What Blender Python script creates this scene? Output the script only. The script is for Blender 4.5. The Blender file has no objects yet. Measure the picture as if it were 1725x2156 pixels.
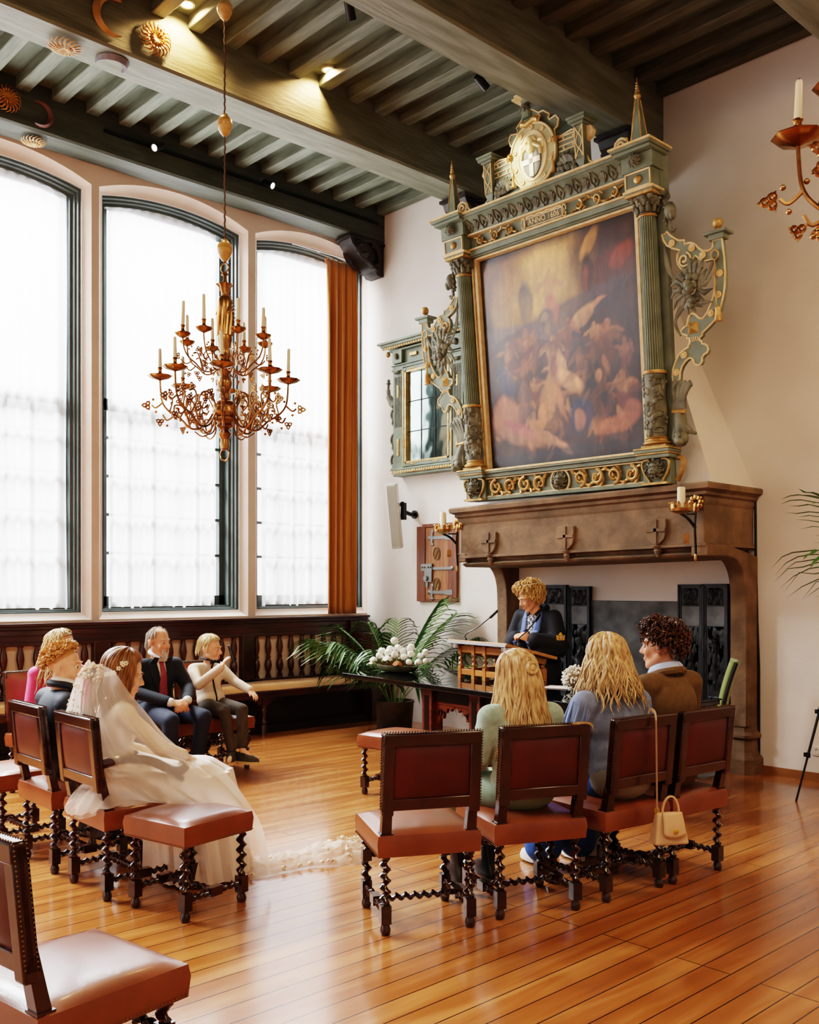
import bpy, bmesh, math, random
from mathutils import Vector, Matrix, noise
R = random.Random(7)
PI = math.pi
scene = bpy.context.scene
COL = scene.collection
def lin(h):
    h = h.lstrip('#'); o = []
    for i in (0, 2, 4):
        c = int(h[i:i+2], 16)/255
        o.append(c/12.92 if c <= .04045 else ((c+.055)/1.055)**2.4)
    return (*o, 1)
# ---------------------------------------------------------------- materials
def mat(name, col, rough=.5, metal=0, col2=None, scale=8, stretch=(1,1,1), bump=0, bscale=None, detail=4, coat=0, spec=.5, sheen=0, emit=0, contrast=(.35,.65), alpha=1):
    m = bpy.data.materials.new(name); m.use_nodes = True
    nt = m.node_tree; b = nt.nodes['Principled BSDF']
    b.inputs['Base Color'].default_value = lin(col)
    b.inputs['Roughness'].default_value = rough
    b.inputs['Metallic'].default_value = metal
    b.inputs['Specular IOR Level'].default_value = spec
    b.inputs['Coat Weight'].default_value = coat
    b.inputs['Coat Roughness'].default_value = .12
    b.inputs['Sheen Weight'].default_value = sheen
    if alpha < 1: b.inputs['Alpha'].default_value = alpha
    if emit:
        b.inputs['Emission Color'].default_value = lin(col); b.inputs['Emission Strength'].default_value = emit
    if col2 or bump:
        tc = nt.nodes.new('ShaderNodeTexCoord'); mp = nt.nodes.new('ShaderNodeMapping')
        mp.inputs['Scale'].default_value = stretch
        nt.links.new(tc.outputs['Object'], mp.inputs['Vector'])
        n = nt.nodes.new('ShaderNodeTexNoise'); n.inputs['Scale'].default_value = scale; n.inputs['Detail'].default_value = detail
        nt.links.new(mp.outputs[0], n.inputs['Vector'])
        if col2:
            r = nt.nodes.new('ShaderNodeValToRGB')
            r.color_ramp.elements[0].position = contrast[0]; r.color_ramp.elements[1].position = contrast[1]
            r.color_ramp.elements[0].color = lin(col); r.color_ramp.elements[1].color = lin(col2)
            nt.links.new(n.outputs['Fac'], r.inputs[0]); nt.links.new(r.outputs[0], b.inputs['Base Color'])
        if bump:
            bn = n
            if bscale:
                bn = nt.nodes.new('ShaderNodeTexNoise'); bn.inputs['Scale'].default_value = bscale; bn.inputs['Detail'].default_value = detail
                nt.links.new(mp.outputs[0], bn.inputs['Vector'])
            bp = nt.nodes.new('ShaderNodeBump'); bp.inputs['Strength'].default_value = bump; bp.inputs['Distance'].default_value = .02
            nt.links.new(bn.outputs['Fac'], bp.inputs['Height']); nt.links.new(bp.outputs[0], b.inputs['Normal'])
    return m
def vcol_mat(name, rough=.4, spec=.5, coat=0, bump=0, bscale=60, stretch=(1,1,1)):
    m = mat(name, '#808080', rough, spec=spec, coat=coat, bump=bump, scale=bscale, stretch=stretch)
    nt = m.node_tree; a = nt.nodes.new('ShaderNodeAttribute'); a.attribute_name = 'Col'
    nt.links.new(a.outputs['Color'], nt.nodes['Principled BSDF'].inputs['Base Color'])
    return m
# ---------------------------------------------------------------- mesh builder
class G:
    def __init__(s): s.v = []; s.f = []; s.T = None
    def add(s, vs, fs):
        n = len(s.v)
        s.v += [tuple(s.T @ Vector(p)) for p in vs] if s.T else [tuple(p) for p in vs]
        s.f += [tuple(i+n for i in f) for f in fs]; return s
    def box(s, x0, x1, y0, y1, z0, z1):
        return s.add([(x0,y0,z0),(x1,y0,z0),(x1,y1,z0),(x0,y1,z0),(x0,y0,z1),(x1,y0,z1),(x1,y1,z1),(x0,y1,z1)],
                     [(0,3,2,1),(4,5,6,7),(0,1,5,4),(1,2,6,5),(2,3,7,6),(3,0,4,7)])
    def cbox(s, c, d, rz=0, M=None):
        M = M or Matrix.Rotation(rz, 3, 'Z'); c = Vector(c)
        vs = [c + M @ Vector((a*d[0]/2, b*d[1]/2, e*d[2]/2)) for e in (-1,1) for a,b in ((-1,-1),(1,-1),(1,1),(-1,1))]
        return s.add(vs, [(0,3,2,1),(4,5,6,7),(0,1,5,4),(1,2,6,5),(2,3,7,6),(3,0,4,7)])
    def taper(s, pts0, pts1):      # two quads joined
        n = len(pts0)
        return s.add(list(pts0)+list(pts1), [tuple(range(n))[::-1], tuple(range(n,2*n))]+[(i,(i+1)%n,n+(i+1)%n,n+i) for i in range(n)])
    def grid(s, fn, nu, nv, cu=False, cv=False):
        vs = [fn(i/nu, j/nv) for j in range(nv + (0 if cv else 1)) for i in range(nu + (0 if cu else 1))]
        w = nu + (0 if cu else 1); h = nv + (0 if cv else 1)
        fs = [(j*w+i, j*w+(i+1)%w, ((j+1)%h)*w+(i+1)%w, ((j+1)%h)*w+i) for j in range(nv) for i in range(nu)]
        return s.add(vs, fs)
    def lathe(s, prof, seg=16, o=(0,0,0), M=None, cap=True, lobes=0, lamp=0):
        o = Vector(o); vs = []; n = len(prof)
        for r, z in prof:
            for k in range(seg):
                a = 2*PI*k/seg; rr = r*(1+lamp*math.cos(lobes*a)) if lobes else r
                p = Vector((rr*math.cos(a), rr*math.sin(a), z)); vs.append(o + (M @ p if M else p))
        fs = [(j*seg+k, j*seg+(k+1)%seg, (j+1)*seg+(k+1)%seg, (j+1)*seg+k) for j in range(n-1) for k in range(seg)]
        if cap: fs += [tuple(range(seg))[::-1], tuple(range((n-1)*seg, n*seg))]
        return s.add(vs, fs)
    def tube(s, pts, r, seg=6, closed=False, cap=True, flat=1, up=None):
        pts = [Vector(p) for p in pts]; n = len(pts); vs = []
        rs = r if isinstance(r, (list, tuple)) else [r]*n
        side = None
        for i, p in enumerate(pts):
            t = (pts[(i+1) % n] if closed or i < n-1 else p) - (pts[i-1] if closed or i else p)
            if t.length < 1e-9: t = Vector((0,0,1))
            t.normalize()
            if up is not None: side = t.cross(Vector(up))
            elif side is None: side = t.cross(Vector((0,0,1)) if abs(t.z) < .9 else Vector((1,0,0)))
            else: side = side - t*side.dot(t)
            if side.length < 1e-6: side = t.orthogonal()
            side.normalize(); q = side.cross(t)
            for k in range(seg):
                a = 2*PI*k/seg; vs.append(p + side*(rs[i]*math.cos(a)) + q*(rs[i]*flat*math.sin(a)))
        m = n if closed else n-1
        fs = [(i*seg+k, i*seg+(k+1)%seg, ((i+1)%n)*seg+(k+1)%seg, ((i+1)%n)*seg+k) for i in range(m) for k in range(seg)]
        if cap and not closed: fs += [tuple(range(seg))[::-1], tuple(range((n-1)*seg, n*seg))]
        return s.add(vs, fs)
    def ball(s, c, r, seg=12, rings=8, M=None):
        c = Vector(c); r = r if isinstance(r, (tuple, list)) else (r,r,r)
        def fn(a, b):
            t = PI*b; p = Vector((r[0]*math.sin(t)*math.cos(2*PI*a), r[1]*math.sin(t)*math.sin(2*PI*a), -r[2]*math.cos(t)))
            return c + (M @ p if M else p)
        vs = [fn(0,0)] + [fn(i/seg, j/rings) for j in range(1, rings) for i in range(seg)] + [fn(0,1)]
        e = len(vs)-1
        fs = [(0, 1+(i+1)%seg, 1+i) for i in range(seg)]
        fs += [(1+j*seg+i, 1+j*seg+(i+1)%seg, 1+(j+1)*seg+(i+1)%seg, 1+(j+1)*seg+i) for j in range(rings-2) for i in range(seg)]
        fs += [(e, 1+(rings-2)*seg+i, 1+(rings-2)*seg+(i+1)%seg) for i in range(seg)]
        return s.add(vs, fs)
    def prism(s, poly, fn, a, b):   # poly of 2-D points, fn(u,v,w)->xyz, from depth a to depth b
        n = len(poly)
        return s.add([fn(u,v,a) for u,v in poly]+[fn(u,v,b) for u,v in poly],
                     [tuple(range(n))[::-1], tuple(range(n,2*n))]+[(i,(i+1)%n,n+(i+1)%n,n+i) for i in range(n)])
    def capsule(s, a, b, ra, rb, seg=12, k=None, fl=1):
        a = Vector(a); b = Vector(b); d = b-a; L = d.length
        M = d.to_track_quat('Z', 'Y').to_matrix() if L > 1e-6 else Matrix.Identity(3)
        pr = []
        for i in range(1, 6): t = PI/2*(i/5); pr.append((ra*math.sin(t), -ra*math.cos(t)))
        for i in range(0, 5): t = PI/2*(i/5); pr.append((rb*math.cos(t), L+rb*math.sin(t)))
        pr = [(max(r, 1e-4), z) for r, z in pr]
        return s.lathe(pr, seg, a, M @ Matrix.Diagonal((1, fl, 1)))
    def obj(s, name, m=None, parent=None, smooth=True, bevel=0, sub=0, bseg=2, mods=None, loc=None):
        me = bpy.data.meshes.new(name); me.from_pydata(s.v, [], s.f)
        bm = bmesh.new(); bm.from_mesh(me); bmesh.ops.recalc_face_normals(bm, faces=bm.faces[:]); bm.to_mesh(me); bm.free()
        if smooth:
            me.shade_smooth()
            try: me.set_sharp_from_angle(angle=math.radians(38))
            except Exception: pass
        o = bpy.data.objects.new(name, me); COL.objects.link(o)
        if m: me.materials.append(m)
        if parent: o.parent = parent
        if loc: o.location = loc
        if bevel:
            b = o.modifiers.new('b', 'BEVEL'); b.width = bevel; b.segments = bseg; b.limit_method = 'ANGLE'; b.angle_limit = .6
        if sub:
            b = o.modifiers.new('s', 'SUBSURF'); b.levels = sub; b.render_levels = sub
        return o
def tag(o, label, cat, group=None, kind=None):
    if label: o['label'] = label
    if cat: o['category'] = cat
    if group: o['group'] = group
    if kind: o['kind'] = kind
    return o
def thing(name, label, cat, loc=(0,0,0), rz=0, group=None):
    o = bpy.data.objects.new(name, None); COL.objects.link(o); o.empty_display_size = .1
    o.location = loc; o.rotation_euler = (0,0,rz)
    return tag(o, label, cat, group)
def struct(o):
    o['kind'] = 'structure'; return o
def dup(root, loc=None, rz=None, label=None, group=None, drop=()):
    r = root.copy(); COL.objects.link(r)
    if loc is not None: r.location = loc
    if rz is not None: r.rotation_euler = (0,0,rz)
    if label: r['label'] = label
    if group: r['group'] = group
    for ch in list(root.children):
        if ch.name.split('.')[0] in drop: continue
        c = ch.copy(); COL.objects.link(c); c.parent = r
        for g in list(ch.children):
            d = g.copy(); COL.objects.link(d); d.parent = c
    return r
def freeze(o):      # apply the modifiers of one mesh object
    dg = bpy.context.evaluated_depsgraph_get(); dg.update()
    me = bpy.data.meshes.new_from_object(o.evaluated_get(dg)); o.modifiers.clear(); o.data = me; return o
def remesh(g, name, m, parent, vox=.012, sm=4, mt=None):
    o = g.obj(name, m, parent); r = o.modifiers.new('r', 'REMESH'); r.mode = 'VOXEL'; r.voxel_size = vox
    if sm:
        k = o.modifiers.new('k', 'SMOOTH'); k.factor = .5; k.iterations = sm
    freeze(o); o.data.shade_smooth()
    if m and not o.data.materials: o.data.materials.append(m)
    return o
def vcolor(o, fn):
    a = o.data.color_attributes.new('Col', 'FLOAT_COLOR', 'POINT')
    for i, v in enumerate(o.data.vertices): a.data[i].color = (*fn(v.co)[:3], 1)
def arc(c, r, a0, a1, n, ax=(0,1)):
    return [(c[0]+r*math.cos(a0+(a1-a0)*i/n), c[1]+r*math.sin(a0+(a1-a0)*i/n)) for i in range(n+1)]
def smoothpath(pts, n=6, closed=False):   # Catmull-Rom
    pts = [Vector(p) for p in pts]; out = []; N = len(pts)
    for i in range(N if closed else N-1):
        p0 = pts[i-1] if closed or i else pts[0]; p1 = pts[i]; p2 = pts[(i+1) % N]; p3 = pts[(i+2) % N] if closed or i < N-2 else pts[-1]
        for k in range(n):
            t = k/n
            out.append(.5*((2*p1)+(p2-p0)*t+(2*p0-5*p1+4*p2-p3)*t*t+(3*p1-p0-3*p2+p3)*t**3))
    if not closed: out.append(pts[-1])
    return out
def lerp(a, b, t): return a+(b-a)*t

def area(name, loc, target, sx, sy, power, col=(1,1,1), spread=PI):
    l = bpy.data.lights.new(name, 'AREA'); l.shape = 'RECTANGLE'; l.size = sx; l.size_y = sy; l.energy = power; l.color = col; l.spread = spread
    o = bpy.data.objects.new(name, l); COL.objects.link(o); o.location = loc
    o.rotation_euler = (Vector(target)-Vector(loc)).to_track_quat('-Z','Y').to_euler(); return o
def spot(name, loc, target, power, angle, col=(1,.82,.6), blend=.5, size=.04):
    l = bpy.data.lights.new(name, 'SPOT'); l.energy = power; l.spot_size = math.radians(angle); l.spot_blend = blend; l.color = col; l.shadow_soft_size = size
    o = bpy.data.objects.new(name, l); COL.objects.link(o); o.location = loc
    o.rotation_euler = (Vector(target)-Vector(loc)).to_track_quat('-Z','Y').to_euler(); return o
M = {}
M['wall'] = mat('plaster', '#e5dfd9', .8, col2='#dcd4cb', scale=1.5, bump=.08, bscale=30)
M['wallw'] = mat('plaster_cream', '#e2d0c3', .8, col2='#d8c3b4', scale=2, bump=.05, bscale=30)
M['ceil'] = mat('ceiling_paint', '#626a59', .7, col2='#4f5646', scale=2.5, stretch=(1,6,1), bump=.1, bscale=20)
M['joist'] = mat('joist_paint', '#757b6d', .65, col2='#5c6152', scale=3, stretch=(1,8,8), bump=.1)
M['beam'] = mat('beam_paint', '#7d8070', .6, col2='#646552', scale=2.2, stretch=(6,.8,6), bump=.25, bscale=7)
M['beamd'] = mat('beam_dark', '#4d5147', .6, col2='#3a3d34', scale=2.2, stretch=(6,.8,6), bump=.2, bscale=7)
M['frame'] = mat('window_paint', '#47514f', .4, col2='#3d4644', scale=4)
M['dark'] = mat('dark_oak', '#38180f', .32, col2='#220d08', scale=5, stretch=(1,1,.25), coat=.3)
M['oakred'] = mat('bench_oak', '#4a1e14', .3, col2='#2c100b', scale=5, stretch=(4,.4,1), coat=.3)
M['leg'] = mat('chair_oak', '#3a150c', .22, col2='#1f0a06', scale=6, coat=.5)
M['leather'] = mat('tan_leather', '#88492a', .3, col2='#743b1f', scale=5, bump=.06, bscale=220, spec=.55, coat=.15)
M['leatherb'] = mat('brown_leather', '#54190e', .4, col2='#45130b', scale=5, bump=.06, bscale=200)
M['brass_nail'] = mat('nail_brass', '#5a4028', .45, .8)
M['brass'] = mat('brass', '#b98a5a', .3, 1, col2='#8a6038', scale=12)
M['brassd'] = mat('old_brass', '#c4945a', .25, 1, col2='#946638', scale=9)
M['gilt'] = mat('gilding', '#c9a66a', .42, .4, col2='#9c7640', scale=14)
M['giltp'] = mat('gilt_paint', '#e6cfa3', .55, 0, col2='#d3b480', scale=14)
M['green'] = mat('frame_green', '#788371', .5, col2='#636d5b', scale=6)
M['greend'] = mat('carved_green', '#7f806d', .55, col2='#4f5041', scale=10)
M['stone'] = mat('sandstone', '#866b52', .85, col2='#62503d', scale=4, bump=.35, bscale=22, detail=8)
M['stoned'] = mat('sandstone_pale', '#7c6148', .85, col2='#5c4632', scale=5, bump=.4, bscale=22, detail=8)
M['iron'] = mat('cast_iron', '#202224', .42, .4, col2='#34373a', scale=7, bump=.15, bscale=40)
M['ironp'] = mat('iron_plate', '#6a6d6f', .6, .15, col2='#3c3f42', scale=5, bump=.1, bscale=20, detail=8)
M['black'] = mat('black_metal', '#101214', .35, .3)
M['wax'] = mat('candle_wax', '#efe2c4', .5, spec=.4)
M['white'] = mat('white_plastic', '#d8d4cc', .5)
M['cord'] = mat('rope', '#5d4632', .8)
M['wood_ball'] = mat('pale_wood', '#d2a765', .3, col2='#b98a48', scale=5, stretch=(1,1,6), coat=.4)
M['velvet'] = mat('orange_velvet', '#d2873a', .75, col2='#bd7330', scale=3, stretch=(6,6,.3), sheen=.6)
M['cushion'] = mat('mustard_cloth', '#a8701f', .85, col2='#94601c', scale=4, sheen=.3)
M['lectern'] = mat('lectern_oak', '#b9793c', .35, col2='#9a5d29', scale=5, stretch=(.4,4,4), coat=.2)
M['table'] = mat('table_oak', '#6a2f18', .35, col2='#43190d', scale=5, stretch=(.4,4,4), coat=.2)
M['glass_black'] = mat('black_glass', '#07090a', .03, spec=.9)
M['leaf'] = mat('palm_leaf', '#4d7335', .38, col2='#365528', scale=6, spec=.4)
M['leaf2'] = mat('palm_leaf_pale', '#6b8a4a', .38, col2='#4a6a35', scale=6, spec=.4)
M['petal'] = mat('white_petal', '#efece0', .7, sheen=.3)
M['soil'] = mat('dried_stems', '#7a5a34', .9, col2='#58401f', scale=30)
M['pot'] = mat('zinc_pot', '#54493d', .6, .3, col2='#38302a', scale=5)
M['bowl'] = mat('mossy_bowl', '#6d6a4a', .8, col2='#4c4a34', scale=10, bump=.3)
M['safe_oak'] = mat('safe_oak', '#7e4526', .5, col2='#5c2e17', scale=5, stretch=(5,5,.5), bump=.1)
M['olive'] = mat('olive_upholstery', '#7d8a4a', .8, sheen=.3)
M['gold'] = mat('gold_thread', '#d9a83c', .5, .3)
M['mirror'] = mat('old_mirror', '#a9bdb8', .06, 1)
M['lamp_glow'] = mat('lamp_glow', '#ffe2b0', .5, emit=25)
# floor planks run along Y
m = mat('floor_planks', '#b06a2e', .24, coat=.5, spec=.6); nt = m.node_tree; b = nt.nodes['Principled BSDF']; L = nt.links.new
tc = nt.nodes.new('ShaderNodeTexCoord'); mp = nt.nodes.new('ShaderNodeMapping'); mp.inputs['Rotation'].default_value = (0,0,PI/2)
L(tc.outputs['Object'], mp.inputs['Vector'])
br = nt.nodes.new('ShaderNodeTexBrick'); br.inputs['Scale'].default_value = 1
for k, v in (('Brick Width', 4.2), ('Row Height', .128), ('Mortar Size', .0035), ('Mortar Smooth', .2), ('Bias', 0)): br.inputs[k].default_value = v
br.offset = .37; br.offset_frequency = 3
br.inputs['Color1'].default_value = (0,0,0,1); br.inputs['Color2'].default_value = (1,1,1,1); br.inputs['Mortar'].default_value = (.5,.5,.5,1)
L(mp.outputs[0], br.inputs['Vector'])
ml = nt.nodes.new('ShaderNodeMapping'); ml.inputs['Scale'].default_value = (3.5, .35, 1); L(tc.outputs['Object'], ml.inputs['Vector'])
ns = nt.nodes.new('ShaderNodeTexNoise'); ns.inputs['Scale'].default_value = 3; ns.inputs['Detail'].default_value = 7; ns.inputs['Distortion'].default_value = .5; L(ml.outputs[0], ns.inputs['Vector'])
nl = nt.nodes.new('ShaderNodeTexNoise'); nl.inputs['Scale'].default_value = .9; nl.inputs['Detail'].default_value = 2; L(tc.outputs['Object'], nl.inputs['Vector'])
ad = nt.nodes.new('ShaderNodeMath'); ad.operation = 'MULTIPLY_ADD'; ad.inputs[1].default_value = .2; L(br.outputs['Color'], ad.inputs[0]); L(ns.outputs['Fac'], ad.inputs[2])
ad2 = nt.nodes.new('ShaderNodeMath'); ad2.operation = 'MULTIPLY_ADD'; ad2.inputs[1].default_value = .25; L(nl.outputs['Fac'], ad2.inputs[0]); L(ad.outputs[0], ad2.inputs[2])
rp = nt.nodes.new('ShaderNodeValToRGB'); e = rp.color_ramp.elements
e[0].position = .3; e[0].color = lin('#844a20'); e[1].position = 1.2; e[1].color = lin('#c0824a')
n3 = rp.color_ramp.elements.new(.72); n3.color = lin('#a36230'); L(ad2.outputs[0], rp.inputs[0])
mx = nt.nodes.new('ShaderNodeMix'); mx.data_type = 'RGBA'; mx.inputs['B'].default_value = lin('#3a1a0a')
L(br.outputs['Fac'], mx.inputs['Factor']); L(rp.outputs[0], mx.inputs['A']); L(mx.outputs['Result'], b.inputs['Base Color'])
rr = nt.nodes.new('ShaderNodeMapRange'); rr.inputs['To Min'].default_value = .16; rr.inputs['To Max'].default_value = .30; L(ns.outputs['Fac'], rr.inputs['Value']); L(rr.outputs[0], b.inputs['Roughness'])
bp = nt.nodes.new('ShaderNodeBump'); bp.inputs['Strength'].default_value = .35; bp.inputs['Distance'].default_value = .004; bp.invert = True
L(br.outputs['Fac'], bp.inputs['Height']); L(bp.outputs[0], b.inputs['Normal'])
M['floor'] = m
# sheer curtain cloth
def sheer(name, tr, col, gath=0):
    m = bpy.data.materials.new(name); m.use_nodes = True; nt = m.node_tree; nt.nodes.clear(); L = nt.links.new
    o = nt.nodes.new('ShaderNodeOutputMaterial'); a = nt.nodes.new('ShaderNodeBsdfTransparent'); t = nt.nodes.new('ShaderNodeBsdfTranslucent'); d = nt.nodes.new('ShaderNodeBsdfDiffuse')
    t.inputs[0].default_value = lin(col); d.inputs[0].default_value = lin(col)
    m1 = nt.nodes.new('ShaderNodeMixShader'); m1.inputs[0].default_value = .45; L(t.outputs[0], m1.inputs[1]); L(d.outputs[0], m1.inputs[2])
    m2 = nt.nodes.new('ShaderNodeMixShader'); m2.inputs[0].default_value = tr; L(m1.outputs[0], m2.inputs[1]); L(a.outputs[0], m2.inputs[2]); L(m2.outputs[0], o.inputs[0])
    return m
M['sheer'] = sheer('sheer_voile', .28, '#f4f2f0')
M['train'] = sheer('train_tulle', .38, '#fbf0e2')
M['veil'] = sheer('veil_tulle', .6, '#fbf2e6')
m = bpy.data.materials.new('window_glass'); m.use_nodes = True; nt = m.node_tree; nt.nodes.clear()
o_ = nt.nodes.new('ShaderNodeOutputMaterial'); a_ = nt.nodes.new('ShaderNodeBsdfTransparent'); g_ = nt.nodes.new('ShaderNodeBsdfGlossy'); g_.inputs['Roughness'].default_value = .05
x_ = nt.nodes.new('ShaderNodeMixShader'); x_.inputs[0].default_value = .06; nt.links.new(a_.outputs[0], x_.inputs[1]); nt.links.new(g_.outputs[0], x_.inputs[2]); nt.links.new(x_.outputs[0], o_.inputs[0])
M['glass'] = m
# ================================================================ room shell
struct(G().box(0,11.5,-11.5,0,-.1,0).obj('floor', M['floor'], smooth=False))
struct(G().box(-.5,11.5,0,.4,0,6.6).obj('wall_fireplace', M['wall'], smooth=False))
struct(G().box(11.5,11.8,-11.5,.4,0,6.6).obj('wall_right', M['wall'], smooth=False)); struct(G().box(-.5,11.8,-11.8,-11.5,0,6.6).obj('wall_back', M['wall'], smooth=False))
WIN = [(-10.85,-9.22), (-9.0,-7.37), (-7.15,-5.52), (-5.32,-3.69), (-3.47,-1.838), (-1.60,-.012)]
Z0, Z1, RISE = 1.345, 5.58, .10
def arch(y0, y1, z1, rise, n=14):
    w = (y1-y0)/2; r = (w*w+rise*rise)/(2*rise); c = (y0+y1)/2; a = math.asin(w/r)
    return [(c+r*math.sin(-a+2*a*i/n), z1-r+rise+r*math.cos(-a+2*a*i/n)) for i in range(n+1)]
g = G(); S = .07
f_in = lambda y, z, x: (x, y, z)
edges = [-11.5]
for y0, y1 in WIN: edges += [y0-S, min(y1+S, 0)]
edges.append(0)
for i in range(0, len(edges), 2):
    if edges[i+1]-edges[i] > .001: g.box(-.5,.08,edges[i],edges[i+1],0,6.6)
for y0, y1 in WIN:
    ye = min(y1+S, 0)
    g.box(-.5,.08,y0-S,ye,0,Z0-S)
    o = arch(y0-S, y1+S, Z1+.04, .18); o = [(min(a,ye),b) for a,b in o]
    g.prism([(y0-S,6.6)]+o+[(ye,6.6)], f_in, -.5, .08)
struct(g.obj('wall_windows', M['wallw'], smooth=False))
# splayed reveals round every window
for k, (y0, y1) in enumerate(WIN):
    g = G(); a = [(y0,Z0)]+arch(y0,y1,Z1,RISE)+[(y1,Z0)]; ye = min(y1+S,-.001)
    b = [(y0-S,Z0-S)]+[(min(p,ye),q) for p,q in arch(y0-S,y1+S,Z1+.04,.18)]+[(ye,Z0-S)]
    n = len(a); pr = [(0,0),(.3,.012),(.62,.03),(1,.075)]
    rings = []
    for t, x in pr: rings.append([(x+.003, lerp(p[0],q[0],t), lerp(p[1],q[1],t)) for p, q in zip(a, b)])
    vs = [p for r in rings for p in r]
    g.add(vs, [(j*n+i, j*n+(i+1)%n, (j+1)*n+(i+1)%n, (j+1)*n+i) for j in range(3) for i in range(n)])
    struct(g.obj('trim_%d' % (k+1), M['wallw']))
# ceiling: boards, joists, beams
struct(G().box(-.5,11.5,-11.5,.4,6.255,6.5).obj('ceiling', M['ceil'], smooth=False))
BE = [(.08,.41,5.82), (1.93,2.31,5.755), (3.95,4.33,5.75), (6.06,6.46,5.75), (8.15,8.55,5.75)]
for k, (x0, x1, z) in enumerate(BE):
    g = G()
    def bf(u, v, x0=x0, x1=x1, z=z, k=k):
        y = lerp(-11.5, 0, v); a = [(x0,6.27),(x0,z+.02),(x0+.02,z),(x1-.02,z),(x1,z+.02),(x1,6.27)][min(int(u*5+.01),5)]
        return (a[0]+.012*noise.noise((y*.5,k*7,u*5)), y, a[1]+(.018*noise.noise((y*.4,k*5,9)) if u*5 < 4.9 and u > .1 else 0))
    g.grid(bf, 5, 46)
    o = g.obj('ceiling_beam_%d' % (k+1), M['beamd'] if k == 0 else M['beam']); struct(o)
JD = mat('joist_shaded', '#5d5a48', .7, col2='#454233', scale=3, stretch=(1,8,8))  # same joist paint, darkened: shade of the right-hand bays put into the colour
for i in range(31):
    y = -.02-.335*i
    if y < -10.4: break
    w = .125 if i else .11
    for (xa, xb) in ((.41,1.93),(2.31,3.95),(4.33,6.06),(6.46,8.15)):
        if xa > 5 and y < -5.5: continue
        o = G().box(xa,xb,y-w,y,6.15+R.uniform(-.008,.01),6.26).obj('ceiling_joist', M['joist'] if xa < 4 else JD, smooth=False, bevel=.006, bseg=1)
        struct(o)
struct(G().box(5.3,11.5,-.018,0,0,.07).box(5.3,11.5,-.028,0,0,.02).obj('baseboard_fireplace', mat('baseboard_oak','#8a5a2c',.5), smooth=False))
# ================================================================ windows
def window(k, y0, y1):
    a = [(y0,Z0)]+arch(y0,y1,Z1,RISE)+[(y1,Z0)]
    c = (y0+y1)/2; fw = .075
    def inset(d): return [(y0+d,Z0+d*.7)]+[(c+(p-c)*(1-2*d/(y1-y0)), q-d) for p, q in a[1:-1]]+[(y1-d,Z0+d*.7)]
    root = bpy.data.objects.new('window_%d' % k, None); COL.objects.link(root); root.location = (0,c,Z0); struct(root)
    root.rotation_euler = (0,0,0); off = Vector((0,-c,-Z0))
    g = G(); g.T = Matrix.Translation(off); prof = [(0,0),(0,-.02),(.018,-.028),(.022,-.06),(.04,-.068),(.045,-.1),(.07,-.108),(.075,-.22)]
    rings = [[(x, p, q) for p, q in inset(d)] for d, x in prof]; n = len(a)
    g.add([p for r in rings for p in r], [(j*n+i, j*n+(i+1)%n, (j+1)*n+(i+1)%n, (j+1)*n+i) for j in range(len(prof)-1) for i in range(n)])
    g.obj('window_frame', M['frame'], root)
    g = G(); g.T = Matrix.Translation(off)
    g.prism([(y0+.07,5.56)]+[(c+(p-c)*.94, q-.01) for p, q in a[1:-1]]+[(y1-.07,5.56)], f_in, -.2, -.17)
    g.box(-.24,-.19,y0+.07,y1-.07,3.44,3.56); g.box(-.26,-.19,y0+.07,y0+.14,Z0+.05,5.6); g.box(-.26,-.19,y1-.14,y1-.07,Z0+.05,5.6); g.box(-.26,-.19,y0+.07,y1-.07,Z0+.03,Z0+.16)
    g.obj('window_sash', M['frame'], root, smooth=False)
    g = G(); g.T = Matrix.Translation(off)
    nb = 5; w = (y1-y0-.28)/nb
    for i in range(1, nb): g.box(-.22,-.185,y0+.14+w*i-.017,y0+.14+w*i+.017,Z0+.1,3.5)
    for i in range(1, 5): g.box(-.22,-.185,y0+.1,y1-.1,Z0+.21+.4*i-.015,Z0+.21+.4*i+.015)
    for i in range(0): g.box(-.235,-.215,y0+.1,y1-.1,3.5+.42*i-.006,3.5+.42*i+.006)
    g.obj('glazing_bars', M['frame'], root, smooth=False)
    g = G(); g.T = Matrix.Translation(off); g.box(-.228,-.222,y0+.1,y1-.1,Z0+.05,5.6); g.obj('window_pane', M['glass'], root, smooth=False)
for k, (y0, y1) in enumerate(WIN): window(k+1, y0, y1)
# net curtains: one per window
SH = [None,None,None,(-5.25,-3.785,'a'),(-3.351,-2.071,'b'),(-1.455,-.10,'c')]
LB = ['far window out of frame','nearest of the three tall windows','middle of the three tall windows','window beside the orange curtain']
for k, q_ in enumerate(SH):
    if q_ is None: continue
    y0, y1, _ = q_; k -= 2
    def sf(u, v, y0=y0, y1=y1, k=k):
        y = lerp(y0, y1, u); edge = max(0, 1-min(u,1-u)*9)
        am = .010+.022*v*(.3+edge)
        x = -.125+am*math.sin(y*52+1.3*math.sin(y*9+k)+.6*math.sin(v*3+k)) + .012*math.sin(y*11+k*2)*(v)
        return (x, y+.008*math.sin(v*7+y*20)*edge, lerp(5.612,1.368,v)+.006*math.sin(y*30)*v)
    o = G().grid(sf, 150, 26).obj('sheer_curtain', M['sheer'])
    tag(o, 'white sheer net curtain hanging in the '+LB[k], 'curtain', 'net curtains')
    g = G().tube([(-.125,y0,5.612),(-.125,y1,5.612)], .006, 6)
    for i in range(9): g.tube([(-.125,lerp(y0,y1,(i+.5)/9),5.6),(-.125,lerp(y0,y1,(i+.5)/9),5.64)], .004, 4)
    g.obj('curtain_heading', M['white'], o)
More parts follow.
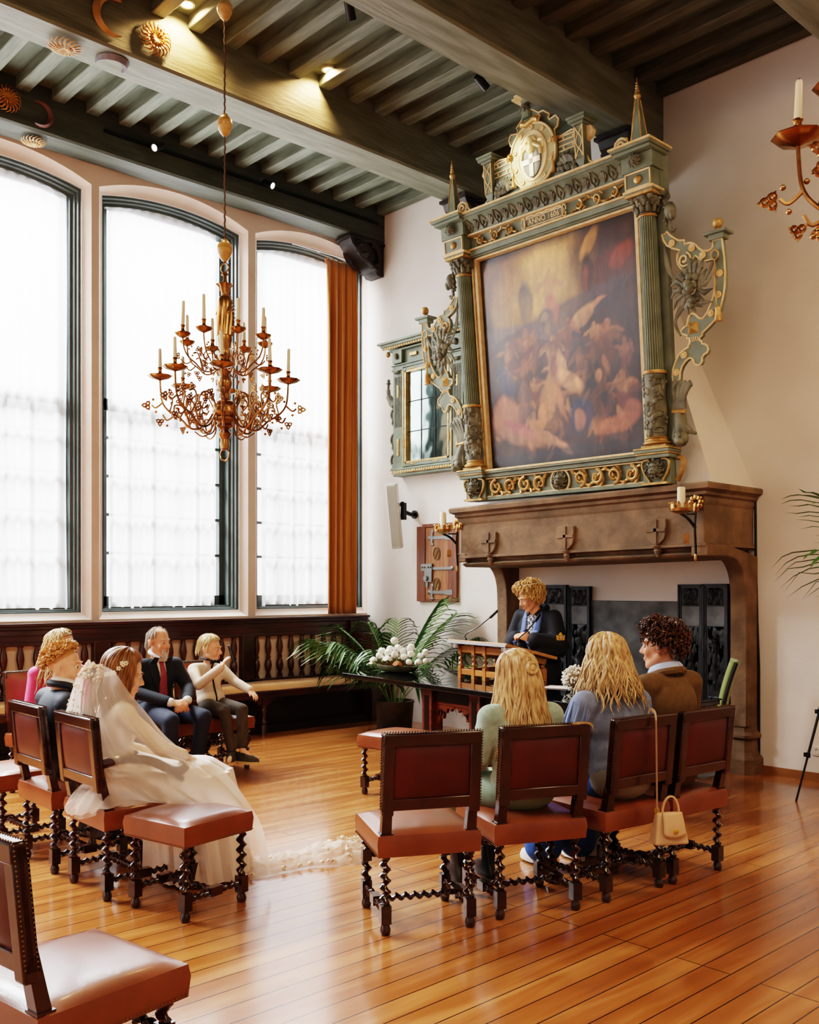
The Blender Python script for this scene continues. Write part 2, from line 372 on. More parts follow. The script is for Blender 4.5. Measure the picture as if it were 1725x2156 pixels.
# orange curtain
def cf(u, v):
    y = lerp(-.66,-.20,u)+(.02-.045*v)*math.sin(PI*u)*.3
    if u > .5: y += -.03*v*(u-.5)
    f = .05*math.sin(u*2*PI*4.2+.5*math.sin(v*2.1))+.02*math.sin(u*2*PI*9+v)
    f *= (.35+.65*min(1,v*6)) ; f += .035*math.exp(-((u-.55)/.08)**2)*-1*v
    return (.10+f*.75, y-.02*v*u, lerp(5.56,1.275,v))
o = G().grid(cf, 110, 40).obj('velvet_curtain', M['velvet']); o.modifiers.new('s','SOLIDIFY').thickness = .006
tag(o, 'long orange velvet curtain gathered at the corner of the window wall', 'curtain')
g = G()
for i in range(6): g.tube([(.085,-.64+.085*i,5.575),(.085,-.62+.085*i,5.575)], .012, 6)
g.box(.07,.08,-.66,-.2,5.5,5.57); g.obj('curtain_tape', M['velvet'], o)
g = G().tube([(.06,-1.1,5.64),(.06,-.05,5.64)], .008, 6)
for y in (-1.08,-.7,-.12): g.tube([(.06,y,5.64),(-.02,y,5.665)], .007, 6)
tag(g.obj('curtain_rail', M['white']), 'thin white curtain rail above the orange velvet curtain', 'curtain rail')
# ================================================================ bench with balustrade
b = thing('wall_bench', 'long dark oak bench with turned baluster back along the window wall', 'bench', (.08,-3,0))
def bg(): g = G(); g.T = Matrix.Translation((-.08,3,0)); return g
g = bg(); g.box(.082,.16,-9,-.05,1.19,1.225); g.box(.082,.20,-9,-.05,1.225,1.255); g.box(.082,.145,-9,-.05,1.05,1.19); g.box(.082,.165,-9,-.05,1.04,1.075); g.box(.082,.152,-9,-.05,1.13,1.145)
g.obj('top_rail', M['oakred'], b, bevel=.006)
g = bg(); g.box(.082,.17,-9,-.05,.50,.56); g.obj('bottom_rail', M['oakred'], b, bevel=.005)
for y in (-1.815,-3.55,-5.25):
    bg().box(.084,.17,y-.08,y+.08,.5,1.06).obj('post', M['oakred'], b, bevel=.006)
bp_ = [(.034,0),(.034,.03),(.02,.035),(.03,.05),(.02,.065),(.034,.10),(.042,.15),(.034,.2),(.02,.225),(.03,.235),(.03,.25),(.02,.26),(.03,.3),(.038,.35),(.033,.4),(.022,.45),(.02,.465),(.03,.47),(.03,.485),(.022,.49)]
bp_ = [(r,.56+z) for r, z in bp_]
ys = [-.40-.16*i for i in range(9) if abs(-.40-.16*i+1.815) > .1]+[-1.98-.158*i for i in range(10)]+[-3.71-.158*i for i in range(9)]
ys = [y for y in ys if min(abs(y+1.815),abs(y+3.55),abs(y+5.25)) > .1]
pm = None
for y in ys:
    if pm is None:
        g = G(); g.lathe(bp_, 12, (0,0,0)); o = g.obj('baluster', M['oakred'], b); pm = o
    else: o = pm.copy(); COL.objects.link(o)
    o.location = (.118-.08, y+3, 0)
g = bg(); g.box(.082,.63,-9,-.36,.40,.475); g.box(.082,.64,-9,-.36,.45,.478); g.obj('seat_board', M['oakred'], b, bevel=.006)
def cu(u, v):
    y = lerp(-8.9,-.42,u); x = lerp(.17,.63,v); e = min(v,1-v)*2
    return (x, y, .482+.062*min(1,(min(v,1-v)*7))**.5+.006*noise.noise((y*3,x*6,0)))
g = bg(); g.grid(cu, 120, 14); g.box(.18,.62,-8.9,-.42,.476,.486); g.obj('cushion', M['cushion'], b)
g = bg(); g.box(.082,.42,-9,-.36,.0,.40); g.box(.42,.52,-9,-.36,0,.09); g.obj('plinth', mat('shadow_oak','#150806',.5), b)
g = bg(); g.box(.082,.60,-.36,-.05,0,1.05); g.box(.082,.2,-.36,-.05,1.05,1.19); g.obj('end_panel', M['oakred'], b, bevel=.008)
lp = [(.035,0),(.035,.1),(.03,.11),(.04,.125),(.03,.14),(.022,.2),(.03,.24),(.035,.27),(.028,.29),(.036,.3),(.036,.32)]
for y in (-1.9,-3.6,-5.3):
    g = bg(); g.lathe(lp, 12, (.585,y,.0)); g.box(.555,.62,y-.035,y+.035,.32,.40)
    l = g.obj('leg', M['oakred'], b)
    g = bg()
    for s in (-1,1):
        pl = [(0,.40),(.15,.40),(.14,.375),(.11,.385),(.09,.36),(.06,.365),(.05,.33),(.02,.335),(0,.30)]
        g.prism([(y+s*(.035+p), q) for p, q in pl], f_in, .58, .60)
    g.obj('scroll_bracket', M['oakred'], l)
# ================================================================ fireplace
fp = thing('fireplace', 'large sandstone fireplace with carved shields on its mantel', 'fireplace', (3.85,-.45,0))
FT = Matrix.Translation((-3.85,.45,0))
SH_ = Matrix(((1,0,0,0),(0,1,0,0),(.0162,0,1,-.0162*5.3),(0,0,0,1)))
def fg(sh=True): g = G(); g.T = FT @ SH_ if sh else FT; return g
def band(g, x0, x1, yf, prof):       # moulding that returns on both ends; prof (out, z)
    n = len(prof); vs = []
    for d, z in prof: vs += [(x0-d,-.0,z),(x0-d,yf-d,z),(x1+d,yf-d,z),(x1+d,0,z)]
    fs = [(j*4+i,j*4+i+1,(j+1)*4+i+1,(j+1)*4+i) for j in range(n-1) for i in range(3)]+[(0,3,2,1),tuple((n-1)*4+i for i in range(4))]
    return g.add(vs, fs)
g = fg(); band(g, 2.50, 5.22, -.82, [(0,2.27),(.02,2.30),(.02,2.335),(.045,2.35),(.045,2.375),(.085,2.395),(.09,2.43),(.08,2.445)]); g.obj('mantel_shelf', M['stone'], fp)
g = fg(); band(g, 2.50, 5.22, -.82, [(0,1.945),(0,2.275)]); g.obj('mantel_frieze', M['stone'], fp)
g = fg(); band(g, 2.53, 5.20, -.79, [(-.01,1.845),(.0,1.85),(.02,1.875),(.01,1.885),(-.04,1.90),(-.02,1.925),(.045,1.935),(.045,1.955),(.03,1.962)]); g.obj('mantel_moulding', M['stone'], fp)
for k, x in enumerate((2.90,3.84,4.79)):
    g = fg(); o = [(-.095,2.175),(.095,2.175),(.095,2.06),(.08,2.01),(.045,1.975),(0,1.955),(-.045,1.975),(-.08,2.01),(-.095,2.06)]
    g.prism([(x+a*1.02,b) for a,b in o], lambda u,v,w: (u,w,v), -.85, -.81)
    s_ = g.obj('stone_shield', M['stone'], fp, bevel=.006)
    g = fg(); g.box(x-.014,x+.014,-.862,-.845,1.975,2.175); g.box(x-.095,x+.095,-.862,-.845,2.072,2.098); g.obj('shield_cross', M['stone'], s_)
    g = fg(); g.lathe([(.012,1.86),(.02,1.885),(.035,1.91),(.028,1.925),(.05,1.95),(.05,1.96)], 10, (x,-.815,0)); g.obj('corbel_drop', M['stone'], fp)
cv = [(-.83,1.85)]+[(-.62,1.852),(-.45,1.845),(-.34,1.815),(-.26,1.74),(-.215,1.63),(-.2,1.5),(-.195,1.2)]
cv = [tuple(p)[:2] for p in smoothpath([(a,b,0) for a,b in cv], 4)]
for nm, x0, x1 in (('right_jamb',5.11,5.265),('left_jamb',2.43,2.575)):
    g = fg(False); pl = cv+[(-.195,.4),(0,.4),(0,1.86),(-.5,1.95),(-.83,1.94)]
    g.prism(pl, lambda u,v,w: (w,u,v), x0, x1); s_ = g.obj('jamb', M['stoned'], fp, bevel=.012)
    g = fg(False); c = ((x0+x1)/2,-.1)
    for hw, z0, z1, hw2 in ((.125,0,.13,.125),(.125,.13,.155,.115),(.105,.155,.19,.095),(.092,.19,.30,.086),(.1,.30,.315,.112),(.112,.315,.335,.112),(.112,.335,.365,.09),(.09,.365,.41,.085)):
        q = lambda h, z: [(c[0]+h*a, c[1]+h*b, z) for a, b in ((-1,-.55),(-.55,-1),(.55,-1),(1,-.55),(1,.8),(-1,.8))]
        g.taper(q(hw,z0), q(hw2,z1))
    g.obj('jamb_base', M['stoned'], fp)
# chimney hood, tapering into the wall
zt = 5.3; k = .457*(zt-2.44); hy = -.70+.215*(zt-2.44)
g = fg(False); g.taper([(2.47,0,2.40),(2.47,-.70,2.40),(5.235,-.70,2.43),(5.235,0,2.43)], [(2.43+k,.02,zt),(2.43+k,hy,zt),(5.285-k,hy,zt),(5.285-k,.02,zt)])
g.obj('chimney_hood', M['wall'], fp, smooth=False)
struct(G().box(2.58,5.1,-.62,0,0,.008).obj('floor_hearth', mat('hearth_tile','#8f8a82',.5,col2='#6b6660',scale=9), smooth=False))
tag(G().tube([(5.245,-.012,2.38),(5.25,-.014,1.9),(5.262,-.012,1.3),(5.278,-.012,.9),(5.28,-.014,.08)], .011, 6).obj('cable', M['black']), 'black cable running down the wall beside the fireplace', 'cable')
# cast iron plates on the fireback
def relief(x, z, w, h, s):
    f = lambda a, b: noise.noise((a*s+x*9, b*s, x*3+z))+.5*noise.noise((a*s*2.1, b*s*2.1, x*7+z))
    return f
PL = [(2.969,3.255,1.622),(3.265,3.53,1.607),(4.518,4.765,1.624),(4.777,5.02,1.628)]
PLB = ['outermost on the left of the fireback','second from the left in the hearth','just right of the plain fireback','nearest the right stone jamb']
for k, (x0, x1, zt) in enumerate(PL):
    yb = -.035 if k in (1,2) else -.05
    t = thing('iron_panel', 'tall black cast iron relief panel, '+PLB[k], 'fireback panel', ((x0+x1)/2,yb,.008), group='cast iron relief panels in the hearth')
    T = Matrix.Translation((-(x0+x1)/2,-yb,-.008))
    g = G(); g.T = T; g.box(x0,x1,yb-.012,yb+.02,.009,zt)
    for d in (0,.016):
        for a in ((x0+d,x0+d+.012,.01,zt-d),(x1-d-.012,x1-d,.01,zt-d),(x0+d,x1-d,zt-d-.012,zt-d)): g.box(a[0],a[1],yb-.03+d*.6,yb,a[2],a[3])
    g.obj('plate', M['iron'], t)
    def fig(z0, z1, kind):
        xa, xb = x0+.045, x1-.045
        def rf(u, v):
            a = (u-.5)*2; b = v; m = math.cos(PI*(u-.5))**.5*min(1,min(v,1-v)*8) if 0 < u < 1 and 0 < v < 1 else 0
            if kind: 
                body = max(0,1-(a/(.35+.3*math.sin(b*4+k)+.25*(1-b)))**2) if b < .82 else 0
                hd = max(0,1-(a/.28)**2-((b-.88)/.09)**2)
                h = .45*body+.8*hd**.5+.35*(.5+.5*math.sin(a*9+b*14+k))*body
            else: h = .5+.5*math.sin(a*7+k)*math.sin(b*8+k)
            h += .45*noise.noise((a*3.4+k*3, b*(10 if kind else 4), k*5.+z0))
            return (lerp(xa,xb,u), yb-.012-.028*max(0,h)*m, lerp(z0,z1,v))
        g = G(); g.T = T; g.grid(rf, 26, 60 if kind else 22); return g
    fig(zt-.19, zt-.035, 0).obj('relief_ornament', M['iron'], t)
    fig(zt-.95, zt-.38, 1).obj('relief_figure', M['iron'], t)
    g = G(); g.T = T; g.box(x0+.035,x1-.035,yb-.014,yb,zt-.375,zt-.2); g.obj('blank_field', M['ironp'], t)
    fig(.25, zt-1.0, 0).obj('relief_ornament', M['iron'], t)
tag(G().box(3.52,4.512,-.03,-.004,.009,1.468).obj('fireback', M['ironp'], bevel=.004), 'plain grey iron fireback plate between the relief panels', 'fireback')
# ================================================================ overmantel
O = Vector((3.802,-.812,2.45))
UV = Matrix(((1,0,.0,0),(.0,0,-1,0),(0,1,0,0),(0,0,0,1)))
UV[0][1] = .028; UV[1][1] = -.126
om = thing('overmantel', 'carved green and gilt overmantel frame leaning above the fireplace, dated 1606', 'overmantel', O)
def og(): g = G(); g.T = UV.copy(); return g
xyz = lambda u, v, w: (u, v, w)
# frame carcass
g = og()
for s in (-1, 1): g.box(*sorted((s*.905,s*1.165)),.27,2.36,-.06,-.005)
g.box(-1.165,1.165,2.29,2.62,-.08,.05); g.box(-1.13,1.13,0,.27,-.06,.03); g.box(-.9,.9,.25,2.31,-.075,-.055)
g.obj('frame_body', M['green'], om, smooth=False)
for s in (-1, 1):
    g = og(); g.box(*sorted((s*.885,s*.915)),.285,2.29,-.04,.012); g.box(*sorted((s*.93,s*.945)),.285,2.29,-.01,.02); g.obj('gilt_fillet', M['giltp'], om, smooth=False)
g = og(); g.box(-.885,.885,2.272,2.29,-.04,.02); g.obj('gilt_fillet', M['giltp'], om, smooth=False)
# base: plinth mouldings
def ob(name, m, boxes, par=om, bevel=.004):
    g = og()
    for b in boxes: g.box(*b)
    return g.obj(name, m, par, smooth=False, bevel=bevel)
ob('base_moulding', M['green'], [(-.9,.9,.215,.25,.03,.075),(-.9,.9,.0,.03,.03,.06),(-.9,.9,.25,.268,.03,.1)])
ob('base_fillet', M['giltp'], [(-.9,.9,.268,.288,-.02,.105),(-.9,.9,.03,.042,.03,.055),(-.9,.9,.2,.212,.03,.06)])
for s in (-1, 1):
    c = s*1.03
    p = ob('pedestal', M['green'], [(c-.13,c+.13,0,.22,0,.075),(c-.155,c+.155,.215,.245,-.05,.13),(c-.165,c+.165,.26,.285,-.05,.15)])
    ob('pedestal_fillet', M['gilt'], [(c-.16,c+.16,.245,.262,-.05,.14),(c-.17,c+.17,.285,.3,-.05,.155),(c-.12,c+.12,.3,.325,-.04,.11)], p)
    g = og(); cw = .04
    cx = lambda r, z: (r, z)
    Mz = Matrix.Rotation(-PI/2, 3, 'X')   # lathe axis along v
    def col(prof, seg=24, lobes=0, amp=0): 
        g = og(); g.lathe([(r, z) for r, z in prof], seg, (c,0,cw), Mz, lobes=lobes, lamp=amp); return g
    cl = col([(.1,.325),(.115,.335),(.115,.35),(.095,.362),(.092,.37),(.1,.38),(.088,.392)]).obj('column_base', M['gilt'], p)
    dr = col([(.086,.39),(.09,.6),(.088,.905)]).obj('carved_drum', M['greend'], om)
    col([(.098,.9),(.1,.912),(.098,.925)]).obj('drum_ring', M['gilt'], dr)
    g = og()
    for k in range(60):
        v = R.uniform(.41,.88); a = R.uniform(-1.9,1.9); r = R.uniform(.012,.026)
        if k < 9: v = .6+.03*R.uniform(-2,2); a = R.uniform(-.6,.6); r = .026
        g.ball((c+.088*math.sin(a), v, cw+.088*math.cos(a)), (r,r*R.uniform(.8,1.8),r*.7), 8, 6)
    for k in range(7):
        v = .44+.065*k; a = (-1)**k*.8
        pts = [(c+.094*math.sin(a+.5*math.cos(t)), v+.035*math.sin(t)*(1-t/9), cw+.094*math.cos(a+.5*math.cos(t))) for t in [i*.6 for i in range(12)]]
        g.tube(pts, .007, 5)
    g.obj('drum_carving', M['greend'], dr)
    g = og(); vs = []; n = 96
    for z in (.92, 2.15):
        rr = .078 if z < 1 else .07
        for k in range(n): a = 2*PI*k/n; r = rr*(1-.11*max(0,math.sin(24*a))**.6); vs.append((c+r*math.sin(a), z, cw+r*math.cos(a)))
    g.add(vs, [(k,(k+1)%n,n+(k+1)%n,n+k) for k in range(n)]); fs_ = g.obj('fluted_shaft', M['green'], om)
    col([(.078,2.14),(.082,2.15),(.078,2.16)]).obj('shaft_ring', M['gilt'], fs_)
    ca = col([(.068,2.15),(.075,2.2),(.1,2.27),(.105,2.29)]).obj('capital', M['greend'], om)
    g = og()
    for ring, (v0, n_, r0) in enumerate(((2.17,10,.078),(2.215,10,.09))):
        for k in range(n_):
            a = 2*PI*(k+.5*ring)/n_
            pts = [(c+(r0+d)*math.sin(a), v0+h, cw+(r0+d)*math.cos(a)) for d, h in ((0,0),(.004,.025),(.018,.05),(.035,.055),(.038,.043))]
            g.tube(pts, [.018,.02,.017,.012,.007], 6)
    for a in (PI/4,-PI/4,3*PI/4,-3*PI/4):
        ctr = (c+.115*math.sin(a), 2.275, cw+.115*math.cos(a)); g.ball(ctr, .026, 10, 6)
    g.obj('acanthus_leaves', M['greend'], ca)
    ob('abacus', M['gilt'], [(c-.125,c+.125,2.292,2.315,-.05,.165)], ca)
    # entablature block over the column
    e = ob('entablature_block', M['green'], [(c-.13,c+.13,2.315,2.48,0,.16),(c-.145,c+.145,2.48,2.60,0,.17)])
    ob('block_fillet', M['giltp'], [(c-.14,c+.14,2.325,2.343,0,.172),(c-.12,c-.108,2.345,2.475,.15,.168),(c+.108,c+.12,2.345,2.475,.15,.168),(c-.12,c+.12,2.462,2.475,.15,.168),(c-.12,c+.12,2.345,2.357,.15,.168)], e, 0)
    g = og(); g.ball((c,2.41,.165),(.035,.035,.02),14,8); g.obj('rosette', M['gilt'], e)
    ob('block_cornice', M['green'], [(c-.17,c+.17,2.60,2.625,-.02,.24),(c-.185,c+.185,2.625,2.645,-.04,.265)], e)
    ob('cornice_fillet', M['giltp'], [(c-.195,c+.195,2.645,2.66,-.05,.28)], e, 0)
    # obelisk finial
    b0 = [(c-.07,2.66,.05),(c+.07,2.66,.05),(c+.07,2.66,.17),(c-.07,2.66,.17)]
    g = og(); g.taper(b0, [(c-.06,2.70,.055),(c+.06,2.70,.055),(c+.06,2.70,.165),(c-.06,2.70,.165)])
    lo = lambda h, v: [(c-h,v,.11-h),(c+h,v,.11-h),(c+h,v,.11+h),(c-h,v,.11+h)]
    g.taper(lo(.05,2.70), lo(.014,3.03)); ok = g.obj('obelisk', M['green'], om, smooth=False)
    g = og()
    for a, b_ in ((-1,-1),(1,-1),(1,1),(-1,1)): g.tube([(c+.05*a,2.70,.11+.05*b_),(c+.014*a,3.03,.11+.014*b_)], .006, 5)
    g.obj('obelisk_edge', M['gilt'], ok)
    col2 = og(); col2.lathe([(.008,3.03),(.02,3.035),(.03,3.06),(.02,3.085),(.01,3.09),(.02,3.1),(.012,3.11),(.016,3.12),(.009,3.13),(.013,3.14),(.007,3.15),(.01,3.16),(.004,3.17),(.003,3.2)], 10, (c,0,.11), Mz); col2.obj('finial', M['gilt'], ok)
# friezes
ob('entablature', M['green'], [(-.9,.9,2.30,2.345,.05,.075),(-.9,.9,2.49,2.50,.05,.1)])
ob('entablature_fillet', M['giltp'], [(-.9,.9,2.345,2.36,.05,.09),(-.9,.9,2.475,2.488,.05,.105)], om, 0)
g = og(); g.grid(lambda u, v: (lerp(-.9,.9,u), 2.488+.125*v, .09+.10*v-.03*math.sin(PI*v)), 4, 8); cb = g.obj('cornice_cyma', M['green'], om)
ob('cornice_top', M['green'], [(-.9,.9,2.61,2.635,-.02,.2)]); ob('cornice_fillet', M['giltp'], [(-.9,.9,2.635,2.652,-.03,.215)], om, 0)
g = og()
for i in range(20):
    c = -.855+.09*i; f = lambda v: .09+.10*v-.03*math.sin(PI*v)+.006
    if i % 2 == 0:
        for s in (-1,1): g.tube([(c+s*(.008+.03*math.sin(PI*t)), 2.505+.09*t, f(.14+.72*t)) for t in [k/8 for k in range(9)]], .008, 5)
        g.ball((c,2.55,f(.5)),(.012,.03,.012),8,6)
    else:
        for a in (-.8,-.4,0,.4,.8): g.tube([(c,2.51,f(.15)),(c+.05*math.sin(a),2.51+.075*math.cos(a),f(.15+.6*math.cos(a)))], [.007,.013], 6)
g.obj('leaf_moulding', M['greend'], om)
def spiral(g, c, r0, s, flip, w, th=.016, turns=1.6, a0=PI):
    pts = []; rs = []; n = 30
    for i in range(n+1):
        t = i/n; a = a0+s*2*PI*turns*t; r = r0*(1-.86*t)
        pts.append((c[0]+r*math.cos(a), c[1]+flip*r*math.sin(a), w+.012*math.sin(t*6))); rs.append(th*(1-.45*t))
    g.tube(pts, rs, 7); g.ball((c[0],c[1],w+.01), r0*.24, 8, 6)
    for k in range(5):
        a = a0+s*(.6+k*1.15); r = r0*(1-.1*k)
        p = (c[0]+r*math.cos(a), c[1]+flip*r*math.sin(a), w)
        q = (c[0]+r*1.28*math.cos(a+s*.35), c[1]+flip*r*1.28*math.sin(a+s*.35), w-.005)
        g.tube([p,q], [th*.9,th*.35], 6)
def rinceau(u0, u1, vc, amp, n, w, name, sgn=1):
    g = og(); L_ = (u1-u0)/n
    pts = []
    for i in range(n*10+1):
        u = lerp(u0,u1,i/(n*10)); pts.append((u, vc+amp*.75*math.cos(PI*(u-u0)/L_)*sgn, w-.004))
    g.tube(pts, amp*.17, 7)
    for i in range(n):
        f = -sgn if i % 2 else sgn
        spiral(g, (u0+L_*(i+.5), vc), amp*.84, 1 if u1 > u0 else -1, f, w, amp*.21, 1.5, PI*.5 if u1 > u0 else PI*.5)
        for d in (-.35,.35):
            x = u0+L_*(i+.5+d); g.tube([(x,vc-f*amp*.5,w),(x+L_*.12,vc-f*amp*.95,w+.008),(x+L_*.02,vc-f*amp*.7,w)], [.007,amp*.24,.007], 6)
    g.obj(name, M['gilt'], om)
rinceau(-.86,-.14,.118,.082,4,.05,'scroll_frieze'); rinceau(.86,.14,.118,.082,4,.05,'scroll_frieze')
rinceau(-.84,-.30,2.415,.05,3,.075,'scroll_frieze'); rinceau(.84,.30,2.415,.05,3,.075,'scroll_frieze')
# date cartouche
g = og(); g.prism(arc((-.19,2.415),.035,PI/2,3*PI/2,10)+arc((.19,2.415),.035,-PI/2,PI/2,10), xyz, .05, .072); ct = g.obj('date_cartouche', M['greend'], om)
g = og()
for s in (-1,1):
    g.tube([(s*.23+.02*s*math.cos(t),2.415+.05*math.sin(t),.08) for t in [i*.4 for i in range(16)]], .007, 6)
    g.tube([(s*.05*i,2.415+.047+.008*(i%2),.075) for i in range(5)], .008, 5); g.tube([(s*.05*i,2.415-.05-.006*(i%2),.075) for i in range(5)], .007, 5)
g.tube([(p[0],p[1],.075) for p in arc((-.19,2.415),.037,PI/2,3*PI/2,10)+arc((.19,2.415),.037,-PI/2,PI/2,10)], .005, 5, closed=True)
g.obj('cartouche_strapwork', M['giltp'], ct)
def text_mesh(s, size, ext, name, m, parent, T, sx=1):
    c = bpy.data.curves.new('t', 'FONT'); c.body = s; c.size = size; c.extrude = ext; c.align_x = 'CENTER'; c.align_y = 'CENTER'; c.resolution_u = 3
    o = bpy.data.objects.new('t', c); COL.objects.link(o); dg = bpy.context.evaluated_depsgraph_get(); dg.update()
    me = bpy.data.meshes.new_from_object(o.evaluated_get(dg)); bpy.data.objects.remove(o)
    me.transform(T @ Matrix.Diagonal((sx,1,1,1))); o = bpy.data.objects.new(name, me); COL.objects.link(o); me.materials.clear(); me.materials.append(m); o.parent = parent; return o
text_mesh('ANNO 1606', .066, .004, 'date_lettering', M['giltp'], ct, UV @ Matrix.Translation((0,2.415,.074)), 1.0)
# lion masks
def mask(c, w, s, m, par, name='lion_mask', mane=True):
    g = og(); x, v = c
    g.ball((x,v,w),(s*.62,s*.75,s*.5),14,10); g.ball((x,v-s*.3,w+s*.38),(s*.34,s*.26,s*.28),10,8); g.ball((x,v-s*.16,w+s*.6),(s*.14,s*.1,s*.12),8,6)
    g.ball((x,v-s*.62,w+s*.25),(s*.28,s*.14,s*.22),8,6)
    for q in (-1,1):
        g.ball((x+q*s*.26,v+s*.12,w+s*.42),(s*.13,s*.1,s*.1),8,6); g.tube([(x+q*s*.08,v+s*.2,w+s*.48),(x+q*s*.28,v+s*.32,w+s*.46),(x+q*s*.45,v+s*.2,w+s*.3)], s*.08, 6)
        g.tube([(x,v-s*.32,w+s*.62),(x+q*s*.2,v-s*.42,w+s*.58),(x+q*s*.34,v-s*.34,w+s*.42)], s*.05, 6)
    if mane:
        for k in range(22):
            a = 2*PI*k/22+.1; r = s*(.72+.16*(k%2)); p = (x+r*math.cos(a),v+r*1.02*math.sin(a),w+s*.1*(k%3))
            g.tube([(x+.75*r*math.cos(a),v+.75*r*math.sin(a),w+s*.3),p,(x+1.15*r*math.cos(a+.25),v+1.15*r*math.sin(a+.25),w)], [s*.09,s*.12,s*.05], 6)
    return g.obj(name, m, par)
mask((0,.12),.06,.085,M['greend'],om)
g = og(); g.tube([(.105*math.cos(t),.12+.105*math.sin(t),.045) for t in [i*2*PI/28 for i in range(28)]], .01, 6, closed=True); g.obj('mask_wreath', M['giltp'], om)
for s in (-1,1):
    c = s*1.03
    mask((c,.125),.11,.09,M['greend'],om); mask((c,2.545),.2,.055,M['greend'],om)
    g = og()
    for q in (-1,1):
        sp = [(.06,.21),(.115,.2),(.13,.16),(.11,.1),(.075,.05),(.06,.02)]
        g.tube([(c+q*a,b,.09) for a,b in smoothpath([(a,b,0) for a,b in sp],4) for b in [b]] if False else [(c+q*p[0],p[1],.09) for p in smoothpath([(a,b,0) for a,b in sp],4)], .011, 6)
    g.box(c-.12,c+.12,.0,.018,.06,.125); g.obj('console_scroll', M['gilt'], om)
    g = og(); pts = [(s*1.165+s*d, v, -.02) for d, v in ((0,.22),(.05,.215),(.065,.18),(.05,.12),(.02,.07),(.0,.03))]
    g.tube(smoothpath(pts,4), [.02]*21, 6, flat=1.6); g.obj('side_scroll', M['gilt'], om)
# ---- side wings, traced once and mirrored
W_TOP = [(1.146,1.988),(1.172,1.984),(1.189,2.001),(1.223,1.962),(1.267,1.924),(1.298,1.905),(1.342,1.896),(1.344,1.863),(1.366,1.866),(1.398,1.863),(1.435,1.843),(1.47,1.802),(1.5,1.776),(1.537,1.764),(1.567,1.767),(1.587,1.789),(1.589,1.83),(1.664,1.83)]
W_OUT = [(1.678,1.676),(1.68,1.569),(1.673,1.475),(1.655,1.393),(1.627,1.312),(1.588,1.244),(1.524,1.196),(1.468,1.16),(1.464,1.14),(1.442,1.128),(1.441,1.104),(1.455,1.101),(1.461,1.079),(1.482,1.072),(1.505,1.056),(1.514,1.024),(1.499,.999),(1.475,.991),(1.456,.969),(1.455,.942),(1.437,.92),(1.408,.919),(1.385,.938),(1.379,.964),(1.365,.981),(1.344,.985),(1.308,.966),(1.277,.934),(1.257,.893),(1.251,.83)]
W_IN = [(1.188,.83),(1.187,.866),(1.197,.928),(1.222,.98),(1.26,1.03),(1.298,1.055),(1.341,1.069),(1.342,1.085),(1.357,1.101),(1.355,1.138),(1.33,1.143),(1.335,1.163),(1.286,1.188),(1.28,1.209),(1.304,1.227),(1.337,1.238),(1.348,1.28),(1.363,1.316),(1.392,1.324),(1.419,1.305),(1.443,1.278),(1.477,1.266),(1.516,1.302),(1.549,1.355),(1.583,1.429),(1.596,1.508),(1.599,1.642),(1.59,1.70)]
W_ARM = [(1.552,1.696),(1.503,1.699),(1.473,1.72),(1.437,1.756),(1.414,1.739),(1.406,1.703),(1.383,1.67),(1.344,1.665),(1.307,1.685),(1.283,1.721),(1.272,1.762),(1.28,1.805),(1.304,1.829),(1.238,1.859),(1.187,1.894),(1.157,1.94)]
OUT = W_TOP+W_OUT+W_IN+W_ARM
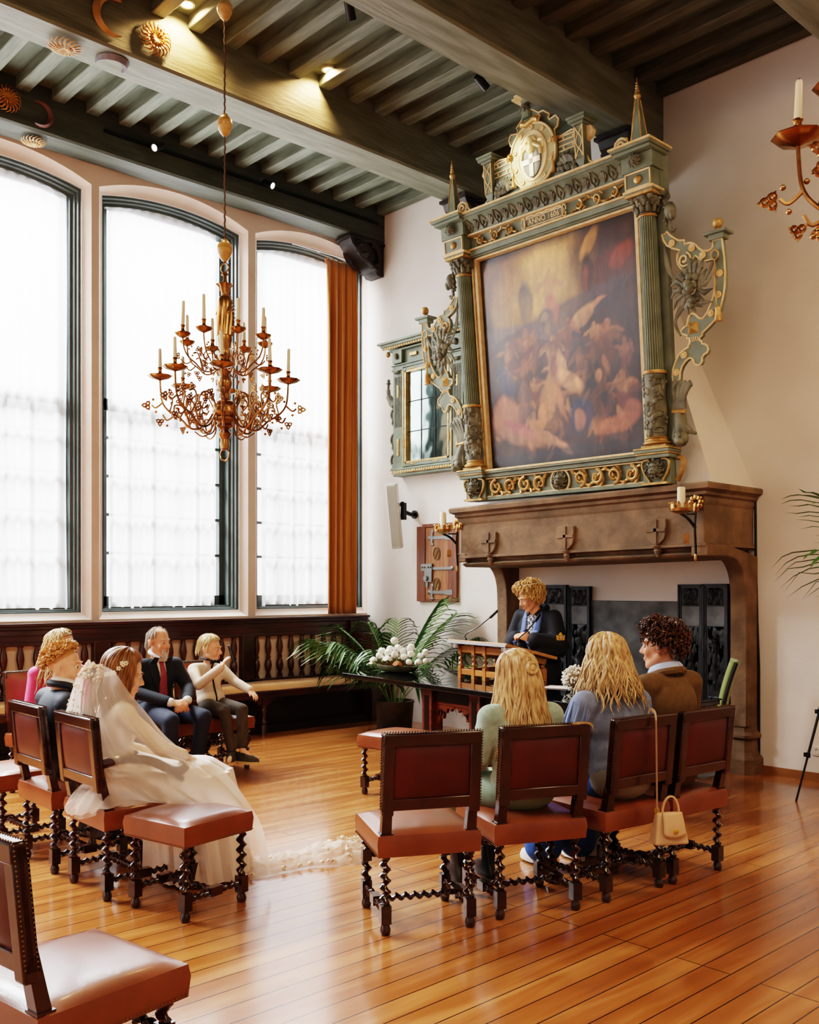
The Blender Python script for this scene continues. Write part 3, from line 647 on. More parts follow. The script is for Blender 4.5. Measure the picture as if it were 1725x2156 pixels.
for s in (-1,1):
    mr_ = lambda pts: [(s*a,b) for a,b in pts]
    g = og(); g.prism(mr_(OUT), xyz, -.02, .025); wg = g.obj('side_wing', M['green'], om, smooth=False)
    g = og(); g.tube([(s*a,b,.026) for a,b in OUT], .0085, 5, closed=True)
    pts = [(1.338+.06*(1-.8*t)*math.cos(1.2-s*0-10*t), 1.744+.06*(1-.8*t)*math.sin(1.2-10*t), .03+.01*t) for t in [i/26 for i in range(27)]]
    g.tube([(s*a,b,c) for a,b,c in pts], .009, 5); g.obj('wing_edging', M['giltp'], wg)
    for (a,b) in ((1.233,1.899),(1.408,1.82),(1.499,1.744),(1.638,1.576),(1.619,1.419),(1.553,1.292),(1.299,1.017),(1.225,.892)):
        g = og(); g.lathe([(.028,0),(.028,.012),(.022,.016),(.012,.01),(.01,.016),(.001,.02)], 14, (s*a,b,.024)); g.obj('rosette', M['giltp'], wg)
    g = og(); x, v = s*1.39, 1.212
    g.add([(x-.045,v-.045,.026),(x+.045,v-.045,.026),(x+.045,v+.045,.026),(x-.045,v+.045,.026),(x,v,.065)], [(0,1,4),(1,2,4),(2,3,4),(3,0,4)]); g.obj('pyramid_stud', M['gilt'], wg, smooth=False)
    g = og()
    for i in range(5): g.tube([(s*(1.365+.017*i),1.105,.03),(s*(1.358+.017*i),1.14,.03)], .005, 5)
    g.obj('wing_flutes', M['giltp'], wg)
    # capped finial with ball
    ob('wing_cap', M['gilt'], [sorted((s*1.53,s*1.72))+[1.865,1.89,-.06,.075]], wg) if False else None
    a0, a1 = sorted((s*1.56,s*1.69)); b0, b1 = sorted((s*1.53,s*1.72))
    ob('wing_cap', M['green'], [(a0,a1,1.83,1.87,-.04,.05),(b0,b1,1.868,1.89,-.06,.075)], wg)
    g = og(); g.lathe([(.03,1.89),(.014,1.90),(.012,1.915),(.03,1.925),(.04,1.945),(.04,1.965),(.03,1.985),(.001,1.995)], 14, (s*1.625,0,.01), Mz); g.obj('ball_finial', M['gilt'], wg)
    # fruit swag
    sw = None
    g = og(); cx_, cv_ = 1.395, 1.52
    for k in range(34):
        a = R.uniform(0,2*PI); r = R.uniform(0,.085); q = R.uniform(.018,.036)
        g.ball((s*(cx_+r*math.cos(a)), cv_-.02+1.5*r*math.sin(a), .05+.03*(1-r/.085)), q, 10, 7)
    sw = g.obj('fruit_swag', M['greend'], om)
    g = og()
    for k in range(16):
        a = 2*PI*k/16; l = R.uniform(.15,.21)
        p = [(s*(cx_+.05*math.cos(a)), cv_+.06*math.sin(a), .04),(s*(cx_+l*.7*math.cos(a)), cv_+l*.95*math.sin(a), .05),(s*(cx_+l*math.cos(a+.2)), cv_+l*1.25*math.sin(a+.2), .03)]
        g.tube(p, [.012,.024,.004], 6, flat=.5)
    g.obj('swag_leaves', M['greend'], sw)
    g = og()
    for k in range(5):
        g.tube(smoothpath([(s*1.6,1.70,.04),(s*(1.56-.01*k),1.60-.012*k,.045),(s*(1.46),1.53-.012*k,.05)],5), .008, 5)
        g.tube(smoothpath([(s*1.16,1.92-.01*k,.02),(s*(1.18+.012*k),1.70-.015*k,.03),(s*1.33,1.545-.012*k,.045)],5), .008, 5)
    for k in range(4):
        g.tube(smoothpath([(s*1.36,1.42,.04),(s*(1.27-.01*k),1.37-.03*k,.04),(s*(1.22+.02*k),1.26-.03*k,.03)],5), .009, 5)
    g.obj('swag_drapery', M['greend'], sw)
    g = og(); g.tube([(s*(1.61+.03*math.cos(t)),1.715+.035*math.sin(t),.045) for t in [i*2*PI/16 for i in range(16)]], .007, 6, closed=True)
    g.tube([(s*1.61,1.68,.05),(s*1.605,1.5,.05),(s*1.615,1.32,.05)], .007, 5); g.lathe([(.012,.0),(.022,-.02),(.02,-.04),(.03,-.115),(.001,-.118)][::-1], 10, (s*1.622,1.33,.05), Mz, lobes=10, lamp=.1); g.obj('tassel', M['gilt'], wg)
    # acanthus plume, grotesque beast and side mask
    g = og()
    for k in range(4):
        g.tube(smoothpath([(s*(1.185+.028*k),.6,.01),(s*(1.19+.03*k),.7,.02),(s*(1.2+.045*k),.79-.005*k,.03),(s*(1.235+.04*k),.825-.012*k,.02)],4), [.026]*9+[.03,.03,.028,.02], 7, flat=.7)
    g.obj('acanthus_plume', M['greend'], wg)
    g = og(); g.tube([(s*1.175,.585,.03),(s*1.29,.575,.03)], .018, 7); g.obj('gilt_band', M['gilt'], wg)
    g = og(); g.capsule((s*1.22,.56,.0),(s*1.25,.42,.03),.05,.06,10); g.ball((s*1.25,.36,.05),(.065,.07,.06),12,8); g.ball((s*1.27,.33,.1),(.035,.03,.035),8,6)
    for q in (-1,1): g.ball((s*1.25+q*.028,.375,.1),.014,8,6); g.capsule((s*1.25+q*.05,.42,.03),(s*1.25+q*.09+.03*s,.39,.02),.022,.012,8)
    g.capsule((s*1.24,.5,.03),(s*1.33,.42,.03),.03,.02,8); g.capsule((s*1.21,.48,.03),(s*1.19,.36,.05),.028,.018,8)
    g.obj('beast_carving', M['greend'], wg)
    g = og(); g.ball((s*1.225,2.15,.02),(.05,.075,.05),12,8); g.ball((s*1.255,2.11,.04),(.03,.04,.03),8,6)
    g.tube(smoothpath([(s*1.17,2.28,.0),(s*1.2,2.30,.01),(s*1.215,2.27,.01),(s*1.195,2.255,.01)],5), .012, 6)
    for k in range(8): g.ball((s*(1.18+.01*(k%2)),2.24-.025*k,.02),(.02,.018,.025),6,5)
    g.tube(smoothpath([(s*1.22,2.10,.02),(s*1.215,2.03,.01),(s*1.24,2.0,.01),(s*1.26,2.02,.01)],5), .016, 6); g.obj('mask_carving', M['greend'], wg)
# ---- crest with the oval coat of arms
CR = [(-.9,2.655),(-.80,2.66),(-.70,2.675),(-.63,2.705),(-.575,2.73),(-.55,2.76),(-.55,2.79),(-.50,2.80)]
half = [(.93,2.655),(.955,2.70),(.94,2.755),(.885,2.775),(.83,2.75),(.815,2.70),(.79,2.672),(.70,2.655),(.62,2.668),(.57,2.70),(.545,2.755),(.50,2.78),(.46,2.99),(.40,3.0),(.30,2.985),(.235,2.995),(.225,3.06),(.262,3.075),(.278,3.13),(.25,3.168),(.18,3.155),(.17,3.18),(.185,3.2)]
cr = half+[(.12,3.25),(.07,3.25)]+[(.0,3.3),(-.07,3.3),(-.12,3.25)]+[(-a,b) for a,b in half[::-1]]
g = og(); g.prism(cr, xyz, .10, .15); cs = g.obj('crest_board', M['green'], om, smooth=False)
g = og(); g.tube([(a,b,.152) for a,b in cr], .0085, 5, closed=True)
for s in (-1,1):
    g.tube([(s*(.882+.062*(1-.85*t)*math.cos(.4+11*t)), 2.712+.062*(1-.85*t)*math.sin(.4+11*t), .155+.012*t) for t in [i/30 for i in range(31)]], .01, 6)
    for v in (2.86,2.90,2.94,2.975): g.tube([(s*.27,v,.155),(s*.47,v,.155)], .006, 5)
    for v in (2.88,2.957):
        for u in (.32,.42): g.ball((s*u,v,.155),(.012,.012,.008),8,5)
g.obj('crest_edging', M['giltp'], cs)
ell = lambda a, b, n=40: [(a*math.cos(2*PI*i/n), 2.905+b*math.sin(2*PI*i/n)) for i in range(n)]
g = og(); g.prism(ell(.252,.27), xyz, .15, .18); ov = g.obj('oval_surround', mat('cream_paint','#b9b083',.5,col2='#a09a70',scale=8), cs)
g = og(); g.tube([(a,b,.182) for a,b in ell(.25,.268)], .011, 6, closed=True); g.tube([(a,b,.182) for a,b in ell(.155,.2)], .011, 6, closed=True)
for i in range(10):
    a = 2*PI*i/10+.3; g.lathe([(.02,0),(.02,.01),(.011,.012),(.01,.006),(.001,.008)], 12, (.204*math.cos(a),2.905+.236*math.sin(a),.18))
g.obj('oval_rosettes', M['giltp'], ov)
g = og(); g.prism(ell(.15,.195), xyz, .18, .186); g.obj('oval_field', mat('pale_field','#e0d6b0',.5), ov)
sh = [(-.095,2.96),(.095,2.96),(.1,2.86),(.085,2.79),(.045,2.74),(0,2.72),(-.045,2.74),(-.085,2.79),(-.1,2.86)]
g = og(); g.prism(sh, xyz, .186, .2); sd = g.obj('heraldic_shield', mat('slate_paint','#5c615c',.4), ov)
g = og(); g.box(-.022,.022,2.73,2.96,.2,.208); g.box(-.097,.097,2.835,2.88,.2,.208); g.obj('shield_cross', mat('cross_cream','#f0e8d0',.4), sd)
g = og(); g.ball((0,3.03,.2),(.032,.04,.03),10,8); g.capsule((0,3.0,.19),(0,2.96,.19),.035,.05,10)
for s in (-1,1):
    g.capsule((s*.04,2.985,.2),(s*.1,2.95,.2),.022,.016,8); g.capsule((s*.1,2.95,.2),(s*.105,2.90,.205),.018,.014,8)
    for k in range(4): g.ball((s*(.02+.012*k),3.055-.012*k,.2),.014,7,5)
    g.tube(smoothpath([(s*.07,3.02,.19),(s*.12,3.0,.19),(s*.125,2.94,.19)],4), .018, 6, flat=.5)
g.obj('shield_bearer', mat('pale_gilt','#e9d7a0',.4,.2), ov)
for s in (-1,1):
    c = s*.51; p = None
    g = og(); g.box(c-.045,c+.045,2.72,3.0,.10,.2); g.taper([(c-.045,2.72,.1),(c+.045,2.72,.1),(c+.045,2.72,.2),(c-.045,2.72,.2)],[(c-.02,2.66,.12),(c+.02,2.66,.12),(c+.02,2.66,.18),(c-.02,2.66,.18)])
    p = g.obj('crest_post', M['green'], cs, smooth=False)
    ob('post_cap', M['green'], [(c-.06,c+.06,2.99,3.01,.09,.215),(c-.085,c+.085,3.01,3.035,.07,.235),(c-.095,c+.095,3.035,3.055,.06,.245)], p)
    g = og(); g.tube([(c-.04,2.73,.202),(c-.04,2.985,.202),(c+.04,2.985,.202),(c+.04,2.73,.202)], .006, 5, closed=True)
    g.tube([(c+.03*math.cos(6*t),2.74+.23*t,.203) for t in [i/20 for i in range(21)]], .005, 5); g.tube([(c-.03*math.cos(6*t),2.74+.23*t,.203) for t in [i/20 for i in range(21)]], .005, 5); g.obj('post_strapwork', M['giltp'], p)
    g = og(); g.ball((s*.61,2.93,.13),(.02,.02,.02),8,6); g.prism([(s*.555,2.87),(s*.6,2.89),(s*.625,2.93),(s*.6,2.975),(s*.555,2.985)], xyz, .11, .15); g.obj('side_volute', M['giltp'], p)
    g = og()
    for k in range(16):
        a = R.uniform(0,2*PI); r = R.uniform(0,.06); g.ball((s*(.36+r*math.cos(a)),2.71+.5*r*math.sin(a),.18), R.uniform(.016,.03), 8, 6)
    for k in range(9):
        a = -.3+k*.42; g.tube([(s*.36,2.71,.165),(s*(.36+.08*math.cos(a)),2.71+.09*math.sin(a),.19),(s*(.36+.14*math.cos(a)),2.70+.15*math.sin(a),.165)], [.012,.024,.004], 6, flat=.5)
    g.obj('fruit_carving', M['greend'], cs)
    g = og(); g.lathe([(.005,2.80),(.014,2.79),(.012,2.77),(.022,2.70),(.001,2.698)][::-1], 8, (s*.225,0,.19), Mz); g.tube([(s*.225,2.87,.18),(s*.225,2.80,.19)], .005, 5); g.obj('crest_tassel', M['gilt'], cs)
    mask((s*.252,2.96),.19,.035,M['gilt'],cs,'small_mask',True)
g = og(); g.tube([(u,3.185+.012*math.sin(u*40),.19) for u in (-.09,-.045,0,.045,.09)], .026, 8); 
for s in (-1,1): g.tube([(s*(.09+.03*(1-.7*t)*math.cos(8*t)),3.185+.03*(1-.7*t)*math.sin(8*t),.195) for t in [i/16 for i in range(17)]], .01, 6)
g.obj('crest_scroll', M['gilt'], cs)
mask((-.06,3.33),.17,.055,M['greend'],cs,'crest_mask'); ob('crest_top_slab', M['giltp'], [(-.16,.02,3.395,3.41,.1,.23),(-.14,0,3.42,3.435,.1,.22)], cs, 0)
g = og(); g.tube([(-.06,3.24,.16),(-.06,3.40,.16)], .05, 8, flat=.6); g.obj('crest_bust', M['green'], cs)
# iron stays holding the leaning frame
for x in (-1.18,):
    g = og(); g.box(x-.015,x+.015,2.58,2.62,-.1,.0); g.tube([(x,2.6,-.08),(x,3.05,-.62)], .016, 6); g.obj('iron_stay', M['black'], om)
# ---- painting
pr_ = thing('oil_painting', 'dark baroque oil painting of many figures inside the overmantel', 'painting', O)
PW, PH, PV = .88, 1.975, .292
ST = []
RP = random.Random(11)
def st(x, y, rx, ry, rot, c, a): ST.append((x,y,rx,ry,math.cos(rot),math.sin(rot),lin(c)[:3],a))
for _ in range(90): st(RP.random(), RP.random(), RP.uniform(.05,.16), RP.uniform(.04,.1), RP.uniform(0,3), RP.choice(['#3a2419','#5a3a26','#2b2422','#4b3b3a','#63442d','#40303a']), .5)
st(.4,.8,.34,.22,.3,'#c99a4e',.85); st(.42,.82,.2,.15,.2,'#e6bd70',.8); st(.12,.86,.2,.12,0,'#8a5f38',.7); st(.82,.9,.26,.14,.3,'#3a1c10',.8); st(.85,.8,.2,.08,.3,'#5a2412',.8); st(.9,.84,.07,.04,.5,'#8f3a1a',.8); st(.72,.93,.08,.03,.8,'#e0a050',.7)
st(.5,.64,.5,.06,.2,'#4a4147',.75); st(.25,.6,.3,.06,-.1,'#6a5a5e',.7); st(.8,.62,.22,.06,.2,'#3b3136',.8)
def fig(x, y, s, c1, c2, t=0):
    st(x,y+.055*s,.018*s,.024*s,0,c1,.95); st(x,y,.035*s,.05*s,t,c1,.95); st(x-.05*s,y+.02*s,.05*s,.013*s,t+.5,c1,.9); st(x+.06*s,y+.015*s,.05*s,.013*s,t-.6,c1,.9)
    st(x+.01*s,y-.075*s,.04*s,.06*s,t+.2,c2,.9); st(x-.02*s,y-.13*s,.015*s,.05*s,t,c1,.8)
fig(.46,.78,1.1,'#b98a5c','#b56a58'); st(.43,.66,.05,.045,0,'#57504a',.95); st(.42,.67,.02,.02,0,'#a08c68',.8)
st(.66,.63,.09,.035,.5,'#cf9d6c',.9); st(.74,.67,.06,.012,.3,'#c98a62',.9); st(.3,.75,.05,.1,.1,'#3c3a40',.9); st(.7,.8,.035,.09,0,'#2a1712',.9); st(.69,.78,.015,.06,0,'#8a3a22',.8)
fig(.46,.5,1.0,'#d4a06e','#d08a72',.1); st(.36,.52,.09,.012,.9,'#8f6f58',.8); st(.55,.55,.07,.012,-.8,'#7a5a48',.8)
for k in range(46):
    x, y = RP.uniform(.06,.95), RP.uniform(.1,.58); fig(x, y, RP.uniform(.5,.95), RP.choice(['#9c6544','#8a5638','#b07a52','#7a4c36']), RP.choice(['#6b3a32','#3c3844','#5e3a2a','#4a2f28']), RP.uniform(-.8,.8))
for k in range(26): st(RP.random(),RP.uniform(0,.65),RP.uniform(.05,.14),RP.uniform(.02,.06),RP.uniform(-.6,.6),RP.choice(['#2f2422','#3a2c2e','#46332a','#55443f']),.55)
st(.42,.3,.06,.1,-.35,'#b98458',.9); st(.37,.22,.03,.07,-.3,'#c98a5a',.95); st(.5,.27,.015,.09,.3,'#c08058',.9); st(.56,.36,.09,.04,-.5,'#e0a878',.95); st(.52,.42,.03,.09,.3,'#d6a274',.9)
st(.12,.24,.1,.1,.3,'#b9795a',.9); st(.22,.14,.16,.04,-.25,'#a87455',.9); st(.4,.12,.12,.025,-.35,'#ad7a5a',.9); st(.5,.07,.06,.018,-.6,'#c98f6c',.9); st(.2,.18,.12,.03,-.4,'#a5565a',.7)
st(.72,.3,.07,.14,.1,'#241a1c',.9); st(.74,.36,.022,.03,0,'#b07a58',.9); st(.62,.2,.075,.08,0,'#2c3350',.9); st(.61,.18,.035,.05,0,'#a86f52',.9); st(.84,.14,.13,.035,.15,'#a8684c',.9); st(.93,.19,.05,.05,0,'#9a5a44',.85); st(.14,.4,.05,.09,.5,'#2b3550',.9); st(.26,.3,.045,.1,0,'#7a5a50',.9)
st(.5,.02,.7,.05,0,'#2a2b33',.8); st(.7,.45,.2,.03,.5,'#5a3626',.7)
NX, NY = 118, 132
g = G(); g.T = UV.copy(); g.grid(lambda u, v: (lerp(-PW,PW,u), PV+PH*v, -.035), NX, NY)
o = g.obj('painted_panel', vcol_mat('oil_paint', .3, .45, coat=.25, bump=.12, bscale=26, stretch=(6,6,.25)), pr_)
cols = []
for j in range(NY+1):
    for i in range(NX+1):
        x, y = i/NX, j/NY; xx = x+.012*noise.noise((x*14,y*14,1)); yy = y+.012*noise.noise((x*14,y*14,5))
        c = list(lin('#3b2a22')[:3])
        for sx_, sy_, rx, ry, ca, sa, cc, al in ST:
            dx, dy = xx-sx_, (yy-sy_)
            if abs(dx) > .6 or abs(dy) > .5: continue
            a = (dx*ca+dy*sa)/rx; b_ = (-dx*sa+dy*ca)/ry; d = a*a+b_*b_
            if d < 1.35:
                k = al*min(1,(1.35-d)/.7)*(.75+.25*b_ if b_ > -1 else .6)
                for q in range(3): c[q] += (cc[q]-c[q])*max(0,min(1,k))
        n_ = 1+.35*noise.noise((x*30,y*9,2))+.2*noise.noise((x*70,y*40,3)); e_ = min(1,min(x,1-x,y,1-y)*18+.25)
        cols.append([max(0,q*n_*e_) for q in c])
ca_ = o.data.color_attributes.new('Col','FLOAT_COLOR','POINT')
for i, c in enumerate(cols): ca_.data[i].color = (*c,1)
# ================================================================ mirror cabinet on the wall
mc = thing('wall_cabinet', 'green and gilt wall cabinet with leaded mirror door beside the overmantel', 'cabinet', (1.28,0,3.7))
def cg(): g = G(); g.T = Matrix.Translation((-1.28,0,-3.7)); return g
def cb_(name, m, boxes, par=mc, bevel=.004):
    g = cg()
    for b in boxes: g.box(*b)
    return g.obj(name, m, par, smooth=False, bevel=bevel)
cb_('carcass', M['green'], [(.72,1.85,-.1,0,2.98,4.42)])
cb_('cornice', M['green'], [(.66,1.91,-.15,0,4.41,4.43),(.56,2.0,-.2,0,4.47,4.5),(.52,2.04,-.225,0,4.5,4.525)])
g = cg(); n = 34
for i in range(n): x = lerp(.6,1.97,i/(n-1)); g.ball((x,-.185,4.452),(.017,.02,.017),8,6)
g.obj('egg_moulding', M['giltp'], mc)
cb_('architrave', M['green'], [(.70,1.87,-.125,0,4.2,4.235),(.68,1.89,-.14,0,4.235,4.25)])
for x in (.80,1.78):
    p = cb_('pilaster', M['green'], [(x-.085,x+.085,-.13,0,3.05,4.17),(x-.1,x+.1,-.145,0,4.17,4.2),(x-.1,x+.1,-.14,0,3.0,3.07),(x-.08,x+.08,-.15,0,4.26,4.42)])
    g = cg()
    for q in (-.05,-.025,0,.025,.05): g.tube([(x+q,-.132,3.5),(x+q,-.132,4.1)], .006, 5)
    g.obj('pilaster_fluting', M['greend'], p)
    cb_('gilt_boss', M['gilt'], [(x-.02,x+.02,-.14,-.12,3.16,3.36),(x-.015,x+.015,-.14,-.12,3.85,4.0)], p)
    g = cg(); g.ball((x,-.15,4.15),(.05,.03,.02),8,6); g.ball((x,-.16,4.34),(.03,.03,.04),8,6); g.obj('pilaster_mask', M['greend'], p)
for x in (1.05,1.53): cb_('gilt_boss', M['gilt'], [(x-.06,x+.06,-.125,-.1,4.32,4.36)])
g = cg(); g.ball((1.28,-.12,4.34),(.045,.04,.06),10,8)
for k in range(8): g.ball((1.28+.055*math.cos(k*.8),-.115,4.34+.06*math.sin(k*.8)),.02,7,5)
g.obj('frieze_mask', M['gilt'], mc)
d = cb_('mirror_door', M['green'], [(.895,.945,-.14,-.09,3.02,4.19),(1.64,1.69,-.14,-.09,3.02,4.19),(.945,1.64,-.14,-.09,4.14,4.19),(.945,1.64,-.14,-.09,3.02,3.075)])
cb_('door_gilding', M['gilt'], [(.93,.95,-.145,-.1,3.06,4.15),(1.635,1.655,-.145,-.1,3.06,4.15),(.93,1.655,-.145,-.1,4.13,4.15),(.93,1.655,-.145,-.1,3.06,3.08),(.885,.9,-.143,-.1,3.02,4.19),(1.685,1.70,-.143,-.1,3.02,4.19)], d, 0)
g = cg()
for x, z in ((1.05,4.165),(1.45,4.165),(1.05,3.045),(1.45,3.045),(.918,3.3),(.918,3.9),(1.665,3.3),(1.665,3.9)):
    v_ = abs(x-.918) < .01 or abs(x-1.665) < .01
    g.ball((x,-.142,z),(.008 if v_ else .06,.008,.06 if v_ else .008),8,6)
g.obj('door_ornament', M['gilt'], d)
g = cg(); g.grid(lambda u, v: (lerp(.945,1.64,u), -.105+.0015*noise.noise((u*5,v*8,0)), lerp(3.075,4.14,v)), 40, 60); g.obj('mirror_glass', M['mirror'], d)
g = cg()
for i in (1,2): g.tube([(lerp(.945,1.64,i/3),-.108,3.075),(lerp(.945,1.64,i/3),-.108,4.14)], .005, 5); g.tube([(.945,-.108,lerp(3.075,4.14,i/3)),(1.64,-.108,lerp(3.075,4.14,i/3))], .005, 5)
g.obj('lead_came', M['black'], d)
cb_('base_shelf', M['green'], [(.69,1.9,-.16,0,2.985,3.01),(.72,1.87,-.14,0,2.92,2.945)])
g = cg()
for i in range(30): g.ball((lerp(.72,1.87,i/29),-.15,2.965),(.018,.02,.02),8,6)
g.obj('rope_moulding', M['giltp'], mc)
for s, x in ((-1,.70),(1,1.86)):
    g = cg(); P_ = lambda pts, r: g.tube(smoothpath([(x+s*a,-.08,b) for a,b in pts],5), r, 7)
    P_([(0,3.78),(.06,3.82),(.115,3.9),(.13,3.98),(.125,4.05)], [.05]*6+[.04]*5+[.025]*5+[.015]*5)
    g.ball((x+s*.125,-.08,4.09),(.02,.02,.025),8,6); g.lathe([(.03,4.055),(.03,4.065)],10,(x+s*.125,-.08,0))
    for z in (3.65,3.35,3.1): P_([(0,z+.09),(.05,z+.08),(.075,z+.02),(.05,z-.03),(.02,z-.01),(.03,z+.03)], .016); P_([(0,z-.12),(.05,z-.09),(.04,z-.05)], .016)
    g.obj('side_scrollwork', M['greend'], mc)
    g = cg(); g.ball((x-s*-.09,-.12,4.40),(.028,.028,.035),10,8); g.obj('pendant_drop', M['gilt'], mc)
# ================================================================ oak wall safe
ws = thing('wall_cupboard', 'small oak cupboard door with iron hinges set in the wall above the palm', 'cupboard', (1.35,0,1.88))
def wg_(): g = G(); g.T = Matrix.Translation((-1.35,0,-1.88)); return g
g = wg_(); g.box(1.024,1.165,-.04,0,1.432,2.31); g.box(1.555,1.68,-.04,0,1.432,2.31); g.box(1.12,1.68,-.045,0,2.295,2.335); g.box(1.16,1.56,-.035,0,1.432,1.455); g.obj('cupboard_frame', M['safe_oak'], ws, smooth=False, bevel=.004)
g = wg_(); g.box(1.172,1.548,-.034,0,1.457,2.292); dr = g.obj('cupboard_door', mat('pale_oak','#a06a40',.5,col2='#7d4a28',scale=5,stretch=(5,5,.5)), ws, smooth=False, bevel=.003)
IR = mat('hinge_iron','#7c7c78',.4,.8)
for z in (2.17,1.54):
    g = wg_(); g.box(1.25,1.56,-.044,-.03,z-.018,z+.018); g.box(1.27,1.30,-.046,-.03,z-.075,z+.075)
    for q in (-.075,.075): g.ball((1.285,-.04,z+q),(.03,.008,.02),8,6)
    g.ball((1.235,-.04,z),(.025,.008,.025),8,6); g.box(1.5,1.62,-.045,-.03,z-.03,z+.03); g.obj('strap_hinge', IR, dr, smooth=False)
g = wg_(); g.box(1.12,1.30,-.06,-.03,1.79,1.87); g.box(1.17,1.29,-.055,-.03,1.66,1.80); g.lathe([(.03,0),(.03,.015)],10,(1.2,-.06,1.70),Matrix.Rotation(PI/2,3,'X')); g.box(1.185,1.225,-.05,-.03,1.60,1.68)
for x in (1.14,1.18,1.24,1.28): g.ball((x,-.062,1.83),.012,8,6)
g.obj('lock_plate', IR, dr, smooth=False)
g = wg_(); g.box(1.29,1.60,-.05,-.034,1.80,1.83); g.ball((1.61,-.045,1.815),(.03,.01,.025),8,6); g.obj('hasp', IR, dr, smooth=False)
for z in (1.985,1.63):
    g = wg_(); g.tube([(1.36+.055*math.cos(t),-.037,z+.072*math.sin(t)) for t in [i*2*PI/24 for i in range(24)]], .006, 5, closed=True)
    for k in range(5):
        a = k*1.3; g.tube([(1.36+.04*math.cos(a+t),-.037,z+.055*math.sin(a*1.3+2*t)) for t in (0,.5,1,1.5,2)], .007, 5)
    g.obj('monogram_medallion', mat('aged_gilt','#6d5630',.5,.5), dr)
# ================================================================ column speaker
sp = thing('column_speaker', 'white column loudspeaker leaning on a black bracket near the curtain', 'loudspeaker', (.9,-.28,2.43))
ax = Vector((.03,-.12,.75)).normalized(); Ms = ax.to_track_quat('Z','Y').to_matrix(); 
q_ = Matrix.Rotation(math.radians(20),3,'Z')
MS = Ms @ q_
g = G(); g.cbox((0,0,0),(.13,.11,.76),M=MS); g.obj('speaker_body', M['white'], sp, smooth=False, bevel=.015)
g = G(); g.cbox(MS @ Vector((0,-.058,0)),(.10,.006,.70),M=MS); g.obj('speaker_grille', mat('grille_grey','#b5b2a8',.7), sp, smooth=False)
g = G(); g.cbox((.05,.10,.06),(.05,.05,.2)); g.tube([(.05,.1,.06),(.06,.2,.03),(.06,.275,.03)], .025, 8); g.lathe([(.05,0),(.05,.02)],14,(.06,.275,.03),Matrix.Rotation(PI/2,3,'X')); g.ball((.05,.08,.14),.035,10,8); g.obj('bracket', M['black'], sp)
# ================================================================ sconces
def sconce(x, y, z, lab):
    t = thing('wall_sconce', lab, 'sconce', (x,y,z), group='brass candle sconces on the mantel')
    g = G(); g.tube(smoothpath([(0,-.012,.0),(0,-.03,-.14),(0,-.02,-.3),(0,-.014,-.42)],4), .010, 6)
    g.tube(smoothpath([(0,-.02,-.16),(-.02,-.08,-.1),(-.02,-.15,-.07),(-.02,-.2,-.06)],5), .012, 6); g.tube([(0,-.015,-.05),(-.02,-.13,-.055)], .007, 6); g.obj('arm', M['black'], t)
    g = G()
    for a in range(7): g.ball((.045*math.sin((a-3)*.75)*(1 if a != 3 else 0),-.015,.045+.045*math.cos((a-3)*.75)),(.028,.01,.028),8,6)
    g.ball((0,-.015,0),(.03,.01,.05),8,6); g.obj('leaf_backplate', M['brassd'], t)
    g = G(); g.cbox((-.04,-.09,-.25),(.045,.006,.075),.7); g.ball((0,-.018,-.4),(.012,.012,.04),8,6); g.obj('pendant_leaf', M['brass'], t)
    g = G(); c = (-.02,-.20,0); g.lathe([(.015,-.06),(.03,-.055),(.085,-.035),(.09,-.015),(.088,-.012),(.03,-.02)], 18, c)
    for k in range(10):
        a = 2*PI*k/10; g.cbox((c[0]+.088*math.cos(a),c[1]+.088*math.sin(a),.005),(.006,.03,.04),a); g.ball((c[0]+.088*math.cos(a),c[1]+.088*math.sin(a),.03),.011,6,5)
    g.obj('crown_pan', M['brassd'], t)
    k = thing('candle', 'thick cream candle standing in the '+('right' if x > 4 else 'left')+' sconce on the mantel', 'candle', (x-.02,y-.20,z-.02), group='thick sconce candles')
    g = G(); g.lathe([(.033,0),(.031,.17),(.028,.178),(.01,.175),(.004,.172)], 14); g.obj('wax_body', M['wax'], k); g = G(); g.tube([(0,0,.17),(.002,0,.19)], .003, 5); g.obj('wick', M['black'], k)
sconce(5.17,-.842,2.24,'brass candle sconce on the right end of the mantel')
sconce(2.46,-.815,2.19,'brass candle sconce on the left corner of the mantel')
# ================================================================ socket, beams' ornaments, corbels, lamps
t = thing('wall_socket', 'white electrical socket low on the wall right of the fireplace', 'socket', (5.785,0,.25))
G().box(-.04,.04,-.012,0,-.04,.04).obj('face_plate', M['white'], t, bevel=.005); g = G(); g.tube([(.022*math.cos(a*.5),-.014,.022*math.sin(a*.5)) for a in range(13)], .004, 5); g.obj('socket_ring', M['white'], t)
# ================================================================ chandeliers
CZ = lambda py: 1.6+(1236-py)*.003533
ch = thing('chandelier', 'brass two-tier chandelier with candles hanging in front of the tall windows', 'chandelier', (3.10,-3.98,2.54), .35)
def hz(py): return CZ(py)-2.54
prof = [(.002,hz(948)),(.03,hz(945)),(.036,hz(935)),(.03,hz(925)),(.044,hz(918)),(.05,hz(912)),(.03,hz(905)),(.05,hz(900)),(.07,hz(897)),(.055,hz(892)),(.06,hz(888)),(.085,hz(884)),(.088,hz(880)),(.08,hz(876)),(.092,hz(872)),(.094,hz(865)),(.086,hz(860)),(.09,hz(855)),(.075,hz(847)),(.045,hz(843)),(.035,hz(835)),(.042,hz(828)),(.03,hz(824)),(.05,hz(815)),(.056,hz(806)),(.05,hz(797)),(.03,hz(790)),(.045,hz(785)),(.055,hz(776)),(.04,hz(768)),(.05,hz(762)),(.038,hz(756)),(.048,hz(748)),(.038,hz(740)),(.046,hz(733)),(.05,hz(722)),(.055,hz(716)),(.055,hz(708)),(.02,hz(704))]
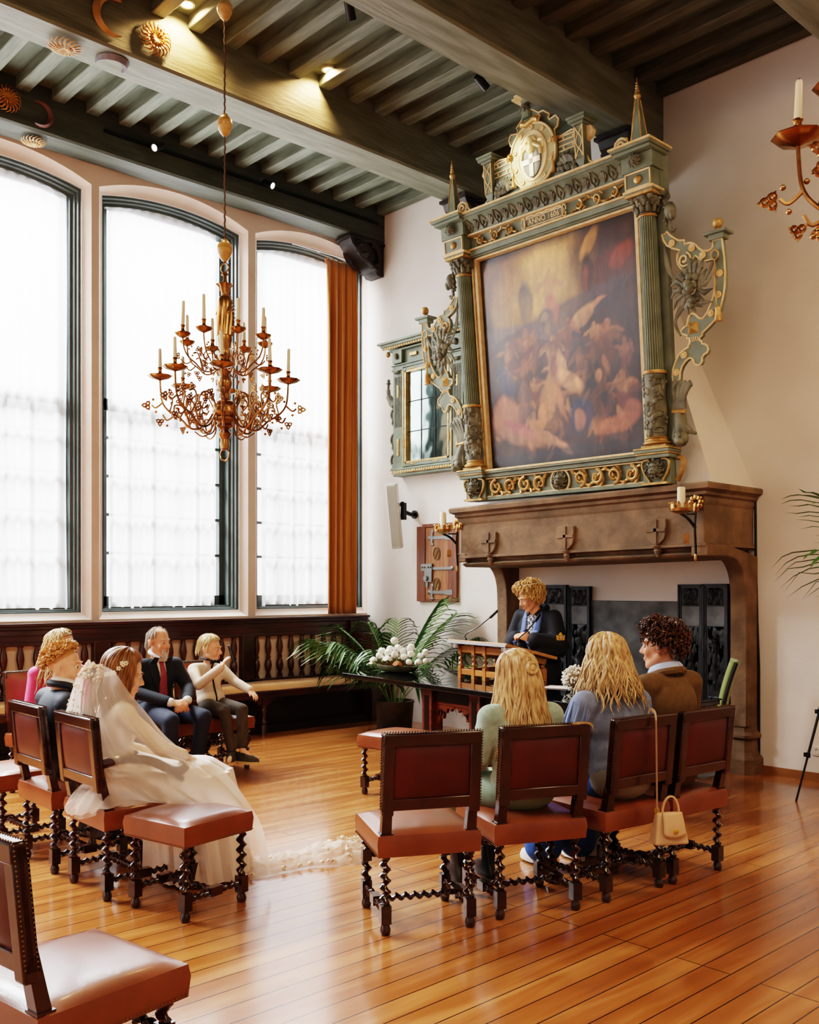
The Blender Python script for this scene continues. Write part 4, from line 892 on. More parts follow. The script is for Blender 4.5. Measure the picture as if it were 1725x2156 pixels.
g = G(); g.lathe(prof, 20); g.obj('stem', M['brass'], ch)
g = G(); g.tube([(.04*math.cos(t),0,.045+.045*math.sin(t)) for t in [i*2*PI/24 for i in range(24)]], .006, 6, closed=True); g.obj('bottom_ring', M['brassd'], ch)
# standing figure with a flame halo
g = G(); g.lathe([(.05,hz(708)),(.055,hz(690)),(.05,hz(670)),(.055,hz(650)),(.06,hz(635)),(.045,hz(625)),(.02,hz(622))], 14)
for k in range(9): a = k*.7; g.tube([(.05*math.cos(a),.05*math.sin(a),hz(706)),(.056*math.cos(a+.2),.056*math.sin(a+.2),hz(670)),(.05*math.cos(a+.3),.05*math.sin(a+.3),hz(640))], [.014,.012,.006], 6)
g.ball((0,0,hz(617)),(.028,.028,.034),10,8); g.capsule((.05,0,hz(640)),(.055,-.03,hz(660)),.016,.012,8); g.capsule((-.05,0,hz(640)),(-.05,-.03,hz(660)),.016,.012,8)
g.obj('figure', M['brass'], ch)
g = G()
for k in range(34):
    a = -PI*.48+PI*1.96*k/33+PI/2+.5; a = 2*PI*k/34
    r0x, r0z, zc = .055, .14, hz(662); l = 1.5 if k % 2 else 1.35
    p0 = (r0x*math.cos(a), .015, zc+r0z*math.sin(a)); p1 = (r0x*l*1.15*math.cos(a)+.006*math.sin(k), .015, zc+r0z*(1+(l-1)*.45)*math.sin(a))
    g.tube([p0, ((p0[0]+p1[0])/2+.004*(-1)**k, .015, (p0[2]+p1[2])/2), p1], [.007,.005,.001], 5)
g.obj('flame_halo', M['brass'], ch)
g = G(); g.lathe([(.02,hz(618)),(.035,hz(612)),(.04,hz(604)),(.062,hz(598)),(.05,hz(600)),(.02,hz(596)),(.014,hz(588)),(.012,hz(580)),(.03,hz(577)),(.02,hz(574)),(.008,hz(572))], 16, lobes=8, lamp=.12)
g.tube([(.034*math.cos(t),0,hz(563)+.034*math.sin(t)) for t in [i*2*PI/20 for i in range(20)]], .006, 6, closed=True); g.obj('crown', M['brass'], ch)
g = G(); g.tube([(0,0,hz(553)),(0,0,hz(545))], .008, 6); n = 260
vs = []
for i in range(n+1):
    z = lerp(hz(548), 6.25-2.54, i/n); vs.append((.0022*math.cos(i*.9), .0022*math.sin(i*.9), z))
g.tube(vs, .007, 5); g.obj('suspension_rope', M['cord'], ch)
for py in (526,262,18):
    g = G(); z = hz(py); g.lathe([(.012,z-.085),(.016,z-.08),(.035,z-.06),(.054,z-.02),(.058,z+.005),(.056,z+.008),(.058,z+.011),(.053,z+.035),(.035,z+.06),(.022,z+.07),(.025,z+.078),(.01,z+.085)], 20); g.obj('wooden_ball', M['wood_ball'], ch)
def trefoil(g, c, s, ang, yy=0):
    for k in range(3):
        a = ang+k*2*PI/3; q = (c[0]+s*.5*math.cos(a), yy, c[1]+s*.5*math.sin(a))
        g.tube([(q[0]+s*.36*math.cos(t),yy,q[2]+s*.36*math.sin(t)) for t in [i*2*PI/9 for i in range(9)]], s*.22, 5, closed=True)
    pts = [(c[0]+s*1.15*math.cos(ang+k*2*PI/3), yy, c[1]+s*1.15*math.sin(ang+k*2*PI/3)) for k in range(3)]
    g.tube(pts, s*.2, 5, closed=True)
def arm(kind):
    g = G(); sc = G()
    if kind == 0:      # lower arm, local x outward, z up from bulb centre hz(870)
        zb = hz(870); zp = hz(795)
        main = smoothpath([(.085,0,zb),(.15,0,zb-.10),(.24,0,zb-.12),(.32,0,zb-.05),(.40,0,zb+.0),(.455,0,zb+.08),(.47,0,zp-.03)],6)
        g.tube(main, .0085, 6)
        g.tube(smoothpath([(.08,0,zb+.03),(.13,0,zb+.12),(.21,0,zb+.13),(.25,0,zb+.06),(.21,0,zb+.01),(.17,0,zb+.04)],6), .0065, 6)
        g.tube(smoothpath([(.1,0,zb-.03),(.1,0,zb-.13),(.16,0,zb-.175),(.22,0,zb-.14)],6), .006, 6)
        sc.tube(smoothpath([(.25,0,zb-.115),(.30,0,zb+.03),(.36,0,zb+.05),(.37,0,zb+.0)],5), .0075, 5)
        sc.tube(smoothpath([(.33,0,zb-.045),(.27,0,zb+.06),(.29,0,zb+.13),(.34,0,zb+.12)],5), .0075, 5)
        sc.tube(smoothpath([(.36,0,zb-.02),(.42,0,zb-.06),(.45,0,zb-.02)],5), .0075, 5); sc.tube(smoothpath([(.2,0,zb-.12),(.22,0,zb-.03),(.17,0,zb-.03)],5), .0075, 5)
        sc.tube(smoothpath([(.45,0,zb+.07),(.5,0,zb+.03),(.53,0,zb+.05)],5), .0075, 5); sc.tube(smoothpath([(.40,0,zb),(.38,0,zb+.09),(.41,0,zb+.12)],5), .007, 5)
        trefoil(sc, (.565,zb+.045), .034, 0); trefoil(sc, (.47,zb-.075), .030, -PI/2); trefoil(sc, (.31,zb+.155), .028, PI/3); trefoil(sc, (.395,zb+.14), .026, PI/2); trefoil(sc, (.275,zb-.0), .026, 1); trefoil(sc, (.24,zb-.06), .026, -.5); trefoil(sc, (.14,zb+.14), .03, .2); trefoil(sc, (.33,zb+.08), .026, 2); trefoil(sc, (.19,zb+.07), .024, .5)
        for p in ((.52,.09),(.5,-.0),(.42,-.1),(.35,.03),(.44,.1)): sc.ball((p[0],0,zb+p[1]), .011, 6, 5)
        R_, pr, zc = .47, .088, zp
    else:
        zb = hz(765); zp = hz(712)
        main = smoothpath([(.045,0,zb),(.09,0,zb-.06),(.16,0,zb-.07),(.22,0,zb-.02),(.28,0,zb+.03),(.31,0,zb+.1),(.315,0,zp-.02)],6)
        g.tube(main, .0065, 6); g.tube(smoothpath([(.05,0,zb+.02),(.09,0,zb+.08),(.14,0,zb+.08),(.16,0,zb+.03),(.13,0,zb+.01)],6), .005, 6)
        sc.tube(smoothpath([(.17,0,zb-.065),(.2,0,zb+.05),(.24,0,zb+.05)],5), .006, 5); sc.tube(smoothpath([(.24,0,zb),(.29,0,zb-.03),(.33,0,zb+.0)],5), .006, 5)
        trefoil(sc, (.355,zb+.02), .024, 0); trefoil(sc, (.2,zb+.085), .022, PI/2); trefoil(sc, (.21,zb-.095), .022, -PI/2); trefoil(sc, (.15,zb-.02), .02, 1); trefoil(sc, (.3,zb-.06), .02, -1.2)
        for p in ((.27,.08),(.33,-.05),(.25,.1)): sc.ball((p[0],0,zb+p[1]), .009, 6, 5)
        R_, pr, zc = .315, .06, zp
    a = g.obj('arm', M['brass'], ch); sc.obj('scrollwork', M['brass'], a)
    g = G(); g.lathe([(.008,zc-.035),(.02,zc-.03),(pr*.75,zc-.018),(pr,zc),(pr*.98,zc+.004),(pr*.6,zc-.008),(.02,zc-.012)], 24, (R_,0,0), lobes=8, lamp=.05); g.obj('drip_pan', M['brassd'], a)
    g = G(); g.lathe([(.018,zc-.012),(.014,zc+.01),(.02,zc+.018),(.014,zc+.026),(.014,zc+.05),(.02,zc+.058),(.018,zc+.062),(.012,zc+.06)], 12, (R_,0,0)); g.obj('candle_socket', M['brassd'], a)
    return a, R_, zc
CAN = None
def candle_on(root_loc, root_rz, ang, R_, zc, lab, grp, h):
    global CAN
    a = ang+root_rz; p = (root_loc[0]+R_*math.cos(a), root_loc[1]+R_*math.sin(a), root_loc[2]+zc+.061)
    if CAN is None:
        CAN = thing('candle', lab, 'candle', p, 0, grp)
        g = G(); g.lathe([(.0145,0),(.0125,.155),(.01,.163),(.002,.165)], 10); g.obj('wax_body', M['wax'], CAN)
        g = G(); g.tube([(0,0,.16),(.001,0,.175)], .0018, 4); g.obj('wick', M['black'], CAN); k = CAN
    else: k = dup(CAN, p, 0, lab, grp)
    k.scale = (1,1,h); k.rotation_euler = (R.uniform(-.03,.03),R.uniform(-.03,.03),0)
CRZ = .35
# angle of the camera direction seen from the chandelier: front arm offset 8.5 degrees
front = math.atan2(-.6829,.7305)
for tier, off in ((0, math.radians(8.5)), (1, math.radians(28))):
    a0, R_, zc = arm(tier); a0.name = 'arm'
    for k in range(8):
        if k == 0: a = a0
        else:
            a = a0.copy(); COL.objects.link(a); a.parent = ch
            for c in list(a0.children): d = c.copy(); COL.objects.link(d); d.parent = a
        th = front+off+k*PI/4-CRZ; a.rotation_euler = (0,0,th)
        candle_on((3.10,-3.98,2.54), CRZ, th, R_, zc, 'ivory candle on the %s tier of the chandelier' % ('lower' if tier == 0 else 'upper'), 'candles on the %s tier' % ('lower' if tier == 0 else 'upper'), R.uniform(.85,1.1))
c2 = dup(ch, (8.15,-4.31,2.60), 0, 'second brass chandelier of which one arm shows at the upper right')
lefta = math.atan2(-.73,-.683)
# turn the copy so that one lower arm points back along the wall side
fara = lefta-PI/8
c2.rotation_euler = (0,0,fara-(front+math.radians(8.5)-CRZ))
_, R_, zc = None, .47, hz(795)
candle_on((8.15,-4.31,2.60), 0, fara, R_, zc, 'ivory candle on the arm of the second chandelier by the right wall', 'candle on the second chandelier', .86)
# ================================================================ ornaments on the beams
SUN = mat('sun_gilding','#c98a3e',.45,.3,col2='#9a5f25',scale=9); SUNL = mat('sun_worn','#d8b98e',.5,.1,col2='#b98a55',scale=12); MOON = mat('moon_gilding','#a9783f',.5,.2,col2='#c49a62',scale=10); MOOND = mat('moon_grey','#8d8790',.6,col2='#6f6772',scale=12)
def sun(name, loc, Mx, r, m, lab):
    g = G()
    for k in range(18):
        a = 2*PI*k/18; s = .28
        p = [(r*.25*math.cos(a),r*.25*math.sin(a),.02),(r*.6*math.cos(a+.1),r*.6*math.sin(a+.1),.035),(r*.85*math.cos(a+.02),r*.85*math.sin(a+.02),.022),(r*math.cos(a-s),r*math.sin(a-s),.008)]
        g.tube(p, [r*.05,r*.085,r*.06,r*.012], 6, flat=.6)
    for k in range(12):
        a = 2*PI*k/12+.2; g.tube([(0,0,.03),(r*.3*math.cos(a),r*.3*math.sin(a),.045),(r*.5*math.cos(a+.2),r*.5*math.sin(a+.2),.03)], [r*.04,r*.07,r*.015], 6, flat=.6)
    o = g.obj(name, m); o.matrix_world = Matrix.Translation(loc) @ Mx.to_4x4(); tag(o, lab, 'ornament', 'carved suns on the beams'); return o
def moon(name, loc, Mx, r, m, lab, a0):
    o1 = arc((0,0),r,a0-2.1,a0+2.1,24); c = (-r*.38*math.cos(a0),-r*.38*math.sin(a0)); e0 = o1[-1]; e1 = o1[0]
    rr = math.hypot(e0[0]-c[0],e0[1]-c[1]); b0 = math.atan2(e0[1]-c[1],e0[0]-c[0]); b1 = math.atan2(e1[1]-c[1],e1[0]-c[0])
    while b1 > b0: b1 -= 2*PI
    if b0-b1 < PI*.6: b1 -= 2*PI
    inn = arc(c,rr,b0,b1,24)[1:-1]
    n = len(o1); m_ = len(inn); g = G()
    vs = []; 
    for i in range(25):
        t = i/24; a = a0-2.1+4.2*t; th = r*.42*math.sin(PI*t)**.8+.003; q = (r*math.cos(a), r*math.sin(a))
        vs += [(q[0],q[1],0),((r-th*.5)*math.cos(a),(r-th*.5)*math.sin(a),.02+.3*th),((r-th)*math.cos(a),(r-th)*math.sin(a),0)]
    g.add(vs, [(3*i+k,3*i+k+1,3*i+k+4,3*i+k+3) for i in range(24) for k in (0,1)])
    o = g.obj(name, m); o.matrix_world = Matrix.Translation(loc) @ Mx.to_4x4(); tag(o, lab, 'ornament', 'carved crescent moons on the beams')
side = Matrix(((0,0,1),(1,0,0),(0,1,0))); under = Matrix(((1,0,0),(0,-1,0),(0,0,-1)))
moon('mounted_moon', (2.325,-4.50,5.98), side, .155, MOON, 'gilded crescent moon on the side of the middle beam', PI)
sun('mounted_sun', (2.325,-4.13,5.94), side, .14, SUN, 'golden carved sun on the side of the middle beam')
sun('mounted_sun', (2.12,-4.78,5.735), under, .135, SUNL, 'pale carved sun under the middle beam')
moon('mounted_moon', (2.13,-4.40,5.74), under, .13, MOOND, 'grey painted crescent under the middle beam', 0)
sun('mounted_sun', (.425,-4.58,6.02), side, .13, SUN, 'reddish carved sun on the dark beam above the windows')
moon('mounted_moon', (.425,-4.27,5.98), side, .12, mat('moon_red','#6d3f33',.6), 'dull red crescent on the dark beam above the windows', 0)
sun('mounted_sun', (.25,-4.27,5.80), under, .12, SUNL, 'worn pale sun under the beam above the windows')
# corbels under the beam ends
CB = mat('corbel_wood','#2e2522',.5,col2='#15110f',scale=10)
def corbel(x0, x1, zt, lab, yd=.5):
    t = thing('mounted_corbel', lab, 'corbel', ((x0+x1)/2,-.005,zt-.42)); w = x1-x0; h = .42
    pl = [(0,0),(-.1,0),(-.14,.05),(-.3,.14),(-yd,.3),(-yd-.03,h-.06),(-yd-.03,h),(0,h)]
    g = G(); g.prism(pl, lambda u,v,w_: (w_,u,v), -w/2, w/2); g.obj('bracket_block', CB, t, smooth=False, bevel=.008)
    g = G()
    g.box(-w/2-.02,w/2+.02,-yd-.06,0,h-.05,h-.02)
    for s in (-1,1):
        xx = s*(w/2+.005); 
        g.ball((xx,-.33,.26),(.05,.12,.11),12,8); g.ball((xx+s*.03,-.38,.3),(.03,.035,.03),8,6); g.ball((xx+s*.03,-.33,.2),(.04,.06,.04),8,6)
        g.tube(smoothpath([(xx,-.2,.34),(xx+s*.02,-.12,.3),(xx+s*.02,-.1,.16),(xx,-.2,.08)],5), .028, 7); g.tube(smoothpath([(xx,-.45,.33),(xx+s*.02,-.25,.38),(xx,-.06,.32)],5), .02, 6); g.tube(smoothpath([(xx,-.1,.06),(xx+s*.015,-.26,.12),(xx,-.4,.2)],5), .022, 6)
    g.obj('corbel_carving', CB, t)
corbel(.17,.405,5.825,'dark carved corbel under the window wall beam beside the curtain')
corbel(1.95,2.29,5.76,'dark corbel under the middle beam behind the overmantel')
corbel(3.97,4.31,5.755,'dark corbel under the nearer beam above the overmantel')
# track lights and spots
t = thing('track_rail', 'black lighting track on the side of the beam above the windows', 'lighting track', (.425,-1.9,6.03))
G().box(-.012,.02,-1.75,1.78,-.014,.014).obj('rail', M['black'], t, smooth=False)
SPOTG = mat('spot_lens','#fff4e0',.3,emit=4)
def head(name, loc, d, lab, grp, glow=True):
    t = thing(name, lab, 'spotlight', loc, group=grp); d = Vector(d).normalized(); Q = d.to_track_quat('Z','Y').to_matrix()
    g = G(); g.lathe([(.03,-.07),(.036,-.065),(.038,.07),(.034,.07),(.034,.06)], 14, (0,0,0), Q, cap=False); g.obj('lamp_can', M['black'], t)
    g = G(); g.lathe([(.001,.058),(.034,.058)], 14, (0,0,0), Q, cap=False); g.obj('lens', SPOTG if glow else M['black'], t)
    g = G(); g.tube([(0,0,0),(0,0,.07)] if not glow else [(0,0,0),(-.06,0,.0)], .01, 6); g.obj('yoke', M['black'], t)
head('track_spotlight', (.51,-3.12,6.01), (.30,-.80,-.52), 'lit black track spotlight nearer the middle tall window', 'spotlights on the track')
head('track_spotlight', (.50,-1.78,6.02), (.85,.25,-.5), 'lit black track spotlight nearer the orange curtain', 'spotlights on the track')
head('ceiling_spotlight', (3.57,-3.16,6.03), (-.3,.5,-.8), 'black spotlight at the top of the picture beside the nearer beam', 'black spotlights beside the nearer beam', False)
head('ceiling_spotlight', (3.54,-1.64,6.03), (.1,.8,-.5), 'black spotlight above the overmantel beside the nearer beam', 'black spotlights beside the nearer beam', False)
for k, (x, y, lab) in enumerate(((2.47,-3.93,'round recessed downlight glowing near the top of the hanging rope'),(2.47,-2.50,'round recessed downlight glowing above the side of the middle beam'))):
    t = thing('downlight', lab, 'downlight', (x,y,6.235))
    g = G(); g.lathe([(.046,.03),(.046,0),(.062,0),(.064,.006),(.06,.15)], 20, cap=False); g.obj('downlight_rim', M['white'], t)
    g = G(); g.lathe([(.001,.02),(.046,.02)], 20, cap=False); g.obj('downlight_lens', M['lamp_glow'], t)
    spot('downlight_lamp', (x,y,6.225), (x+.02,y,3), 95, 155, (1,.58,.26), .6, .04)
# ================================================================ chairs and stools
def twist(g, a, b, r, pitch=.052, seg=8):
    a = Vector(a); b = Vector(b); d = b-a; L_ = d.length; n = max(8, int(L_/.0085)); d.normalize()
    s = d.orthogonal().normalized(); q = s.cross(d); pts = []
    for i in range(n+1):
        t = i/n; e = min(1, min(t,1-t)*8); ph = 2*PI*t*L_/pitch
        pts.append(a+d*(L_*t)+(s*math.cos(ph)+q*math.sin(ph))*(r*.42*e))
    vs = []
    for p in pts:
        for k in range(seg): an = 2*PI*k/seg; vs.append(p+(s*math.cos(an)+q*math.sin(an))*r*.78)
    g.add(vs, [(i*seg+k,i*seg+(k+1)%seg,(i+1)*seg+(k+1)%seg,(i+1)*seg+k) for i in range(n) for k in range(seg)]+[tuple(range(seg))[::-1],tuple(range(n*seg,(n+1)*seg))])
def leg(x, y, top, front):
    g = G(); g.lathe([(.008,0),(.022,.004),(.026,.022),(.02,.042),(.016,.05),(.022,.056)], 12, (x,y,0)); g.cbox((x,y,.095),(.048,.048,.085))
    z1 = top
    if front: twist(g,(x,y,.135),(x,y,.235),.024); g.cbox((x,y,.265),(.046,.046,.06)); twist(g,(x,y,.295),(x,y,z1),.024)
    else: twist(g,(x,y,.135),(x,y,z1),.024)
    return g
def cushion_top(g, w, d, z0, z1, cx=0, cy=0, puff=.02, r=.025):
    def fn(u, v):
        a = u*2*PI; # superellipse ring
        return None
    nx, ny = 16, 16
    def top(u, v):
        x = (u-.5)*2; y = (v-.5)*2; e = (1-abs(x)**6)*(1-abs(y)**6)
        return (cx+x*w/2, cy+y*d/2, z1-.014*(1-min(1,e*1.6))+puff*(1-x*x)*(1-y*y))
    g.grid(top, nx, ny)
    ring = [top(i/nx,0) for i in range(nx)]+[top(1,j/ny) for j in range(ny)]+[top(1-i/nx,1) for i in range(nx)]+[top(0,1-j/ny) for j in range(ny)]
    n = len(ring); lo = [(p[0]+(.006 if p[0]>cx else -.006), p[1]+(.006 if p[1]>cy else -.006), lerp(p[2],z0,.35)) for p in ring]; l2 = [(p[0],p[1],z0) for p in ring]
    g.add(ring+lo+l2, [(k*n+i,k*n+(i+1)%n,(k+1)*n+(i+1)%n,(k+1)*n+i) for k in (0,1) for i in range(n)]+[tuple(range(2*n,3*n))])
def nails(g, pts, sp=.013, r=.0042):
    for a, b in zip(pts, pts[1:]):
        a = Vector(a); b = Vector(b); n = max(1,int((b-a).length/sp))
        for i in range(n): 
            p = a.lerp(b, i/n); g.add([p+Vector(q)*r for q in ((1,0,0),(0,1,0),(-1,0,0),(0,-1,0),(0,0,1),(0,0,-1))], [(0,1,4),(1,2,4),(2,3,4),(3,0,4),(1,0,5),(2,1,5),(3,2,5),(0,3,5)])
def stretchers(t, hw, hd, rear=True, front_hi=True):
    for s in (-1,1):
        g = G(); twist(g,(s*hw,-hd+.02,.105),(s*hw,-.035,.105),.018,.04); g.cbox((s*hw,0,.105),(.04,.075,.045)); twist(g,(s*hw,.035,.105),(s*hw,hd-.02,.105),.018,.04); g.obj('side_stretcher', M['leg'], t)
    g = G(); twist(g,(-hw+.015,0,.105),(hw-.015,0,.105),.019,.046); g.obj('cross_stretcher', M['leg'], t)
    if front_hi:
        g = G(); twist(g,(-hw+.02,hd,.265),(hw-.02,hd,.265),.02,.046); g.obj('front_stretcher', M['leg'], t)
def make_chair(label, grp=None, hw=.205, hd=.2):
    t = thing('oak_chair', label, 'chair', (0,0,0), 0, grp)
    for s in (-1,1):
        leg(s*hw, hd, .365, True).obj('leg', M['leg'], t)
        g = leg(s*hw, -hd, .365, False); g.cbox((s*hw,-hd,.40),(.054,.054,.07)); g.cbox((s*hw,-hd-.002,.455),(.062,.055,.03))
        g.taper([(s*hw-.024,-hd-.024,.46),(s*hw+.024,-hd-.024,.46),(s*hw+.024,-hd+.02,.46),(s*hw-.024,-hd+.02,.46)],[(s*hw-.021,-hd-.062,.66),(s*hw+.021,-hd-.062,.66),(s*hw+.021,-hd-.026,.66),(s*hw-.021,-hd-.026,.66)])
        g.obj('leg', M['leg'], t)
    stretchers(t, hw, hd)
    w = hw*2+.06
    g = G(); cushion_top(g, w+.02, hd*2+.09, .362, .475, 0, .012); st_ = g.obj('seat', M['leather'], t)
    g = G(); x, y0, y1 = w/2+.014, -hd-.025, hd+.052; nails(g, [(-x,y0,.37),(-x,y1,.37),(x,y1,.37),(x,y0,.37),(-x,y0,.37)]); g.obj('nail_trim', M['brass_nail'], st_)
    # back: padded frame, raked slightly
    rk = lambda z: -hd-.045-.10*(z-.6)
    def slab(x0, x1, z0, z1, d0, d1):
        g = G(); g.add([(x0,rk(z0)+d0,z0),(x1,rk(z0)+d0,z0),(x1,rk(z0)+d1,z0),(x0,rk(z0)+d1,z0),(x0,rk(z1)+d0,z1),(x1,rk(z1)+d0,z1),(x1,rk(z1)+d1,z1),(x0,rk(z1)+d1,z1)],[(0,3,2,1),(4,5,6,7),(0,1,5,4),(1,2,6,5),(2,3,7,6),(3,0,4,7)]); return g
    z0, z1 = .585, .93; xo = hw+.03
    b = slab(-xo,xo,z0,z1,-.012,.012).obj('backrest', M['leatherb'], t, bevel=.004)
    for s in (-1,1): slab(*sorted((s*xo,s*(xo-.055))), z0-.03, z1, -.024, .024).obj('back_stile', M['leg'], b, bevel=.008)
    slab(-xo,xo,z1-.055,z1+.008,-.026,.026).obj('back_rail', M['leg'], b, bevel=.009); slab(-xo,xo,z0-.005,z0+.05,-.022,.022).obj('back_rail', M['leg'], b, bevel=.006)
    def pad(sg):
        g = G(); x_ = xo-.05
        g.grid(lambda u, v: (lerp(-x_,x_,u), rk(lerp(z0+.045,z1-.05,v))+sg*(.012+.016*(1-(2*u-1)**4)*(1-(2*v-1)**4)), lerp(z0+.045,z1-.05,v)), 12, 10); return g
    pad(-1).obj('back_panel', M['leatherb'], b)
    g = G(); g.grid(lambda u, v: (lerp(-xo,xo,u), rk(lerp(z0,z1,v))+.022+.022*(1-(2*u-1)**6)*(1-(2*v-1)**6), lerp(z0,z1,v)), 12, 10); g.obj('front_pad', M['leather'], b)
    for d in (-.018,.018):
        g = G(); nails(g, [(-(xo+.002),rk(z0)+d,z0),(-(xo+.002),rk(z1)+d,z1),(-xo,rk(z1)+d,z1+.009),(xo,rk(z1)+d,z1+.009),(xo+.002,rk(z1)+d,z1),(xo+.002,rk(z0)+d,z0)])
        g.obj('nail_trim', M['brass_nail'], b)
    return t
def make_stool(label, grp=None, hw=.185, hd=.185):
    t = thing('leather_stool', label, 'stool', (0,0,0), 0, grp)
    for s in (-1,1):
        for q in (-1,1): leg(s*hw, q*hd, .365, False).obj('leg', M['leg'], t)
    stretchers(t, hw, hd, front_hi=False)
    g = G(); cushion_top(g, hw*2+.075, hd*2+.075, .362, .475, puff=.02); st_ = g.obj('seat', M['leather'], t)
    g = G(); x = hw+.04; nails(g, [(-x,-x,.37),(x,-x,.37),(x,x,.37),(-x,x,.37),(-x,-x,.37)]); g.obj('nail_trim', M['brass_nail'], st_)
    return t
c0 = make_chair('empty leather chair with twisted legs beside the girl in mint')
c0.location = (5.90,-4.665,0); c0.rotation_euler = (0,0,math.radians(62))
GR = math.radians
def chair(x, y, rz, lab): return dup(c0, (x,y,0), GR(rz), lab)
chair(6.10,-4.126,65.8,'leather chair under the girl in the mint sweater')
chair(6.225,-3.582,83,'leather chair with a cream handbag hung on its back')
chair(6.283,-3.075,85,'leather chair under the man in the brown jacket, by the stone jamb')
chair(6.51,-6.68,8,'large empty leather chair cut off at the lower left corner')
chair(3.80,-5.45,-1,'leather chair under the groom')
chair(1.90,-3.33,-88,'leather chair under the boy with the phone')
chair(1.90,-3.88,-88,'leather chair under the bearded man')
chair(1.88,-4.80,-88,'leather chair under the woman in pink')
bc = chair(4.445,-5.45,-1,'leather armchair under the bride'); bc.name = 'oak_armchair'
for s in (-1,1):
    g = G(); g.tube(smoothpath([(s*.225,-.235,.70),(s*.235,-.12,.715),(s*.235,.02,.69),(s*.235,.14,.63),(s*.235,.2,.615),(s*.235,.235,.64)],5), [.02]*26, 8, flat=1.2); ar = g.obj('armrest', M['leg'], bc)
    g = G(); twist(g,(s*.22,.2,.47),(s*.232,.2,.61),.022); g.obj('arm_post', M['leg'], ar)
s0 = make_stool('leather topped stool right of the bride, in front of her veil'); s0.location = (4.985,-5.38,0); s0.rotation_euler = (0,0,GR(11))
dup(s0, (3.14,-5.52,0), GR(3), 'leather stool beside the groom at the left edge')
dup(s0, (3.76,-2.83,0), GR(8), 'leather stool in front of the table, farther from the girl in mint')
dup(s0, (4.27,-2.95,0), GR(-4), 'leather stool in front of the table, half hidden by the empty chair')
# ================================================================ table
RT_ = GR(-6.5); t = thing('long_table', 'long carved oak table with a black glass top', 'table', (3.9,-1.72,0), RT_)
# local: x along, y towards the fireplace wall; near edge at y=-.53
g = G(); g.box(-1.72,1.72,-.53,.55,.735,.768); g.obj('tabletop', mat('ebonised_top','#12100f',.2,coat=.5), t, smooth=False, bevel=.004)
g = G(); g.box(-1.73,1.73,-.54,.56,.769,.781); g.obj('glass_top', M['glass_black'], t, smooth=False, bevel=.003)
g = G(); g.box(-.55,1.5,-.40,-.36,.60,.735); g.box(-.55,1.5,.36,.40,.60,.735); g.box(-.55,-.51,-.4,.4,.6,.735); g.box(1.46,1.5,-.4,.4,.6,.735); ap = g.obj('apron', M['table'], t, smooth=False, bevel=.004)
g = G(); g.box(-.5,1.45,-.41,-.398,.625,.71); g.obj('apron_panel', mat('ebony_inlay','#140c08',.3), ap, smooth=False)
for x in (-.53,.10,.80,1.48):
    for y in (-.38,.38):
        g = G(); g.cbox((x,y,.50),(.13,.13,.47)); g.lathe([(.06,.0),(.075,.02),(.075,.05),(.05,.07),(.05,.1),(.065,.13),(.065,.27)], 14, (x,y,0)); lg_ = g.obj('leg', M['table'], t, bevel=.006)
        g = G(); g.cbox((x,y-.066,.5),(.06,.006,.34)); g.obj('leg_inlay', mat('ebony_inlay_b','#1c0f09',.3), lg_, smooth=False)
        if y < 0 and x < 1:
            for s in (-1,1):
                if x < -.5 and s < 0: continue
                g = G(); pl = [(.065,.60),(.31,.60),(.305,.575),(.28,.58),(.265,.55),(.24,.575),(.215,.57),(.20,.53),(.175,.55),(.16,.48),(.125,.50),(.1,.43),(.065,.42)]
                g.prism([(x+s*p,q) for p,q in pl], lambda u,v,w: (u,w,v), -.39, -.36)
                br_ = g.obj('fretwork_bracket', M['table'], ap, smooth=False)
                g = G(); g.tube([(x+s*(.13+.035*(1-.7*k/14)*math.cos(k*.6)),-.392,.525+.035*(1-.7*k/14)*math.sin(k*.6)) for k in range(15)], .006, 5); g.obj('fretwork_scroll', mat('ebony_line','#190d08',.3), br_)
g = G(); g.box(-.53,1.48,-.04,.04,.10,.16); g.box(-.57,-.49,-.38,.38,.1,.16); g.box(1.44,1.52,-.38,.38,.1,.16); g.obj('stretcher', M['table'], t, smooth=False, bevel=.006)
g = G(); g.lathe([(.07,.0),(.1,.02),(.1,.05),(.06,.07),(.08,.1)], 16, (-.20,-.0,0)); g.obj('bun_foot', M['dark'], t)
def on_table(px, py): 
    c, s = math.cos(RT_), math.sin(RT_); return (3.9+c*px-s*py, -1.72+s*px+c*py)
# lectern on the table
t = thing('table_lectern', 'small oak lectern with twisted posts standing on the table', 'lectern', (3.62,-1.46,.782), GR(-10))
for x in (-.34,-.14,.02,.32):
    g = G(); g.cbox((x,-.2,.02),(.045,.045,.12)) if False else g.cbox((x,-.2,.055),(.042,.042,.11)); twist(g,(x,-.2,.11),(x,-.2,.225),.021,.045); g.cbox((x,-.2,.26),(.042,.042,.08)); g.obj('post', M['lectern'], t)
for x in (-.34,.32):
    g = G(); g.cbox((x,.2,.055),(.042,.042,.11)); twist(g,(x,.2,.11),(x,.2,.17),.021,.045); g.cbox((x,.2,.18),(.042,.042,.03)); g.obj('post', M['lectern'], t)
g = G(); g.box(-.36,.34,-.215,-.185,.035,.085); g.box(-.36,.34,.185,.215,.035,.085); g.box(-.355,-.325,-.2,.2,.035,.085); g.box(.305,.335,-.2,.2,.035,.085); g.obj('base_rail', M['lectern'], t, smooth=False, bevel=.003)
